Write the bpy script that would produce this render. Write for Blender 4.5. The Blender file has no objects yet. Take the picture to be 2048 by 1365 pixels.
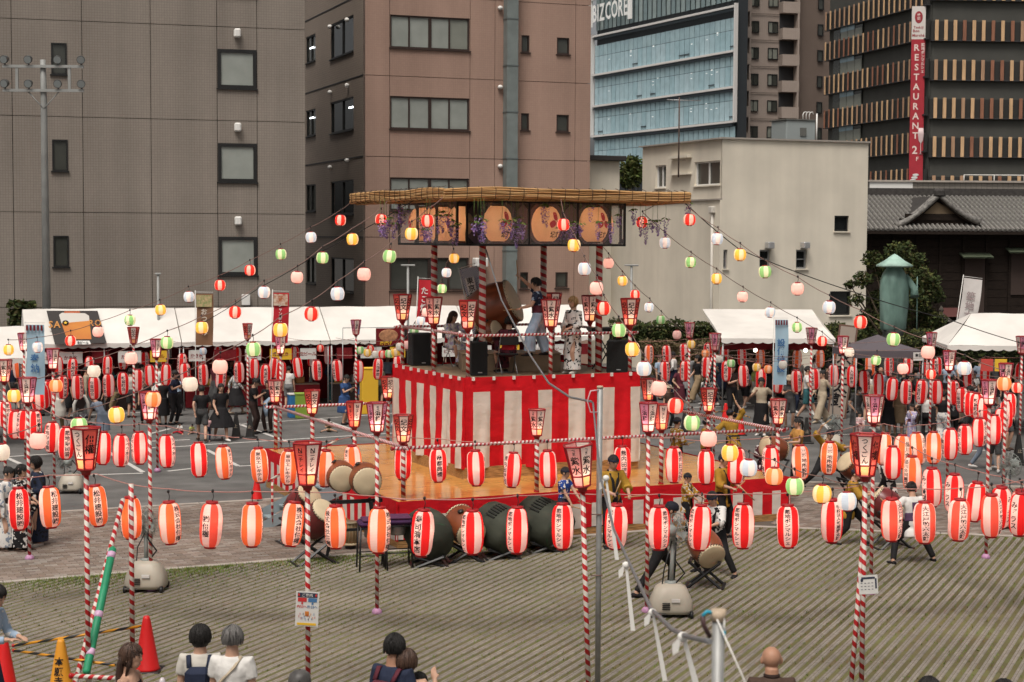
import bpy, math, random
from mathutils import Vector, Matrix, Quaternion
random.seed(7)
R = math.radians
SC = bpy.context.scene
COL = SC.collection
# ------------------------------------------------------------------ camera
F, CX, CY, CAMH = 3400.0, 1024.0, 682.5, 5.9
PITCH = math.atan(207.5 / F); ROLL = 0.005
cam = bpy.data.cameras.new('camera'); camo = bpy.data.objects.new('camera', cam); COL.objects.link(camo)
cam.sensor_width = 36; cam.lens = F / 2048 * 36; cam.clip_end = 2000; cam.clip_start = 0.1
CM = Matrix.Translation((0, 0, CAMH)) @ Matrix.Rotation(math.pi/2 - PITCH, 4, 'X') @ Matrix.Rotation(ROLL, 4, 'Z')
camo.matrix_world = CM
cam.dof.use_dof = True; cam.dof.focus_distance = 34; cam.dof.aperture_fstop = 4.5
SC.camera = camo
# ------------------------------------------------------------------ world, sun, exposure
w = bpy.data.worlds.new('World'); SC.world = w; w.use_nodes = True
nt = w.node_tree; bg = nt.nodes['Background']
sky = nt.nodes.new('ShaderNodeTexSky'); sky.sky_type = 'NISHITA'; sky.sun_disc = False
SUN_EL, SUN_AZ = 62, 200
sky.sun_elevation = R(SUN_EL); sky.sun_rotation = R(SUN_AZ); sky.dust_density = 6; sky.air_density = 0.6; sky.ozone_density = 0.3
hsv = nt.nodes.new('ShaderNodeHueSaturation'); hsv.inputs['Saturation'].default_value = .22   # overcast: the same sky with the blue taken out
nt.links.new(sky.outputs[0], hsv.inputs['Color']); wm = nt.nodes.new('ShaderNodeMix'); wm.data_type = 'RGBA'; wm.blend_type = 'MULTIPLY'; wm.inputs['Factor'].default_value = 1; wm.inputs['B'].default_value = (1, .972, .93, 1)
nt.links.new(hsv.outputs[0], wm.inputs['A']); nt.links.new(wm.outputs['Result'], bg.inputs[0]); bg.inputs[1].default_value = 0.075
sl = bpy.data.lights.new('sun', 'SUN'); sl.energy = 1.5; sl.angle = R(24); sl.color = (1, .94, .87)
so = bpy.data.objects.new('sun', sl); COL.objects.link(so); so.rotation_euler = (R(90-SUN_EL), 0, R(180-SUN_AZ))
SC.view_settings.view_transform = 'Standard'; SC.view_settings.look = 'None'; SC.view_settings.gamma = 1
SC.view_settings.exposure = 0.68
SC.cycles.use_denoising = True; SC.cycles.use_adaptive_sampling = True; SC.cycles.adaptive_threshold = .025
SC.cycles.max_bounces = 6; SC.cycles.diffuse_bounces = 3; SC.cycles.glossy_bounces = 3; SC.cycles.transmission_bounces = 4
SC.cycles.caustics_reflective = False; SC.cycles.caustics_refractive = False
# ------------------------------------------------------------------ pixel <-> place
CR = CM.to_3x3(); CO = Vector((0, 0, CAMH))
def ray(x, y): return CR @ Vector(((x - CX) / F, -(y - CY) / F, -1))
def onz(x, y, z=0.0):
    d = ray(x, y); return CO + d * ((z - CAMH) / d.z)
def atd(x, y, D):
    d = ray(x, y); return CO + d * (D / d.y)
def proj(p):
    q = CM.inverted() @ Vector(p); return (CX + F * q.x / -q.z, CY - F * q.y / -q.z)
def horizon(x): return 475 + .005 * (x - CX)
# ------------------------------------------------------------------ materials
MATS = {}
def mat(name, col, rough=.7, metal=0, emit=0, ecol=None, noise=0, nscale=8, bump=0, bscale=60, col2=None, spec=None, trans=0, stretch=None, detail=4):
    if name in MATS: return MATS[name]
    m = bpy.data.materials.new(name); m.use_nodes = True; n = m.node_tree; b = n.nodes['Principled BSDF']
    b.inputs['Base Color'].default_value = (*col, 1); b.inputs['Roughness'].default_value = rough; b.inputs['Metallic'].default_value = metal
    b.inputs['Specular IOR Level'].default_value = spec if spec is not None else (.18 if rough >= .7 else .4)
    if emit: b.inputs['Emission Color'].default_value = (*(ecol or col), 1); b.inputs['Emission Strength'].default_value = emit
    if trans: b.inputs['Transmission Weight'].default_value = trans
    def coord(scale):
        t = n.nodes.new('ShaderNodeTexCoord'); out = t.outputs['Object']
        if stretch:
            mp = n.nodes.new('ShaderNodeMapping'); mp.inputs['Scale'].default_value = stretch; n.links.new(out, mp.inputs[0]); out = mp.outputs[0]
        x = n.nodes.new('ShaderNodeTexNoise'); x.inputs['Scale'].default_value = scale; x.inputs['Detail'].default_value = detail; n.links.new(out, x.inputs['Vector']); return x
    if noise or col2:
        x = coord(nscale); r = n.nodes.new('ShaderNodeValToRGB')
        c2 = col2 or tuple(c * (1 - noise) for c in col)
        c1 = col if col2 else tuple(min(1, c * (1 + noise * .6)) for c in col)
        r.color_ramp.elements[0].position = .32; r.color_ramp.elements[1].position = .68
        r.color_ramp.elements[0].color = (*c2, 1); r.color_ramp.elements[1].color = (*c1, 1)
        n.links.new(x.outputs[0], r.inputs[0]); n.links.new(r.outputs[0], b.inputs['Base Color'])
    if bump:
        x = coord(bscale); p = n.nodes.new('ShaderNodeBump'); p.inputs['Strength'].default_value = bump; p.inputs['Distance'].default_value = .02
        n.links.new(x.outputs[0], p.inputs['Height']); n.links.new(p.outputs[0], b.inputs['Normal'])
    MATS[name] = m; return m
def stain(m, scale=(.35, .35, .35), lo=.72, hi=1.15, world=True, detail=5):
    """large uneven wear over the base colour"""
    n, b = nodes_of(m); i = b.inputs['Base Color']
    t = n.nodes.new('ShaderNodeNewGeometry' if world else 'ShaderNodeTexCoord'); mp = n.nodes.new('ShaderNodeMapping'); mp.inputs['Scale'].default_value = scale; n.links.new(t.outputs['Position' if world else 'Object'], mp.inputs[0])
    z = n.nodes.new('ShaderNodeTexNoise'); z.inputs['Scale'].default_value = 1; z.inputs['Detail'].default_value = detail; n.links.new(mp.outputs[0], z.inputs['Vector'])
    r = n.nodes.new('ShaderNodeMapRange'); r.inputs['From Min'].default_value = .3; r.inputs['From Max'].default_value = .7; r.inputs['To Min'].default_value = lo; r.inputs['To Max'].default_value = hi; n.links.new(z.outputs[0], r.inputs['Value'])
    x = n.nodes.new('ShaderNodeMix'); x.data_type = 'RGBA'; x.blend_type = 'MULTIPLY'; x.inputs['Factor'].default_value = 1
    if i.links: n.links.new(i.links[0].from_socket, x.inputs['A'])
    else: x.inputs['A'].default_value = i.default_value
    n.links.new(r.outputs[0], x.inputs['B']); n.links.new(x.outputs['Result'], i); return m
def nodes_of(m): return m.node_tree, m.node_tree.nodes['Principled BSDF']
def helix(name, c1, c2, pitch, rough=.45):
    """two colours winding round local z"""
    if name in MATS: return MATS[name]
    m = mat(name, c1, rough); n, b = nodes_of(m)
    t = n.nodes.new('ShaderNodeTexCoord'); s = n.nodes.new('ShaderNodeSeparateXYZ'); n.links.new(t.outputs['Object'], s.inputs[0])
    def M(op, a, c):
        k = n.nodes.new('ShaderNodeMath'); k.operation = op
        for i, v in enumerate((a, c)):
            if hasattr(v, 'type'): n.links.new(v, k.inputs[i])
            else: k.inputs[i].default_value = v
        return k.outputs[0]
    a = M('MULTIPLY', M('ARCTAN2', s.outputs[1], s.outputs[0]), 1/(2*math.pi))
    f = M('FRACT', M('ADD', M('ADD', a, M('MULTIPLY', s.outputs[2], 1/pitch)), 40.0), 0)
    g = M('GREATER_THAN', f, .5)
    nz = n.nodes.new('ShaderNodeTexNoise'); nz.inputs['Scale'].default_value = 9; n.links.new(t.outputs['Object'], nz.inputs['Vector'])
    mx = n.nodes.new('ShaderNodeMix'); mx.data_type = 'RGBA'; mx.inputs['A'].default_value = (*c1, 1); mx.inputs['B'].default_value = (*c2, 1); n.links.new(g, mx.inputs['Factor'])
    dm = n.nodes.new('ShaderNodeMix'); dm.data_type = 'RGBA'; dm.blend_type = 'MULTIPLY'; dm.inputs['B'].default_value = (.7, .66, .62, 1)
    n.links.new(mx.outputs['Result'], dm.inputs['A']); n.links.new(M('MULTIPLY', nz.outputs[0], .6), dm.inputs['Factor']); n.links.new(dm.outputs['Result'], b.inputs['Base Color'])
    return m
# ------------------------------------------------------------------ mesh builder
class MB:
    def __init__(s): s.v = []; s.f = []; s.m = []; s.sm = []
    def add(s, vs, fs, mi=0, smooth=False, M=None):
        k = len(s.v)
        s.v += [tuple(M @ Vector(p)) for p in vs] if M is not None else [tuple(p) for p in vs]
        for f in fs: s.f.append(tuple(i + k for i in f)); s.m.append(mi); s.sm.append(smooth)
        return s
    def quad(s, a, b, c, d, mi=0): return s.add([a, b, c, d], [(0, 1, 2, 3)], mi)
    def box(s, c, d, mi=0, M=None):
        x, y, z = c; a, b, e = d[0]/2, d[1]/2, d[2]/2
        vs = [(x+i*a, y+j*b, z+k*e) for k in (-1, 1) for j in (-1, 1) for i in (-1, 1)]
        return s.add(vs, [(0,2,3,1), (4,5,7,6), (0,1,5,4), (2,6,7,3), (0,4,6,2), (1,3,7,5)], mi, False, M)
    def bbox(s, c, d, bv=.01, mi=0, M=None):
        """bevelled box"""
        x, y, z = c; vs = []; fs = []
        a, b, e = d[0]/2, d[1]/2, d[2]/2; bv = min(bv, a*.9, b*.9, e*.9)
        rings = [(a-bv, b-bv, -e), (a, b, -e+bv), (a, b, e-bv), (a-bv, b-bv, e)]
        for (p, q, h) in rings:
            c1 = bv if p == a else 0.0
            pts = [(-p+c1, -q), (p-c1, -q), (p, -q+c1), (p, q-c1), (p-c1, q), (-p+c1, q), (-p, q-c1), (-p, -q+c1)]
            vs += [(x+u, y+v, z+h) for u, v in pts]
        fs.append(tuple(range(7, -1, -1))); fs.append(tuple(range(24, 32)))
        for r in range(3):
            for i in range(8): fs.append((r*8+i, r*8+(i+1) % 8, r*8+8+(i+1) % 8, r*8+8+i))
        return s.add(vs, fs, mi, False, M)
    def tube(s, pts, rad, n=8, mi=0, caps=True, smooth=True, flat=1.0, up=None):
        pts = [Vector(p) for p in pts]; m = len(pts)
        if not hasattr(rad, '__len__'): rad = [rad] * m
        vs = []; prev = None
        for i, p in enumerate(pts):
            t = (pts[min(i+1, m-1)] - pts[max(i-1, 0)]).normalized()
            if prev is None:
                u = Vector(up) if up else (Vector((1, 0, 0)) if abs(t.x) < .8 else Vector((0, 1, 0)))
            else: u = prev
            u = (u - t * u.dot(t)); u = u.normalized() if u.length > 1e-6 else t.orthogonal().normalized()
            prev = u; b = t.cross(u); rr = rad[i]
            ru, rb = rr if hasattr(rr, '__len__') else (rr, rr * flat)
            vs += [p + u * (ru*math.cos(2*math.pi*j/n)) + b * (rb*math.sin(2*math.pi*j/n)) for j in range(n)]
        fs = [(i*n+j, i*n+(j+1) % n, (i+1)*n+(j+1) % n, (i+1)*n+j) for i in range(m-1) for j in range(n)]
        s.add(vs, fs, mi, smooth)
        if caps:
            k = len(s.v) - len(vs)
            s.f.append(tuple(k+j for j in range(n-1, -1, -1))); s.f.append(tuple(k+(m-1)*n+j for j in range(n))); s.m += [mi, mi]; s.sm += [False, False]
        return s
    def lathe(s, prof, n=20, mi=0, smooth=True, M=None, mf=None, caps=True):
        vs = [(r*math.cos(2*math.pi*j/n), r*math.sin(2*math.pi*j/n), z) for r, z in prof for j in range(n)]
        m = len(prof); k = len(s.v); s.add(vs, [], 0, smooth, M)
        for i in range(m-1):
            for j in range(n):
                s.f.append((k+i*n+j, k+i*n+(j+1) % n, k+(i+1)*n+(j+1) % n, k+(i+1)*n+j)); s.m.append(mf(j, i) if mf else mi); s.sm.append(smooth)
        if caps:
            s.f.append(tuple(k+j for j in range(n-1, -1, -1))); s.f.append(tuple(k+(m-1)*n+j for j in range(n))); s.m += [mi, mi]; s.sm += [False, False]
        return s
    def ball(s, c, r, n=12, m=8, mi=0, M=None):
        rx, ry, rz = r if hasattr(r, '__len__') else (r, r, r); vs = []
        for i in range(m+1):
            a = math.pi * i / m
            vs += [(c[0]+rx*math.sin(a)*math.cos(2*math.pi*j/n), c[1]+ry*math.sin(a)*math.sin(2*math.pi*j/n), c[2]-rz*math.cos(a)) for j in range(n)]
        return s.add(vs, [(i*n+j, i*n+(j+1) % n, (i+1)*n+(j+1) % n, (i+1)*n+j) for i in range(m) for j in range(n)], mi, True, M)
    def prism(s, poly, z0, z1, mi=0, M=None):
        n = len(poly); vs = [(*p, z0) for p in poly] + [(*p, z1) for p in poly]
        return s.add(vs, [tuple(range(n-1, -1, -1)), tuple(range(n, 2*n))] + [(i, (i+1) % n, n+(i+1) % n, n+i) for i in range(n)], mi, False, M)
    def mesh(s, name, mats):
        me = bpy.data.meshes.new(name); me.from_pydata(s.v, [], s.f)
        for x in (mats if isinstance(mats, (list, tuple)) else [mats]): me.materials.append(x)
        me.polygons.foreach_set('material_index', s.m); me.polygons.foreach_set('use_smooth', s.sm); me.update(); return me
    def build(s, name, mats, parent=None): return link(name, s.mesh(name, mats), parent)
def link(name, me, parent=None):
    o = bpy.data.objects.new(name, me); COL.objects.link(o)
    if parent is not None: o.parent = parent
    return o
LABELS = {}
def tag(o, label, cat, group=None, kind=None):
    if label in LABELS and LABELS[label] is not None: pass
    LABELS[label] = o
    o['label'] = label; o['category'] = cat
    if group: o['group'] = group
    if kind: o['kind'] = kind
    return o
def thing(name, label, cat, loc=(0, 0, 0), rz=0, group=None):
    o = bpy.data.objects.new(name, None); COL.objects.link(o); o.location = loc; o.rotation_euler = (0, 0, rz); o.empty_display_size = .1
    return tag(o, label, cat, group)
def struct(o, kind='structure'):
    o['kind'] = kind; return o
def frame_mat(o, x, z):
    """matrix with local x along x, local z along z"""
    z = Vector(z).normalized(); x = Vector(x); x = (x - z * x.dot(z)).normalized(); y = z.cross(x)
    m = Matrix((x, y, z)).transposed().to_4x4(); m.translation = Vector(o); return m
def nth(i):
    W = ['first','second','third','fourth','fifth','sixth','seventh','eighth','ninth','tenth','eleventh','twelfth','thirteenth','fourteenth','fifteenth','sixteenth','seventeenth','eighteenth','nineteenth','twentieth']
    if i < 20: return W[i]
    return 'twenty-' + W[i-20] if i < 29 else ('thirtieth' if i == 29 else 'thirty-' + W[i-30])
# ------------------------------------------------------------------ lettering
GL = {}
def glyph(ch, bold=.02):
    k = ch
    if k not in GL:
        c = bpy.data.curves.new('g', 'FONT'); c.body = ch; c.resolution_u = 2; c.offset = .02
        o = bpy.data.objects.new('g', c); COL.objects.link(o)
        me = bpy.data.meshes.new_from_object(o.evaluated_get(bpy.context.evaluated_depsgraph_get()))
        vs = [v.co.copy() for v in me.vertices]; fs = [tuple(p.vertices) for p in me.polygons]
        x0 = min((v.x for v in vs), default=0); x1 = max((v.x for v in vs), default=.3)
        bpy.data.objects.remove(o); bpy.data.meshes.remove(me); bpy.data.curves.remove(c)
        GL[k] = (vs, fs, x0, x1)
    return GL[k]
def text(s, size=1.0, vertical=False, bold=.02, sx=1.0, gap=1.06):
    """flat lettering centred on the origin in x (right) / y (up): list of verts, faces"""
    V = []; Fc = []
    if vertical:
        n = len(s)
        for i, ch in enumerate(s):
            if ch == ' ': continue
            vs, fs, x0, x1 = glyph(ch, bold); k = len(V); cy = (n-1)/2*gap - i*gap
            rot = ch in 'ー'
            for v in vs:
                x, y = v.x - (x0+x1)/2, v.y - .36
                if rot: x, y = y, -x
                V.append((x*size*sx, (y+cy)*size))
            Fc += [tuple(a+k for a in f) for f in fs]
    else:
        pen = 0
        for ch in s:
            if ch == ' ': pen += .3; continue
            vs, fs, x0, x1 = glyph(ch, bold); k = len(V)
            V += [((v.x - x0 + pen)*size*sx, (v.y - .36)*size) for v in vs]; Fc += [tuple(a+k for a in f) for f in fs]
            pen += x1 - x0 + .09
        V = [(x - pen*size*sx/2, y) for x, y in V]
    return V, Fc
INK = lambda: mat('ink', (.012, .011, .012), .8)
def flat_text(parent, s, size, M, m, vertical=False, bold=.02, sx=1.0, name='lettering', gap=1.06):
    """M maps x right, y up, z outwards"""
    V, Fc = text(s, size, vertical, bold, sx, gap)
    return MB().add([(x, y, 0) for x, y in V], Fc, 0, False, M).build(name, m, parent)
for _c in set('築地ボンマルシェ寿司清松井建設㈱大江戸助六太鼓株式会社佃權リベラホーム東京エレキテル帝都典禮熊内田洋行山工務店三菱所計品川合同生資組食販様喜羅祭みずス学校法人武蔵野魚河岸煮橋青果新富町入船商明石紀文紫水割烹Nニチ味の浜藤つくごんたこ焼きおみ円ジャンプフランクっんおつまみ設備担当恒御祝奉納案内側へ外御輪踊り水和お祭り太鼓本願寺止寺ビール生SAPORBIZCERTUNF2勝記TsukijionMarché1000円熟成献夏まつり・ー会長営業中かき氷唐揚げ本日のご'): glyph(_c)
# ================================================================== ground
ASPH = mat('asphalt', (.135, .13, .124), .85, noise=.22, nscale=1.3, bump=.25, bscale=140, detail=8)
LAWN = mat('lawn_soil', (.122, .122, .048), .95, col2=(.115, .09, .05), nscale=1.6, bump=.6, bscale=60, detail=8)
PAVE = mat('paver_concrete', (.265, .236, .202), .85, noise=.14, nscale=25, bump=.5, bscale=90, detail=6)
KERB = mat('kerb_concrete', (.36, .32, .28), .8, noise=.15, nscale=4, bump=.2)
LINE = mat('road_paint', (.55, .53, .5), .7, noise=.22, nscale=9)
stain(LAWN, (.5, .5, .5), .7, 1.25); stain(ASPH, (.16, .5, .5), .78, 1.12); stain(ASPH, (1.7, 1.7, 1.7), .9, 1.06)
g = MB(); g.quad((-300, -20, 0), (300, -20, 0), (300, 500, 0), (-300, 500, 0))
struct(g.build('car_park_asphalt', ASPH))
K1 = [(-34, 16.4), (-8.6, 28.5), (-2.5, 31.4), (4.2, 34.6), (10.06, 33.45), (34, 28.7)]
K2 = [(-34, 25.2), (-9.57, 35.9), (-6.86, 37.1), (2.7, 41.35), (10.2, 40.5), (34, 37.8)]
def yon(K, x):
    for a, b in zip(K, K[1:]):
        if a[0] <= x <= b[0]: return a[1] + (b[1]-a[1]) * (x-a[0]) / (b[0]-a[0])
    return K[0][1] if x < K[0][0] else K[-1][1]
g = MB()
for a, b in zip(K1, K1[1:]): g.quad((a[0], 8, .019), (b[0], 8, .019), (b[0], b[1], .019), (a[0], a[1], .019))
lawn = struct(g.build('lawn_strip_ground', LAWN))
g = MB()
for (a, b), (c, d) in zip(zip(K1, K1[1:]), zip(K2, K2[1:])): g.quad((*a, .006), (*b, .006), (*d, .006), (*c, .006))
pav = struct(g.build('pavement', mat('paving_joint', (.10, .085, .07), .9)))
# kerb lines
def kerb(K, name):
    root = struct(link(name, None))
    for a, b in zip(K, K[1:]):
        a, b = Vector((*a, 0)), Vector((*b, 0)); L = (b-a).length; n = max(1, int(L / 1.2))
        for i in range(n):
            p, q = a + (b-a)*(i/n), a + (b-a)*((i+1)/n)
            if abs(p.x) > 13: continue
            o = MB().bbox((L/n/2, 0, .012), (L/n - .012, .13, .055), .008).build('kerb_stone', KERB, root)
            o.matrix_local = frame_mat(p, q-p, (0, 0, 1))
kerb(K1, 'inner_kerb'); kerb(K2, 'outer_kerb')
# rows of grass pavers: every row a piece of its own
pn, pb = nodes_of(PAVE)
tc = pn.nodes.new('ShaderNodeTexCoord'); br = pn.nodes.new('ShaderNodeTexBrick')
br.inputs['Scale'].default_value = 1; br.inputs['Brick Width'].default_value = .2; br.inputs['Row Height'].default_value = 4; br.inputs['Mortar Size'].default_value = .004
br.inputs['Color1'].default_value = (1, 1, 1, 1); br.inputs['Color2'].default_value = (.86, .85, .84, 1); br.inputs['Mortar'].default_value = (.45, .42, .38, 1)
pn.links.new(tc.outputs['Object'], br.inputs['Vector'])
mx = pn.nodes.new('ShaderNodeMix'); mx.data_type = 'RGBA'; mx.blend_type = 'MULTIPLY'; mx.inputs['Factor'].default_value = 1
src = pb.inputs['Base Color'].links[0].from_socket; pn.links.new(src, mx.inputs['A']); pn.links.new(br.outputs['Color'], mx.inputs['B']); pn.links.new(mx.outputs['Result'], pb.inputs['Base Color'])
stain(PAVE, (.45, .45, .45), .74, 1.14); stain(PAVE, (3, 3, 3), .86, 1.08)
HD = R(24.0); dv = Vector((math.sin(HD), math.cos(HD))); nv = Vector((math.cos(HD), -math.sin(HD))); PER = .156
rows = []
for k in range(-170, 30):
    s = k * PER; p0 = nv * s
    t0 = None; t1 = None
    t = (16 - p0.y) / dv.y
    while t < 60:
        p = p0 + dv * t
        if p.y > yon(K1, p.x) - .12: break
        if abs(p.x) < 15 and t0 is None: t0 = t
        if abs(p.x) < 15: t1 = t
        t += .1
    if t0 is None or t1 - t0 < .4: continue
    w = .096 + random.uniform(-.004, .004); a = p0 + dv * t0; L = t1 - t0
    o = MB().bbox((L/2, 0, .012), (L, w, .032), .012).build('paver_row', PAVE, lawn)
    o.matrix_local = frame_mat((a.x, a.y, 0), (dv.x, dv.y, 0), (0, 0, 1))
    rows.append((p0, t0, t1))
# grass blades in the gaps
g = MB(); rnd = random.Random(3)
for i in range(22000):
    p0, t0, t1 = rnd.choice(rows); t = t0 + (t1-t0) * (1 - rnd.random()**1.6 if rnd.random() < .5 else rnd.random())
    c = p0 + dv*t + nv*(PER/2 + rnd.gauss(0, .012))
    if not (-11 < c.x < 12 and 19.5 < c.y): continue
    near = max(0, 1 - (yon(K1, c.x) - c.y)/1.5)
    if i > 15000 and not (near > .3 and c.x < 0): continue
    for b in range(3):
        a = rnd.uniform(0, 6.28); h = rnd.uniform(.02, .045) * (1 + near*.6); wd = .006
        x, y = c.x + rnd.gauss(0, .015), c.y + rnd.gauss(0, .015); dx, dy = math.cos(a), math.sin(a)
        g.add([(x-dy*wd, y+dx*wd, .019), (x+dy*wd, y-dx*wd, .019), (x+dx*h*.6, y+dy*h*.6, .019+h)], [(0, 1, 2)], rnd.randint(0, 2))
for i in range(16000):        # thicker weeds along the kerb
    x = rnd.uniform(-10, .5); e = abs(rnd.gauss(0, .55)); y = yon(K1, x) - .1 - e
    if rnd.random() > .55 + .45*math.sin(x*2.1+1)*math.sin(x*.9): continue
    a = rnd.uniform(0, 6.28); h = rnd.uniform(.03, .075); wd = .008; dx, dy = math.cos(a), math.sin(a)
    g.add([(x-dy*wd, y+dx*wd, .01), (x+dy*wd, y-dx*wd, .01), (x+dx*h*.6, y+dy*h*.6, .01+h)], [(0, 1, 2)], rnd.choice((0, 0, 1)))
st_ = struct(MB().bbox((0, 13.2, .2), (40, 12, .5), .03).build('temple_step', mat('step_stone', (.2, .185, .165), .85, noise=.15, nscale=3, bump=.3)))
o = g.build('grass', [mat('blade_a', (.11, .17, .03), .8), mat('blade_b', (.17, .165, .05), .8), mat('blade_c', (.17, .12, .05), .8)])
tag(o, 'short weedy grass growing between the rows of pavers', 'grass', kind='stuff')
# paving blocks
BL = [mat('block_%s' % n, c, .85, noise=.12, nscale=30, bump=.2) for n, c in (('a', (.2, .155, .125)), ('b', (.235, .19, .16)), ('c', (.165, .13, .11)), ('d', (.27, .235, .205)))]
[stain(m_, (.6, .6, .6), .78, 1.12) for m_ in BL]
cu, cv = Vector((math.cos(R(25)), math.sin(R(25)))), Vector((-math.sin(R(25)), math.cos(R(25))))
bw, bh = .24, .12; cand = []
for j in range(150, 360):
    for i in range(0, 160):
        c = Vector((-14, 22)) + cu*((i + (.5 if j % 2 else 0))*bw) + cv*((j-200)*bh)
        if not (-12 < c.x < 13): continue
        m = .14
        if c.y - m < yon(K1, c.x) or c.y + m > yon(K2, c.x): continue
        if -2.5 < c.x < 5.5 and c.y > 33.5: continue
        px, py = proj((c.x, c.y, 0))
        if not (-40 < px < 2090): continue
        cand.append((c.y, c, random.choice((0, 0, 1, 1, 2, 3))))
cand.sort(key=lambda q: q[0])
shared = {}
far = MB(); MR = Matrix.Rotation(R(25), 4, 'Z')
for n, (_, c, k) in enumerate(cand):
    M = Matrix.Translation((c.x, c.y, random.uniform(-.003, .002))) @ MR
    if n < 300:
        if k not in shared: shared[k] = MB().bbox((0, 0, .012), (bw-.008, bh-.008, .03), .006).mesh('paving_block', BL[k])
        o = link('paving_block', shared[k], pav); o.matrix_local = M
    else: far.box((0, 0, .012), (bw-.008, bh-.008, .03), k, M)
o = far.build('paving_blocks', BL, pav); o['kind'] = 'stuff'
# painted parking lines
def line(pts, w=.13):
    for (a, b) in zip(pts, pts[1:]):
        p, q = onz(*a), onz(*b); d = (q-p).normalized(); n = Vector((-d.y, d.x, 0)) * w/2; z = Vector((0, 0, .005))
        struct(MB().quad(p-n+z, q-n+z, q+n+z, p+n+z).build('parking_line', LINE))
for L in ([(380, 892), (800, 866)], [(430, 853), (800, 826)], [(448, 801), (800, 787)], [(476, 848), (578, 885)], [(640, 838), (700, 858)], [(716, 866), (800, 890)],
          [(0, 915), (112, 908)], [(4, 912), (40, 928)], [(215, 904), (286, 945)], [(286, 947), (112, 953)], [(292, 897), (390, 892)], [(300, 868), (340, 858)], [(335, 943), (390, 937)],
          [(413, 900), (477, 933)], [(477, 933), (540, 930)], [(230, 886), (380, 880)], [(1366, 778), (1520, 772)], [(1373, 816), (1700, 803)], [(1300, 856), (1520, 846)], [(1620, 872), (2048, 856)],
          [(1880, 905), (2048, 898)], [(1600, 800), (1660, 860)], [(1900, 800), (1990, 870)], [(660, 792), (690, 800)], [(640, 770), (700, 767)], [(120, 832), (300, 825)], [(560, 742), (790, 737)], [(1640, 770), (1900, 762)]):
    line(L)
# ================================================================== buildings
GRID = R(20.5)
class Wall:
    """facade plane: x along the wall, y into the building, z up"""
    def __init__(s, parent, p0, ang):
        s.p = Vector((p0[0], p0[1], 0)); s.d = Vector((math.cos(ang), math.sin(ang), 0)); s.n = Vector((math.sin(ang), -math.cos(ang), 0)); s.parent = parent
        s.M = frame_mat(s.p, s.d, (0, 0, 1))
    def px(s, x, y):
        r = ray(x, y); t = (s.p - CO).dot(s.n) / r.dot(s.n); q = CO + r*t - s.p
        return q.dot(s.d), q.z
    def put(s, mb, name, mats, parent=None):
        o = mb.build(name, mats); par = parent or s.parent; o.parent = par
        o.matrix_parent_inverse = Matrix(); o.matrix_local = Matrix() if par is not s.parent else (par.matrix_basis.inverted() @ s.M)
        return o
def holes(mb, s0, s1, z0, z1, ops, dep=.12, off=0, mi=0):
    """wall sheet with rectangular openings and their reveals"""
    xs = sorted({s0, s1, *[v for o in ops for v in o[:2] if s0 < v < s1]}); zs = sorted({z0, z1, *[v for o in ops for v in o[2:4] if z0 < v < z1]})
    for a, b in zip(xs, xs[1:]):
        for c, d in zip(zs, zs[1:]):
            mx_, mz = (a+b)/2, (c+d)/2
            if any(o[0] < mx_ < o[1] and o[2] < mz < o[3] for o in ops): continue
            mb.quad((a, off, c), (b, off, c), (b, off, d), (a, off, d), mi)
    for (a, b, c, d) in ops:
        e = off + dep
        mb.quad((a, off, c), (b, off, c), (b, e, c), (a, e, c), mi); mb.quad((a, off, d), (a, e, d), (b, e, d), (b, off, d), mi)
        mb.quad((a, off, c), (a, e, c), (a, e, d), (a, off, d), mi); mb.quad((b, off, c), (b, off, d), (b, e, d), (b, e, c), mi)
    for (a, b, c, d) in ((s0, s0, z0, z1), (s1, s1, z0, z1)): mb.quad((a, off, c), (a, off, d), (a, off+.08, d), (a, off+.08, c), mi)
    mb.quad((s0, off, z1), (s1, off, z1), (s1, off+.08, z1), (s0, off+.08, z1), mi); mb.quad((s0, off, z0), (s0, off+.08, z0), (s1, off+.08, z0), (s1, off, z0), mi)
    return mb
def window(W, a, b, c, d, fm, gm, mull=(), fw=.06, dep=.1, sill=None, off=0, trans=()):
    """frame in the reveal, panes behind it"""
    f = MB(); y = off + dep - .03
    for (x0, x1, z0, z1) in [(a, b, c, c+fw), (a, b, d-fw, d), (a, a+fw, c+fw, d-fw), (b-fw, b, c+fw, d-fw)] + [(m-fw*.45, m+fw*.45, c+fw, d-fw) for m in mull] + [(a+fw, b-fw, t-.02, t+.02) for t in trans]:
        f.box(((x0+x1)/2, y, (z0+z1)/2), (x1-x0, .07, z1-z0))
    o = W.put(f, 'window', fm)
    xs = [a+fw] + list(mull) + [b-fw]
    for x0, x1 in zip(xs, xs[1:]):
        g_ = gm if not isinstance(gm, (list, tuple)) else gm[random.randrange(len(gm))]
        W.put(MB().box(((x0+x1)/2, y+.03, (c+d)/2), (x1-x0-.01, .012, d-c-2*fw+.01)), 'pane', g_, o)
    if sill is not None: W.put(MB().box(((a+b)/2, off-.02, c-.03), (b-a+.1, .12, .05)), 'sill', sill, o)
    return o
def glassmat(name, col, rough=.08, emit=0):
    return mat(name, col, rough, 0, emit=emit, noise=.12, nscale=1.2, spec=.6)
DKFR = mat('dark_window_frame', (.012, .012, .012), .5); BRFR = mat('brown_window_frame', (.035, .02, .016), .5)
BLIND = glassmat('blind_behind_glass', (.27, .29, .265), .25); BLIND2 = glassmat('curtain_behind_glass', (.2, .21, .18), .3); DKGL = glassmat('dark_glass', (.012, .014, .014), .06)
DKGL2 = glassmat('dim_glass', (.05, .052, .045), .1)
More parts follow.
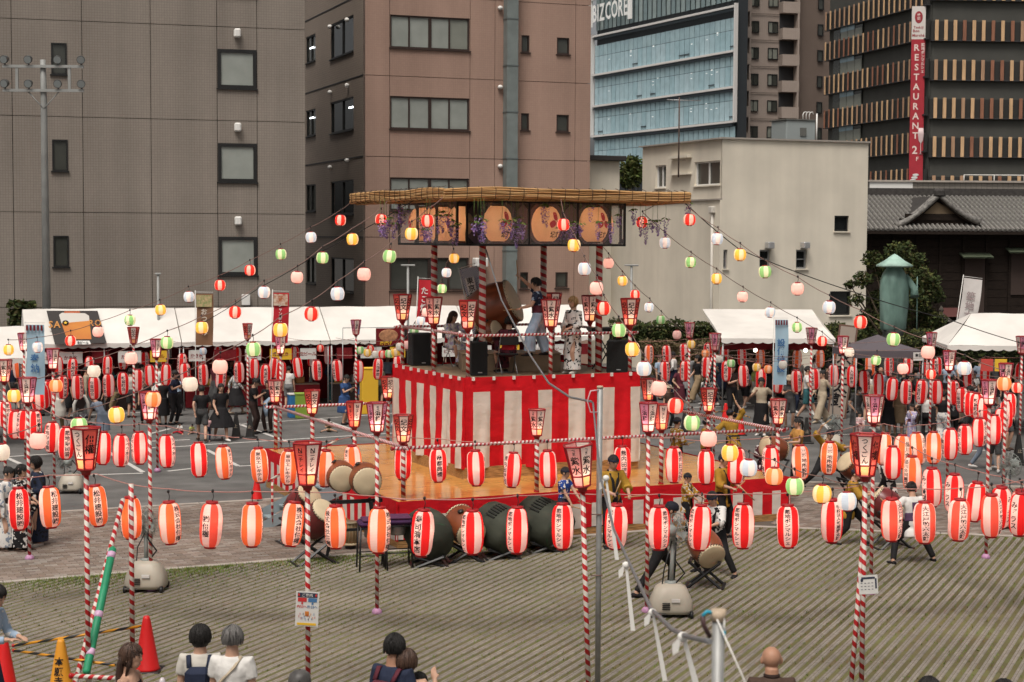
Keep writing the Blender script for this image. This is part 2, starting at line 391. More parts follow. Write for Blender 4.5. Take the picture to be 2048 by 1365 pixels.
# tiled wall: fine relief only, the tiles are too small to pick apart
def tilemat(name, col, joint, w, h, mort=.012, bump=.3, vary=.06):
    m = mat(name, col, .75); n, b = nodes_of(m)
    t = n.nodes.new('ShaderNodeTexCoord'); mp = n.nodes.new('ShaderNodeMapping'); mp.inputs['Rotation'].default_value = (R(-90), 0, 0); n.links.new(t.outputs['Object'], mp.inputs[0])
    k = n.nodes.new('ShaderNodeTexBrick'); k.offset = 0; k.inputs['Scale'].default_value = 1; k.inputs['Brick Width'].default_value = w; k.inputs['Row Height'].default_value = h; k.inputs['Mortar Size'].default_value = mort
    k.inputs['Color1'].default_value = (*col, 1); k.inputs['Color2'].default_value = (*[c*(1-vary) for c in col], 1); k.inputs['Mortar'].default_value = (*joint, 1)
    n.links.new(mp.outputs[0], k.inputs['Vector'])
    z = n.nodes.new('ShaderNodeTexNoise'); z.inputs['Scale'].default_value = .35; z.inputs['Detail'].default_value = 6; n.links.new(t.outputs['Object'], z.inputs['Vector'])
    mr = n.nodes.new('ShaderNodeMapRange'); mr.inputs['To Min'].default_value = .82; mr.inputs['To Max'].default_value = 1.14; n.links.new(z.outputs[0], mr.inputs['Value'])
    x = n.nodes.new('ShaderNodeMix'); x.data_type = 'RGBA'; x.blend_type = 'MULTIPLY'; x.inputs['Factor'].default_value = 1; n.links.new(k.outputs['Color'], x.inputs['A']); n.links.new(mr.outputs[0], x.inputs['B'])
    n.links.new(x.outputs['Result'], b.inputs['Base Color'])
    bp = n.nodes.new('ShaderNodeBump'); bp.inputs['Strength'].default_value = bump; bp.inputs['Distance'].default_value = .01; bp.invert = True; n.links.new(k.outputs['Fac'], bp.inputs['Height']); n.links.new(bp.outputs[0], b.inputs['Normal'])
    return m
# ---- grey tiled building on the left
GA = R(16.5); gp = atd(-60, 475, 63.6)
GB = thing('office_building', 'grey-brown tiled office block filling the upper left behind the tents', 'building', (gp.x, gp.y, 0), GA)
W = Wall(GB, gp, GA); TG = stain(tilemat('grey_wall_tile', (.25, .217, .187), (.19, .163, .139), .1, .1, .008), (1.1, 1.1, .09), .86, 1.07)
xs = [W.px(x, 239)[0] for x in (-58, 24.6, 165.4, 301.8, 434.4, 514.4, 610.8)]; xs[0] = 0.0
zl = [0.0, 3.16, 6.76, 10.36, 13.96, 17.56, 20.4]; G_ = .012
W.put(MB().box((xs[-1]/2, 6.06, 10.1), (xs[-1]-.06, 12, 20.2)), 'core', mat('joint_dark', (.05, .042, .036), .9))
wz = [(W.px(474, 551)[1] + 3.62*k, W.px(474, 474)[1] + 3.62*k) for k in range(-1, 4)]
sw = [(W.px(107, 534)[0], W.px(138, 534)[0], W.px(120, 534)[1] + 3.62*k, W.px(120, 472)[1] + 3.62*k) for k in range(-1, 4)]
for i, (a, b) in enumerate(zip(xs, xs[1:])):
    for c, d in zip(zl, zl[1:]):
        ops = []
        if i == 4: ops = [(a+.02, b-.02, p, q) for p, q in wz if c < (p+q)/2 < d]
        if i == 1: ops = [o for o in sw if c < (o[2]+o[3])/2 < d]
        ops = [(p, q, max(r_, c+.05), min(s_, d-.05)) for p, q, r_, s_ in ops]
        W.put(holes(MB(), a+G_, b-G_, c+G_, d-G_, ops, .05), 'wall_panel', TG)
        for o in ops:
            window(W, *o, DKFR, BLIND if i == 4 else DKGL2, fw=.13 if i == 4 else .05, dep=.03, sill=DKFR)
for k, (p, q) in enumerate(wz):
    z = q + .62; x = (xs[4]+xs[5])/2
    W.put(MB().bbox((x, -.13, z), (.26, .26, .34), .05), 'vent_hood', mat('white_metal', (.68, .67, .64), .5))
W.put(MB().bbox((W.px(491, 600)[0], -.1, W.px(491, 600)[1]), (.32, .2, .42), .02), 'meter_box', mat('white_metal', (.68, .67, .64), .5))
# return wall towards the alley
W.put(MB().quad((xs[-1]-.01, 0, 0), (xs[-1]-.01, 12, 0), (xs[-1]-.01, 12, 20.2), (xs[-1]-.01, 0, 20.2)), 'return_wall', TG)
# ---- red-brown building
rp = atd(726.6, 475, 74.0)
RB = thing('office_building', 'red-brown office block with ribbon windows and a grey drain duct, behind the stage tower', 'building', (rp.x, rp.y, 0), GRID)
W = Wall(RB, rp, GRID); TR = stain(tilemat('red_wall_tile', (.36, .24, .19), (.31, .205, .162), .1, .1, .006, .15, .05), (1.1, 1.1, .09), .86, 1.06)
jx = [0.0] + [W.px(x, 158)[0] for x in (779.3, 939.9, 989.7, 1150.8, 1181.6)]
zr = [0.0] + [W.px(727, 150)[1] - 3.5*k for k in (3, 2, 1, 0, -1)] + [W.px(727, 150)[1] + 5.5]
W.put(MB().box((jx[-1]/2+.2, 6.22, zr[-1]/2), (jx[-1]-.5, 12, zr[-1]-.1)), 'core', mat('joint_red', (.09, .05, .04), .9))
ww = [(W.px(779, y1)[1], W.px(779, y0)[1]) for y0, y1 in ((29.3, 95.2), (192, 257.8), (355, 421), (516, 582))]
s1w = [(W.px(1043, 90)[0], W.px(1059, 90)[0], W.px(1050, b_)[1], W.px(1050, a_)[1]) for a_, b_ in ((71, 105), (227, 261), (388, 421), (545, 578))]
s2w = [(W.px(1114, 90)[0], W.px(1139, 90)[0], W.px(1126, b_)[1], W.px(1126, a_)[1]) for a_, b_ in ((76, 109), (230, 264), (388, 421), (545, 576))]
for i, (a, b) in enumerate(zip(jx, jx[1:])):
    for c, d in zip(zr, zr[1:]):
        ops = []
        if i == 1: ops = [(a+.02, b-.02, p, q) for p, q in ww if c < (p+q)/2 < d]
        if i == 3: ops = [o for o in s1w + s2w if c < (o[2]+o[3])/2 < d]
        W.put(holes(MB(), a+G_, b-G_, c+G_, d-G_, ops, .1), 'wall_panel', TR)
        for o in ops:
            if i == 1:
                L = o[1]-o[0]; window(W, *o, BRFR, [BLIND, BLIND2, BLIND] if o[2] > 6 else DKGL2, mull=[o[0]+L*t for t in (.24, .49, .51, .745)], fw=.07, sill=BRFR)
            else: window(W, *o, BRFR, DKGL2, fw=.06, sill=BRFR)
dx = W.px(1017, 158)[0]
du = W.put(MB().box((dx, -.28, zr[-1]/2), (.52, .5, zr[-1])), 'drain_duct', mat('duct_grey', (.16, .185, .18), .5, noise=.15, nscale=2))
for k in range(9): W.put(MB().box((dx, -.28, 1.2+2.05*k), (.56, .54, .05)), 'duct_collar', mat('duct_dark', (.11, .13, .13), .5), du)
WM = mat('white_metal', (.68, .67, .64), .5)
for y in (17, 175, 333):
    s, z = W.px(999, y); W.put(MB().ball((s, -.1, z), (.12, .12, .1)), 'vent_cap', WM)
W.put(MB().bbox((W.px(956, 525)[0], -.3, W.px(956, 525)[1]), (.6, .5, .4), .04), 'wall_fan_unit', WM)
# left flank of the same block
fa = GRID + R(90); flen = 12.0
fp = Vector((rp.x - math.sin(GRID)*flen, rp.y + math.cos(GRID)*flen, 0)); W2 = Wall(RB, fp, fa - math.pi)
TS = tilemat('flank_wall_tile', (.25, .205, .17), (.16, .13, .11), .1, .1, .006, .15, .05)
fz = zr
fops = []
for (x0, x1, rowsy) in ((661, 707, ((120, 395), (665, 915), (1218, 1480))), (612, 631, ((228, 440), (735, 945), (1245, 1460)))):
    for (p, q) in rowsy:
        a = W2.px(x0, 150)[0]; b = W2.px(x1, 150)[0]; xm = (x0+x1)/2
        fops.append((a, b, W2.px(xm, (q-15)/3.413)[1], W2.px(xm, (p+15)/3.413)[1]))
fops += [(o[0], o[1], o[2]-3.5, o[3]-3.5) for o in (fops[2], fops[5])]
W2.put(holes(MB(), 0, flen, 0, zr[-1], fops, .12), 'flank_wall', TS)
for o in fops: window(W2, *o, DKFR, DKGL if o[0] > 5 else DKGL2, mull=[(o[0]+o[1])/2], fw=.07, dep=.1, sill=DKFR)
for c in zr[1:-1]: W2.put(MB().box((flen/2, -.005, c), (flen, .03, .05)), 'joint_band', DKFR)
for y in (54, 185, 335):
    for x in (664, 698):
        s, z = W2.px(x, y - (x-664)*.4); W2.put(MB().ball((s, -.1, z), (.11, .11, .1)), 'vent_cap', WM)
# lit ceiling tubes seen through the flank windows
TUBE = mat('lit_tube', (.9, .95, 1), .5, emit=3)
for (x, y) in ((622, 96), (622, 236), (700, 215)):
    s, z = W2.px(x, y); W2.put(MB().box((s, .04, z), (.7, .03, .06)), 'ceiling_tube', TUBE)
# ---- cream building
CA = R(21.5); cp = atd(1442, 475, 70.0)
CB = thing('cream_building', 'cream rendered three-storey building with small windows, right of the stage tower', 'building', (cp.x, cp.y, 0), CA)
W = Wall(CB, cp, CA); CRM = stain(stain(mat('cream_render', (.66, .605, .505), .85, noise=.06, nscale=.8, bump=.12, bscale=30, detail=8), (1.6, 1.6, .07), .91, 1.03), (.4, .4, .4), .9, 1.05)
sr, zt = W.px(1737, 287)
cw = [(W.px(1669, 440)[0], W.px(1698, 440)[0], W.px(1684, 463)[1], W.px(1684, 432)[1]), (W.px(1660, 600)[0], W.px(1702, 600)[0], W.px(1680, 631)[1], W.px(1680, 583)[1]),
      (W.px(1519, 520)[0], W.px(1541, 520)[0], W.px(1530, 538)[1], W.px(1530, 500)[1]), (W.px(1592, 520)[0], W.px(1614, 520)[0], W.px(1602, 538)[1], W.px(1602, 500)[1]), (.12, W.px(1455, 520)[0], W.px(1448, 538)[1], W.px(1448, 500)[1])]
W.put(holes(MB(), 0, sr, 0, zt, cw, .2), 'wall', CRM)
for k, o in enumerate(cw): window(W, *o, mat('steel_frame', (.3, .3, .3), .4, .5) if k > 1 else DKFR, DKGL, fw=.07, dep=.16, sill=CRM, trans=[(o[2]+o[3])/2] if k > 1 else ())
for x in (1535, 1606):
    s, z = W.px(x, 491); W.put(MB().bbox((s, -.18, z), (.3, .36, .28), .03), 'vent_hood', mat('galvanised', (.5, .5, .5), .35, .7))
W.put(MB().box((sr/2, .4, zt+.04), (sr+.1, 1.0, .07)), 'parapet_cap', mat('cap_grey', (.3, .27, .24), .7))
W.put(MB().box((sr-.05, 5.2, zt/2-.1), (.1, 10, zt-.2)), 'side_wall', CRM)
ll = 9.0
lp = Vector((cp.x - math.sin(CA)*ll, cp.y + math.cos(CA)*ll, 0)); W2 = Wall(CB, lp, CA - R(90))
up = [(W2.px(1389, 340)[0], W2.px(1440, 340)[0], W2.px(1415, 371)[1], W2.px(1415, 323)[1]), (W2.px(1311, 345)[0], W2.px(1332, 345)[0], W2.px(1322, 376)[1], W2.px(1322, 331)[1])]
su = W2.px(1285, 330)[0]; zmid = W2.px(1400, 401)[1]
W2.put(holes(MB(), su, ll, zmid, zt, up, .2), 'upper_wall', CRM); W2.put(holes(MB(), -4.5, ll, 0, zmid-.02, [], .2, off=-.06), 'lower_wall', CRM)
W2.put(MB().box(((ll-4.5)/2, -.05, zmid+.01), (ll+4.5, .18, .06)), 'ledge', mat('cap_grey', (.3, .27, .24), .7))
for o in up:
    L = o[1]-o[0]; window(W2, *o, WM, DKGL2, mull=[o[0]+L*t for t in ((.25, .5, .53, .76) if L > 3 else (.5,))], fw=.06, dep=.16, sill=CRM)
a, z = W2.px(1345, 316); b = W2.px(1384, 316)[0]; W2.put(MB().box(((a+b)/2, -.1, z), (b-a, .25, .12)), 'window_hood', CRM)
W2.put(MB().box(((a+b)/2, -.1, W2.px(1365, 349)[1]), (b-a, .2, .06)), 'window_hood', CRM)
W2.put(MB().box(((ll+su)/2, -.03, zt+.03), (ll-su+.1, .3, .06)), 'parapet_cap', mat('cap_grey', (.3, .27, .24), .7))
W2.put(MB().tube([(ll-.55, -.12, 0), (ll-.55, -.12, W2.px(1435, 427)[1])], .07), 'drain_pipe', mat('pipe_cream', (.5, .47, .42), .5))
W2.put(MB().bbox((ll-.55, -.12, W2.px(1435, 420)[1]), (.34, .24, .3), .04), 'pipe_hopper', mat('pipe_cream', (.5, .47, .42), .5))
# roof tank, aerials
tk = atd(1586, 287, 74.5)
t = thing('rooftop_water_tank', 'grey box tank with a railing on top of the cream building', 'tank', (tk.x, tk.y, zt), CA)
tz = 1.05
MB().bbox((0, 0, tz/2), (1.45, 1.3, tz), .03).build('tank_body', mat('tank_grey', (.27, .30, .30), .5), t); MB().box((0, 0, tz+.02), (1.55, 1.4, .05)).build('tank_lid', mat('tank_dark', (.12, .12, .11), .6), t)
MB().tube([(.75, -.7, -.02), (.75, -.7, tz+.3)], .035).build('pipe', WM, t)
h = MB()
for k in (0, .16, .32): h.tube([(.3+k, -.3, tz), (.3+k, -.3, tz+.3), (.36+k, -.3, tz+.38), (.45+k, -.3, tz+.4), (.5+k, -.3, tz+.3)], .02, 6)
h.build('vent_pipe', WM, t); MB().box((.1, -.67, .55), (.3, .04, .35)).build('hatch', mat('tank_dark', (.12, .12, .11), .6), t)
ap = atd(1357, 350, 68.4)
t = thing('television_aerial', 'tall thin aerial mast on the left face of the cream building', 'aerial', (ap.x, ap.y, ap.z-.1), 0)
hz = atd(1357, 195, 68.4).z - ap.z
MB().tube([(0, 0, 0), (0, 0, hz+.1)], .03, 6).build('mast', mat('rust_steel', (.1, .07, .06), .7), t)
h = MB().tube([(-.5, 0, hz), (.9, .2, hz-.02)], .015, 5)
for k in range(8): h.tube([(-.4+.16*k, -.25, hz), (-.4+.16*k, .25, hz)], .008, 4)
h.build('yagi_elements', mat('alu', (.45, .45, .45), .4, .6), t); MB().tube([(0, 0, .7), (.3, .3, .7)], .02, 5).build('bracket', mat('rust_steel', (.1, .07, .06), .7), t)
# low cream annex left of it
an = atd(1240, 475, 80); t = thing('flat_roofed_annex', 'small cream block with a dark flat roof beside the red-brown building', 'building', (an.x, an.y, 0), CA)
za = atd(1210, 322, 80).z
MB().box((-1.6, 2, za/2), (3.1, 4, za)).build('wall', CRM, t); MB().bbox((-1.6, 1.9, za+.1), (3.5, 4.5, .24), .03).build('roof', mat('roof_dark', (.03, .026, .024), .6), t)
# ---- glass office tower
p0 = atd(1187, 475, 216); p1 = atd(1467, 475, 187); ga = math.atan2(p1.y-p0.y, p1.x-p0.x)
GT = thing('glass_office_tower', 'tall blue glass office tower with white floor bands and a rooftop sign', 'building', (p0.x, p0.y, 0), ga)
W = Wall(GT, p0, ga); L = (p1-p0).length
BLUE = [glassmat('blue_glass_%d' % i, c, .12) for i, c in enumerate(((.34, .48, .53), (.36, .5, .55), (.31, .455, .505), (.38, .515, .565)))]
BLUEU = [glassmat('blue_glass_up_%d' % i, c, .12) for i, c in enumerate(((.33, .46, .5), (.3, .43, .475)))]
WB = mat('white_band', (.62, .6, .58), .5); DB = mat('dark_band', (.045, .06, .07), .5)
W.put(MB().box((L/2, .9, 30), (L, 1.2, 60)), 'core', mat('tower_core', (.03, .035, .04), .6))
fl = [W.px(1188, y)[1] for y in (74.7, 152, 214.3, 274)]
fh = (fl[0]-fl[3])/3; fz = [fl[3] - fh*k for k in (1, 0)] + [fl[2], fl[1], fl[0]]
npan = 30
for k, z in enumerate(fz):
    W.put(MB().box((L/2, -.2, z), (L, .4, .24)), 'floor_band', WB); W.put(MB().box((L/2, -.1, z-.3), (L-.4, .3, .3)), 'spandrel', DB)
    top = z + fh - .32 if k < 4 else z
    if k == 4: continue
    z0 = z + .16; hh = z + fh - .48 - z0
    for i in range(npan):
        a, b = L*(i+.06)/npan, L*(i+.94)/npan
        W.put(MB().box(((a+b)/2, .05, z0+hh*.31), (b-a, .08, hh*.6)), 'glass_pane', BLUE[random.randrange(4)])
        W.put(MB().box(((a+b)/2, .05, z0+hh*.81), (b-a, .08, hh*.37)), 'upper_glass_pane', BLUEU[random.randrange(2)])
        if random.random() < .13: W.put(MB().box(((a+b)/2, -.03, z0+hh*.12), (b-a+.2, .1, .12)), 'vent_bar', DB)
for i in range(npan):
    a, b = L*(i+.1)/npan + .15, L*(i+.95)/npan
    W.put(MB().box(((a+b)/2, .05, fz[4]+.3+4.6), (b-a, .08, 8.4)), 'roof_screen_panel', glassmat('screen_glass_%d' % (i % 3), [(.2, .26, .265), (.24, .3, .3), (.17, .23, .24)][i % 3], .2))
for x in (-.25, L+.25): W.put(MB().box((x, -.2, 25), (.26, .4, 2*fz[4]-50+.6)), 'edge_band', WB)
LM = mat('sign_white', (.85, .85, .83), .4)
s0, zc = W.px(1196, 22); s1, _ = W.px(1266, 10)
sg = flat_text(GT, 'BIZCORE', 3.1, Matrix(), LM, False, .03, (s1-s0)/14.0); me = sg.data
xs_ = [v.co.x for v in me.vertices]; k = (s1-s0)/(max(xs_)-min(xs_))
for v in me.vertices: x, y = v.co.x, v.co.y; v.co = ((s0+s1)/2 + x*k, -.7, zc - .4 + y*.95)
sg.matrix_local = Matrix(); sg.parent = GT; sg.name = 'sign_lettering'
for px_ in (1191, 1270):
    s, z = W.px(px_, 26 if px_ < 1200 else 7); W.put(MB().box((s, -.7, z+.3), (.6, .3, 4.4)), 'sign_bracket', LM)
s, z = W.px(1196, 8); W.put(MB().box((s+1.2, -.7, z+.6), (3.4, .3, .5)), 'sign_bracket', LM)
for k in range(34):
    i = random.choice((3, 8, 12, 13, 14, 21, 24, 25, 26)); f = random.randrange(3); z = fz[f+1]+.8+random.uniform(.8, 1.6)
    W.put(MB().box((L*(i+.5)/npan, -.005, z), (.3, .03, .07)), 'office_light', mat('office_light', (.8, .82, .8), .5, emit=.3))
# ---- apartment block with balconies
p0 = atd(1470, 475, 192); aa = R(14)
AB = thing('apartment_block', 'grey-brown apartment block with stacked balconies beside the glass tower', 'building', (p0.x, p0.y, 0), aa)
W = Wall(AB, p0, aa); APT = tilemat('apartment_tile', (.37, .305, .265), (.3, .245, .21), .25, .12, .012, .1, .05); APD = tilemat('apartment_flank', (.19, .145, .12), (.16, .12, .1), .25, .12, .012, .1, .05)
Wd = W.px(1592, 150)[0]; 
W.put(MB().box((Wd/2, 5.6, 28), (Wd, 11, 56)), 'wall', APT)
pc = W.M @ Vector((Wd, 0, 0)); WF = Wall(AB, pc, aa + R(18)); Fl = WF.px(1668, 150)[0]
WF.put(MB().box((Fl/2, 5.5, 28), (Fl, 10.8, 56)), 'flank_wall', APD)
RAIL = mat('rail_dark', (.03, .03, .032), .5)
for k in range(-1, 6):
    zb = W.px(1520, 127 + 0)[1] + 2.93*(2-k)
    def X(px_): return W.px(px_, 130)[0]
    for (a, b, dpt) in ((X(1471), X(1496), 1.0), (X(1557), X(1591), 1.1)):
        W.put(MB().box(((a+b)/2, -dpt/2, zb+.35), (b-a, dpt, 1.25)), 'balcony_front', APT); W.put(MB().box(((a+b)/2, -.02, zb+1.9), (b-a-.1, .06, 1.75)), 'balcony_opening', RAIL)
        W.put(MB().box((b-.15, -dpt/2, zb+1.85), (.2, dpt, 1.8)), 'balcony_fin', APT)
    for (a, b) in ((X(1499), X(1517)), (X(1535), X(1555))): window(W, a, b, zb+.45, zb+1.75, DKFR, [DKGL2, BLIND2], mull=[a+(b-a)*.45], fw=.09, dep=-.02)
    a = WF.px(1634, 130)[0]; b = WF.px(1645, 130)[0]; window(WF, a, b, zb+.5, zb+1.8, DKFR, DKGL2, fw=.1, dep=-.02)
    W.put(MB().box((Wd/2, -.03, zb-.35), (Wd, .06, .06)), 'joint_band', mat('joint_apt', (.12, .095, .08), .8))
# ---- building with wooden fins and red banner
q0, q1, q2 = atd(1651, 475, 176), atd(1852, 475, 156), atd(2140, 475, 157)
FB = thing('fin_clad_building', 'dark restaurant building banded with vertical wooden fins, upper right', 'building', (q0.x, q0.y, 0), 0)
CHA = mat('charcoal_wall', (.07, .07, .063), .7, noise=.1, nscale=.6); WL = mat('pale_wood', (.56, .36, .2), .6, noise=.2, nscale=1.5, stretch=(6, 6, .6)); WDK = mat('red_wood', (.25, .11, .065), .6, noise=.25, nscale=1.5, stretch=(6, 6, .6)); WMD = mat('mid_wood', (.38, .23, .14), .6, noise=.2, nscale=1.5, stretch=(6, 6, .6))
SKYG = glassmat('sky_glass', (.3, .42, .48), .1); LITG = mat('lit_room', (.55, .42, .18), .5, emit=.25)
for (a, b, side) in ((q0, q1, 0), (q1, q2, 1)):
    ang = math.atan2(b.y-a.y, b.x-a.x); W = Wall(FB, a, ang); L = (b-a).length
    if side == 0: W.put(MB().box((L/2, 5.1, 20), (L, 10, 44)), 'wall', CHA)
    else: W.put(MB().box((L/2, 5.0, 20), (L-.4, 10.2, 44)), 'wall', CHA)
    xr = 1750 if side == 0 else 1930
    bands = ((20, 0), (83.5, 1), (155, 2), (226, 3), (295, 4), (363, 5)) if side == 0 else ((-18, 0), (63, 1), (142, 2), (218, 3), (295, 4), (373, 5))
    for (yc, k) in bands:
        z = W.px(xr, yc)[1]; n = 20 if side == 0 else 16
        W.put(MB().box((L/2, -.18, z), (L, .3, 1.66)), 'fin_backing', mat('fin_back', (.035, .034, .032), .8)); W.put(MB().box((L/2, -.25, z-.9), (L, .5, .12)), 'fin_rail', RAIL)
        for i in range(n):
            if side == 1: s = W.px(1868 + 18.3*i*(1+.004*i), 150)[0]
            else: s = L*(i+.4)/n
            if s > L: continue
            o = W.put(MB().bbox((s, -.55, z), (.32 if side else .2, .1, 1.86), .02), 'wooden_fin', random.choice((WL, WL, WL, WL, WMD, WDK) if side else (WL, WL, WL, WMD, WMD, WDK)))
        # windows below each band
        if side == 0:
            a0, a1 = W.px(1668, 150)[0], W.px(1725, 150)[0]
            W.put(MB().box(((a0+a1)/2, -.05, z-1.75), (a1-a0, .06, 1.7)), 'window_recess', DKGL2)
            for t in range(4): W.put(MB().box((a0+(a1-a0)*(t+.5)/4, -.1, z-1.95), ((a1-a0)/4-.12, .05, 1.2)), 'window_pane', BLIND2 if t else DKGL2)
            for t in (1, 2): W.put(MB().box((a0+(a1-a0)*(t+.5)/4, -.12, z-1.13), ((a1-a0)/4-.1, .05, .55)), 'top_pane', SKYG)
        else:
            a0 = W.px(1921, 150)[0]
            for t in range(6):
                x = a0 + t*1.32
                lit = (k == 3 and t in (0, 2, 3)) or (k == 4 and t == 3)
                W.put(MB().box((x+.6, -.06, z-2.1), (1.15, .06, 1.5)), 'window_pane', LITG if lit and t != 0 else (BLIND2 if (t + k) % 3 else DKGL2))
                if t >= 2: W.put(MB().box((x+.6, -.07, z-1.17), (1.2, .05, .34)), 'top_pane', SKYG)
# banner on the fin building
bp = atd(1829, 475, 156.2)
BN = thing('restaurant_banner', 'tall narrow red banner reading RESTAURANT on the fin-clad building', 'banner', (bp.x, bp.y, 0), R(-4))
zb0, zb1, zbm = atd(1829, 368, 156.2).z, atd(1829, 13, 156.2).z, atd(1829, 79, 156.2).z
MB().box((0, 0, (zb0+zbm)/2), (1.24, .08, zbm-zb0)).build('red_sheet', mat('banner_red', (.36, .022, .035), .6, noise=.1, nscale=1), BN); MB().box((0, 0, (zb1+zbm)/2), (1.24, .08, zb1-zbm)).build('white_sheet', mat('banner_white', (.62, .58, .54), .6), BN)
def bt(s, size, x, z, m, vert=True, gap=1.0, bold=.0): return flat_text(BN, s, size, Matrix.Translation((x, -.06, z)) @ Matrix.Rotation(R(90), 4, 'X'), m, vert, bold, 1.0, 'lettering', gap)
PK = mat('banner_pink', (.75, .6, .55), .6); DR = mat('banner_dark_red', (.3, .03, .04), .6)
bt('RESTAURANT', .82, -.12, (zbm-.7 + atd(1829, 272, 156.2).z)/2, PK, True, 1.08); bt('築地ボンマルシェ', .34, .42, zbm-1.7, PK, True); bt('2', 1.0, -.15, atd(1829, 300, 156.2).z, PK); bt('F', .5, .1, atd(1829, 318, 156.2).z, PK)
lz = atd(1829, 35, 156.2).z; bt('勝', .28, 0, lz+.2, PK); bt('記', .28, 0, lz-.1, PK); bt('Tsukiji', .3, 0, atd(1829, 55, 156.2).z, DR, False); bt('Bon', .34, -.2, atd(1829, 62, 156.2).z, DR, False); bt('Marché', .34, 0, atd(1829, 71, 156.2).z, DR, False)
MB().ball((0, -.05, lz), (.36, .008, .55), 14, 10).build('emblem', DR, BN)
gz = atd(1829, 285, 156.2).z
MB().lathe([(.03, -1.1), (.22, -1.1), (.03, -1.0), (.03, -.1), (.22, .15), (.3, .7), (.24, 1.3)], 14, 0, True, Matrix.Translation((.38, -.08, gz)) @ Matrix.Diagonal((.9, .05, 1, 1))).build('wine_glass_print', mat('glass_print', (.55, .42, .42), .4), BN)
h = MB(); [h.ball((-.25+.12*k, -.06, zb0+.3+.25*k), (.3, .01, .12), 10, 6) for k in range(3)]; h.build('dish_print', mat('dish_print', (.6, .6, .58), .5), BN)
# low tiled parapets in front of the fin building
pp = atd(1737, 475, 110); t = thing('tiled_parapet_building', 'low pale tiled parapet above the tiled temple roof', 'building', (pp.x, pp.y, 0), R(3))
zt2 = atd(1900, 364, 110).z; MB().box((9, 4, zt2/2), (18, 8, zt2)).build('wall', tilemat('parapet_tile', (.34, .31, .27), (.22, .2, .18), .35, .18, .02, .2), t); MB().box((9, 3.9, zt2+.03), (18.2, 8.2, .12)).build('coping', KERB, t)
MB().box((1.4, -.05, zt2-.75), (2.8, .12, 1.5)).build('white_panel', mat('white_metal', (.68, .67, .64), .5), t)
h = MB(); [h.tube([(6.5+k*2, 1, zt2), (6.5+k*2, 1, zt2+.5)], .03, 6) for k in range(5)]; h.tube([(6.5, 1, zt2+.5), (14.5, 1, zt2+.5)], .03, 6); h.build('roof_rail', WM, t)
# ================================================================== lanterns, bonbori, poles
EM = .13
def bulb(name, watts, col=(1, .82, .66), r=.03):
    l = bpy.data.lights.new(name, 'POINT'); l.energy = watts; l.color = col; l.shadow_soft_size = r; return l
BULB_L, BULB_R, BULB_B, BULB_X = bulb('bulb_long', .75), bulb('bulb_round', .42), bulb('bulb_bonbori', .95), bulb('bulb_crest', 2.0, (1, .7, .46))
def lit(o, l, z=0): b = bpy.data.objects.new('bulb', l); COL.objects.link(b); b.parent = o; b.location = (0, 0, z); return b
def paper(name, col, e=1.0, ecol=None):
    """thin lantern paper: half scatters back, half lets the bulb's light through"""
    if name in MATS: return MATS[name]
    m = mat(name, col, .6, emit=EM*e, ecol=ecol or col, spec=.15); n, b = nodes_of(m)
    tr = n.nodes.new('ShaderNodeBsdfTranslucent'); tr.inputs[0].default_value = (*[min(1, c*1.05) for c in (ecol or col)], 1); ms = n.nodes.new('ShaderNodeMixShader'); ms.inputs[0].default_value = .5
    n.links.new(b.outputs[0], ms.inputs[1]); n.links.new(tr.outputs[0], ms.inputs[2]); n.links.new(ms.outputs[0], n.nodes['Material Output'].inputs[0])
    t = n.nodes.new('ShaderNodeTexCoord'); wv = n.nodes.new('ShaderNodeTexWave'); wv.wave_type = 'BANDS'; wv.bands_direction = 'Z'; wv.inputs['Scale'].default_value = 14; wv.inputs['Distortion'].default_value = .3
    n.links.new(t.outputs['Object'], wv.inputs['Vector']); p = n.nodes.new('ShaderNodeBump'); p.inputs['Strength'].default_value = .8; p.inputs['Distance'].default_value = .006
    n.links.new(wv.outputs[0], p.inputs['Height']); n.links.new(p.outputs[0], b.inputs['Normal']); return m
PR = paper('paper_red', (.72, .02, .022), .9, (.9, .03, .03)); PW = paper('paper_white', (.8, .66, .6), .9, (.95, .78, .72)); PO = paper('paper_orange', (.86, .17, .055), 1.0, (1, .2, .06))
PRP = paper('paper_coral', (.8, .1, .07), 1.0, (1, .13, .08))
CAPR = mat('lantern_cap', (.33, .008, .012), .4); WIRE = mat('wire_dark', (.02, .018, .018), .6); CABLE = mat('cable_brown', (.2, .12, .1), .6); PINKW = mat('wire_pink', (.42, .2, .17), .6)
LPROF = [(.088, -.315), (.118, -.3), (.143, -.26), (.158, -.19), (.164, -.09), (.165, 0), (.164, .09), (.158, .19), (.143, .26), (.118, .3), (.088, .315)]
def lprof(z):
    for (r0, z0), (r1, z1) in zip(LPROF, LPROF[1:]):
        if z0 <= z <= z1: return r0 + (r1-r0)*(z-z0)/(z1-z0)
    return .09
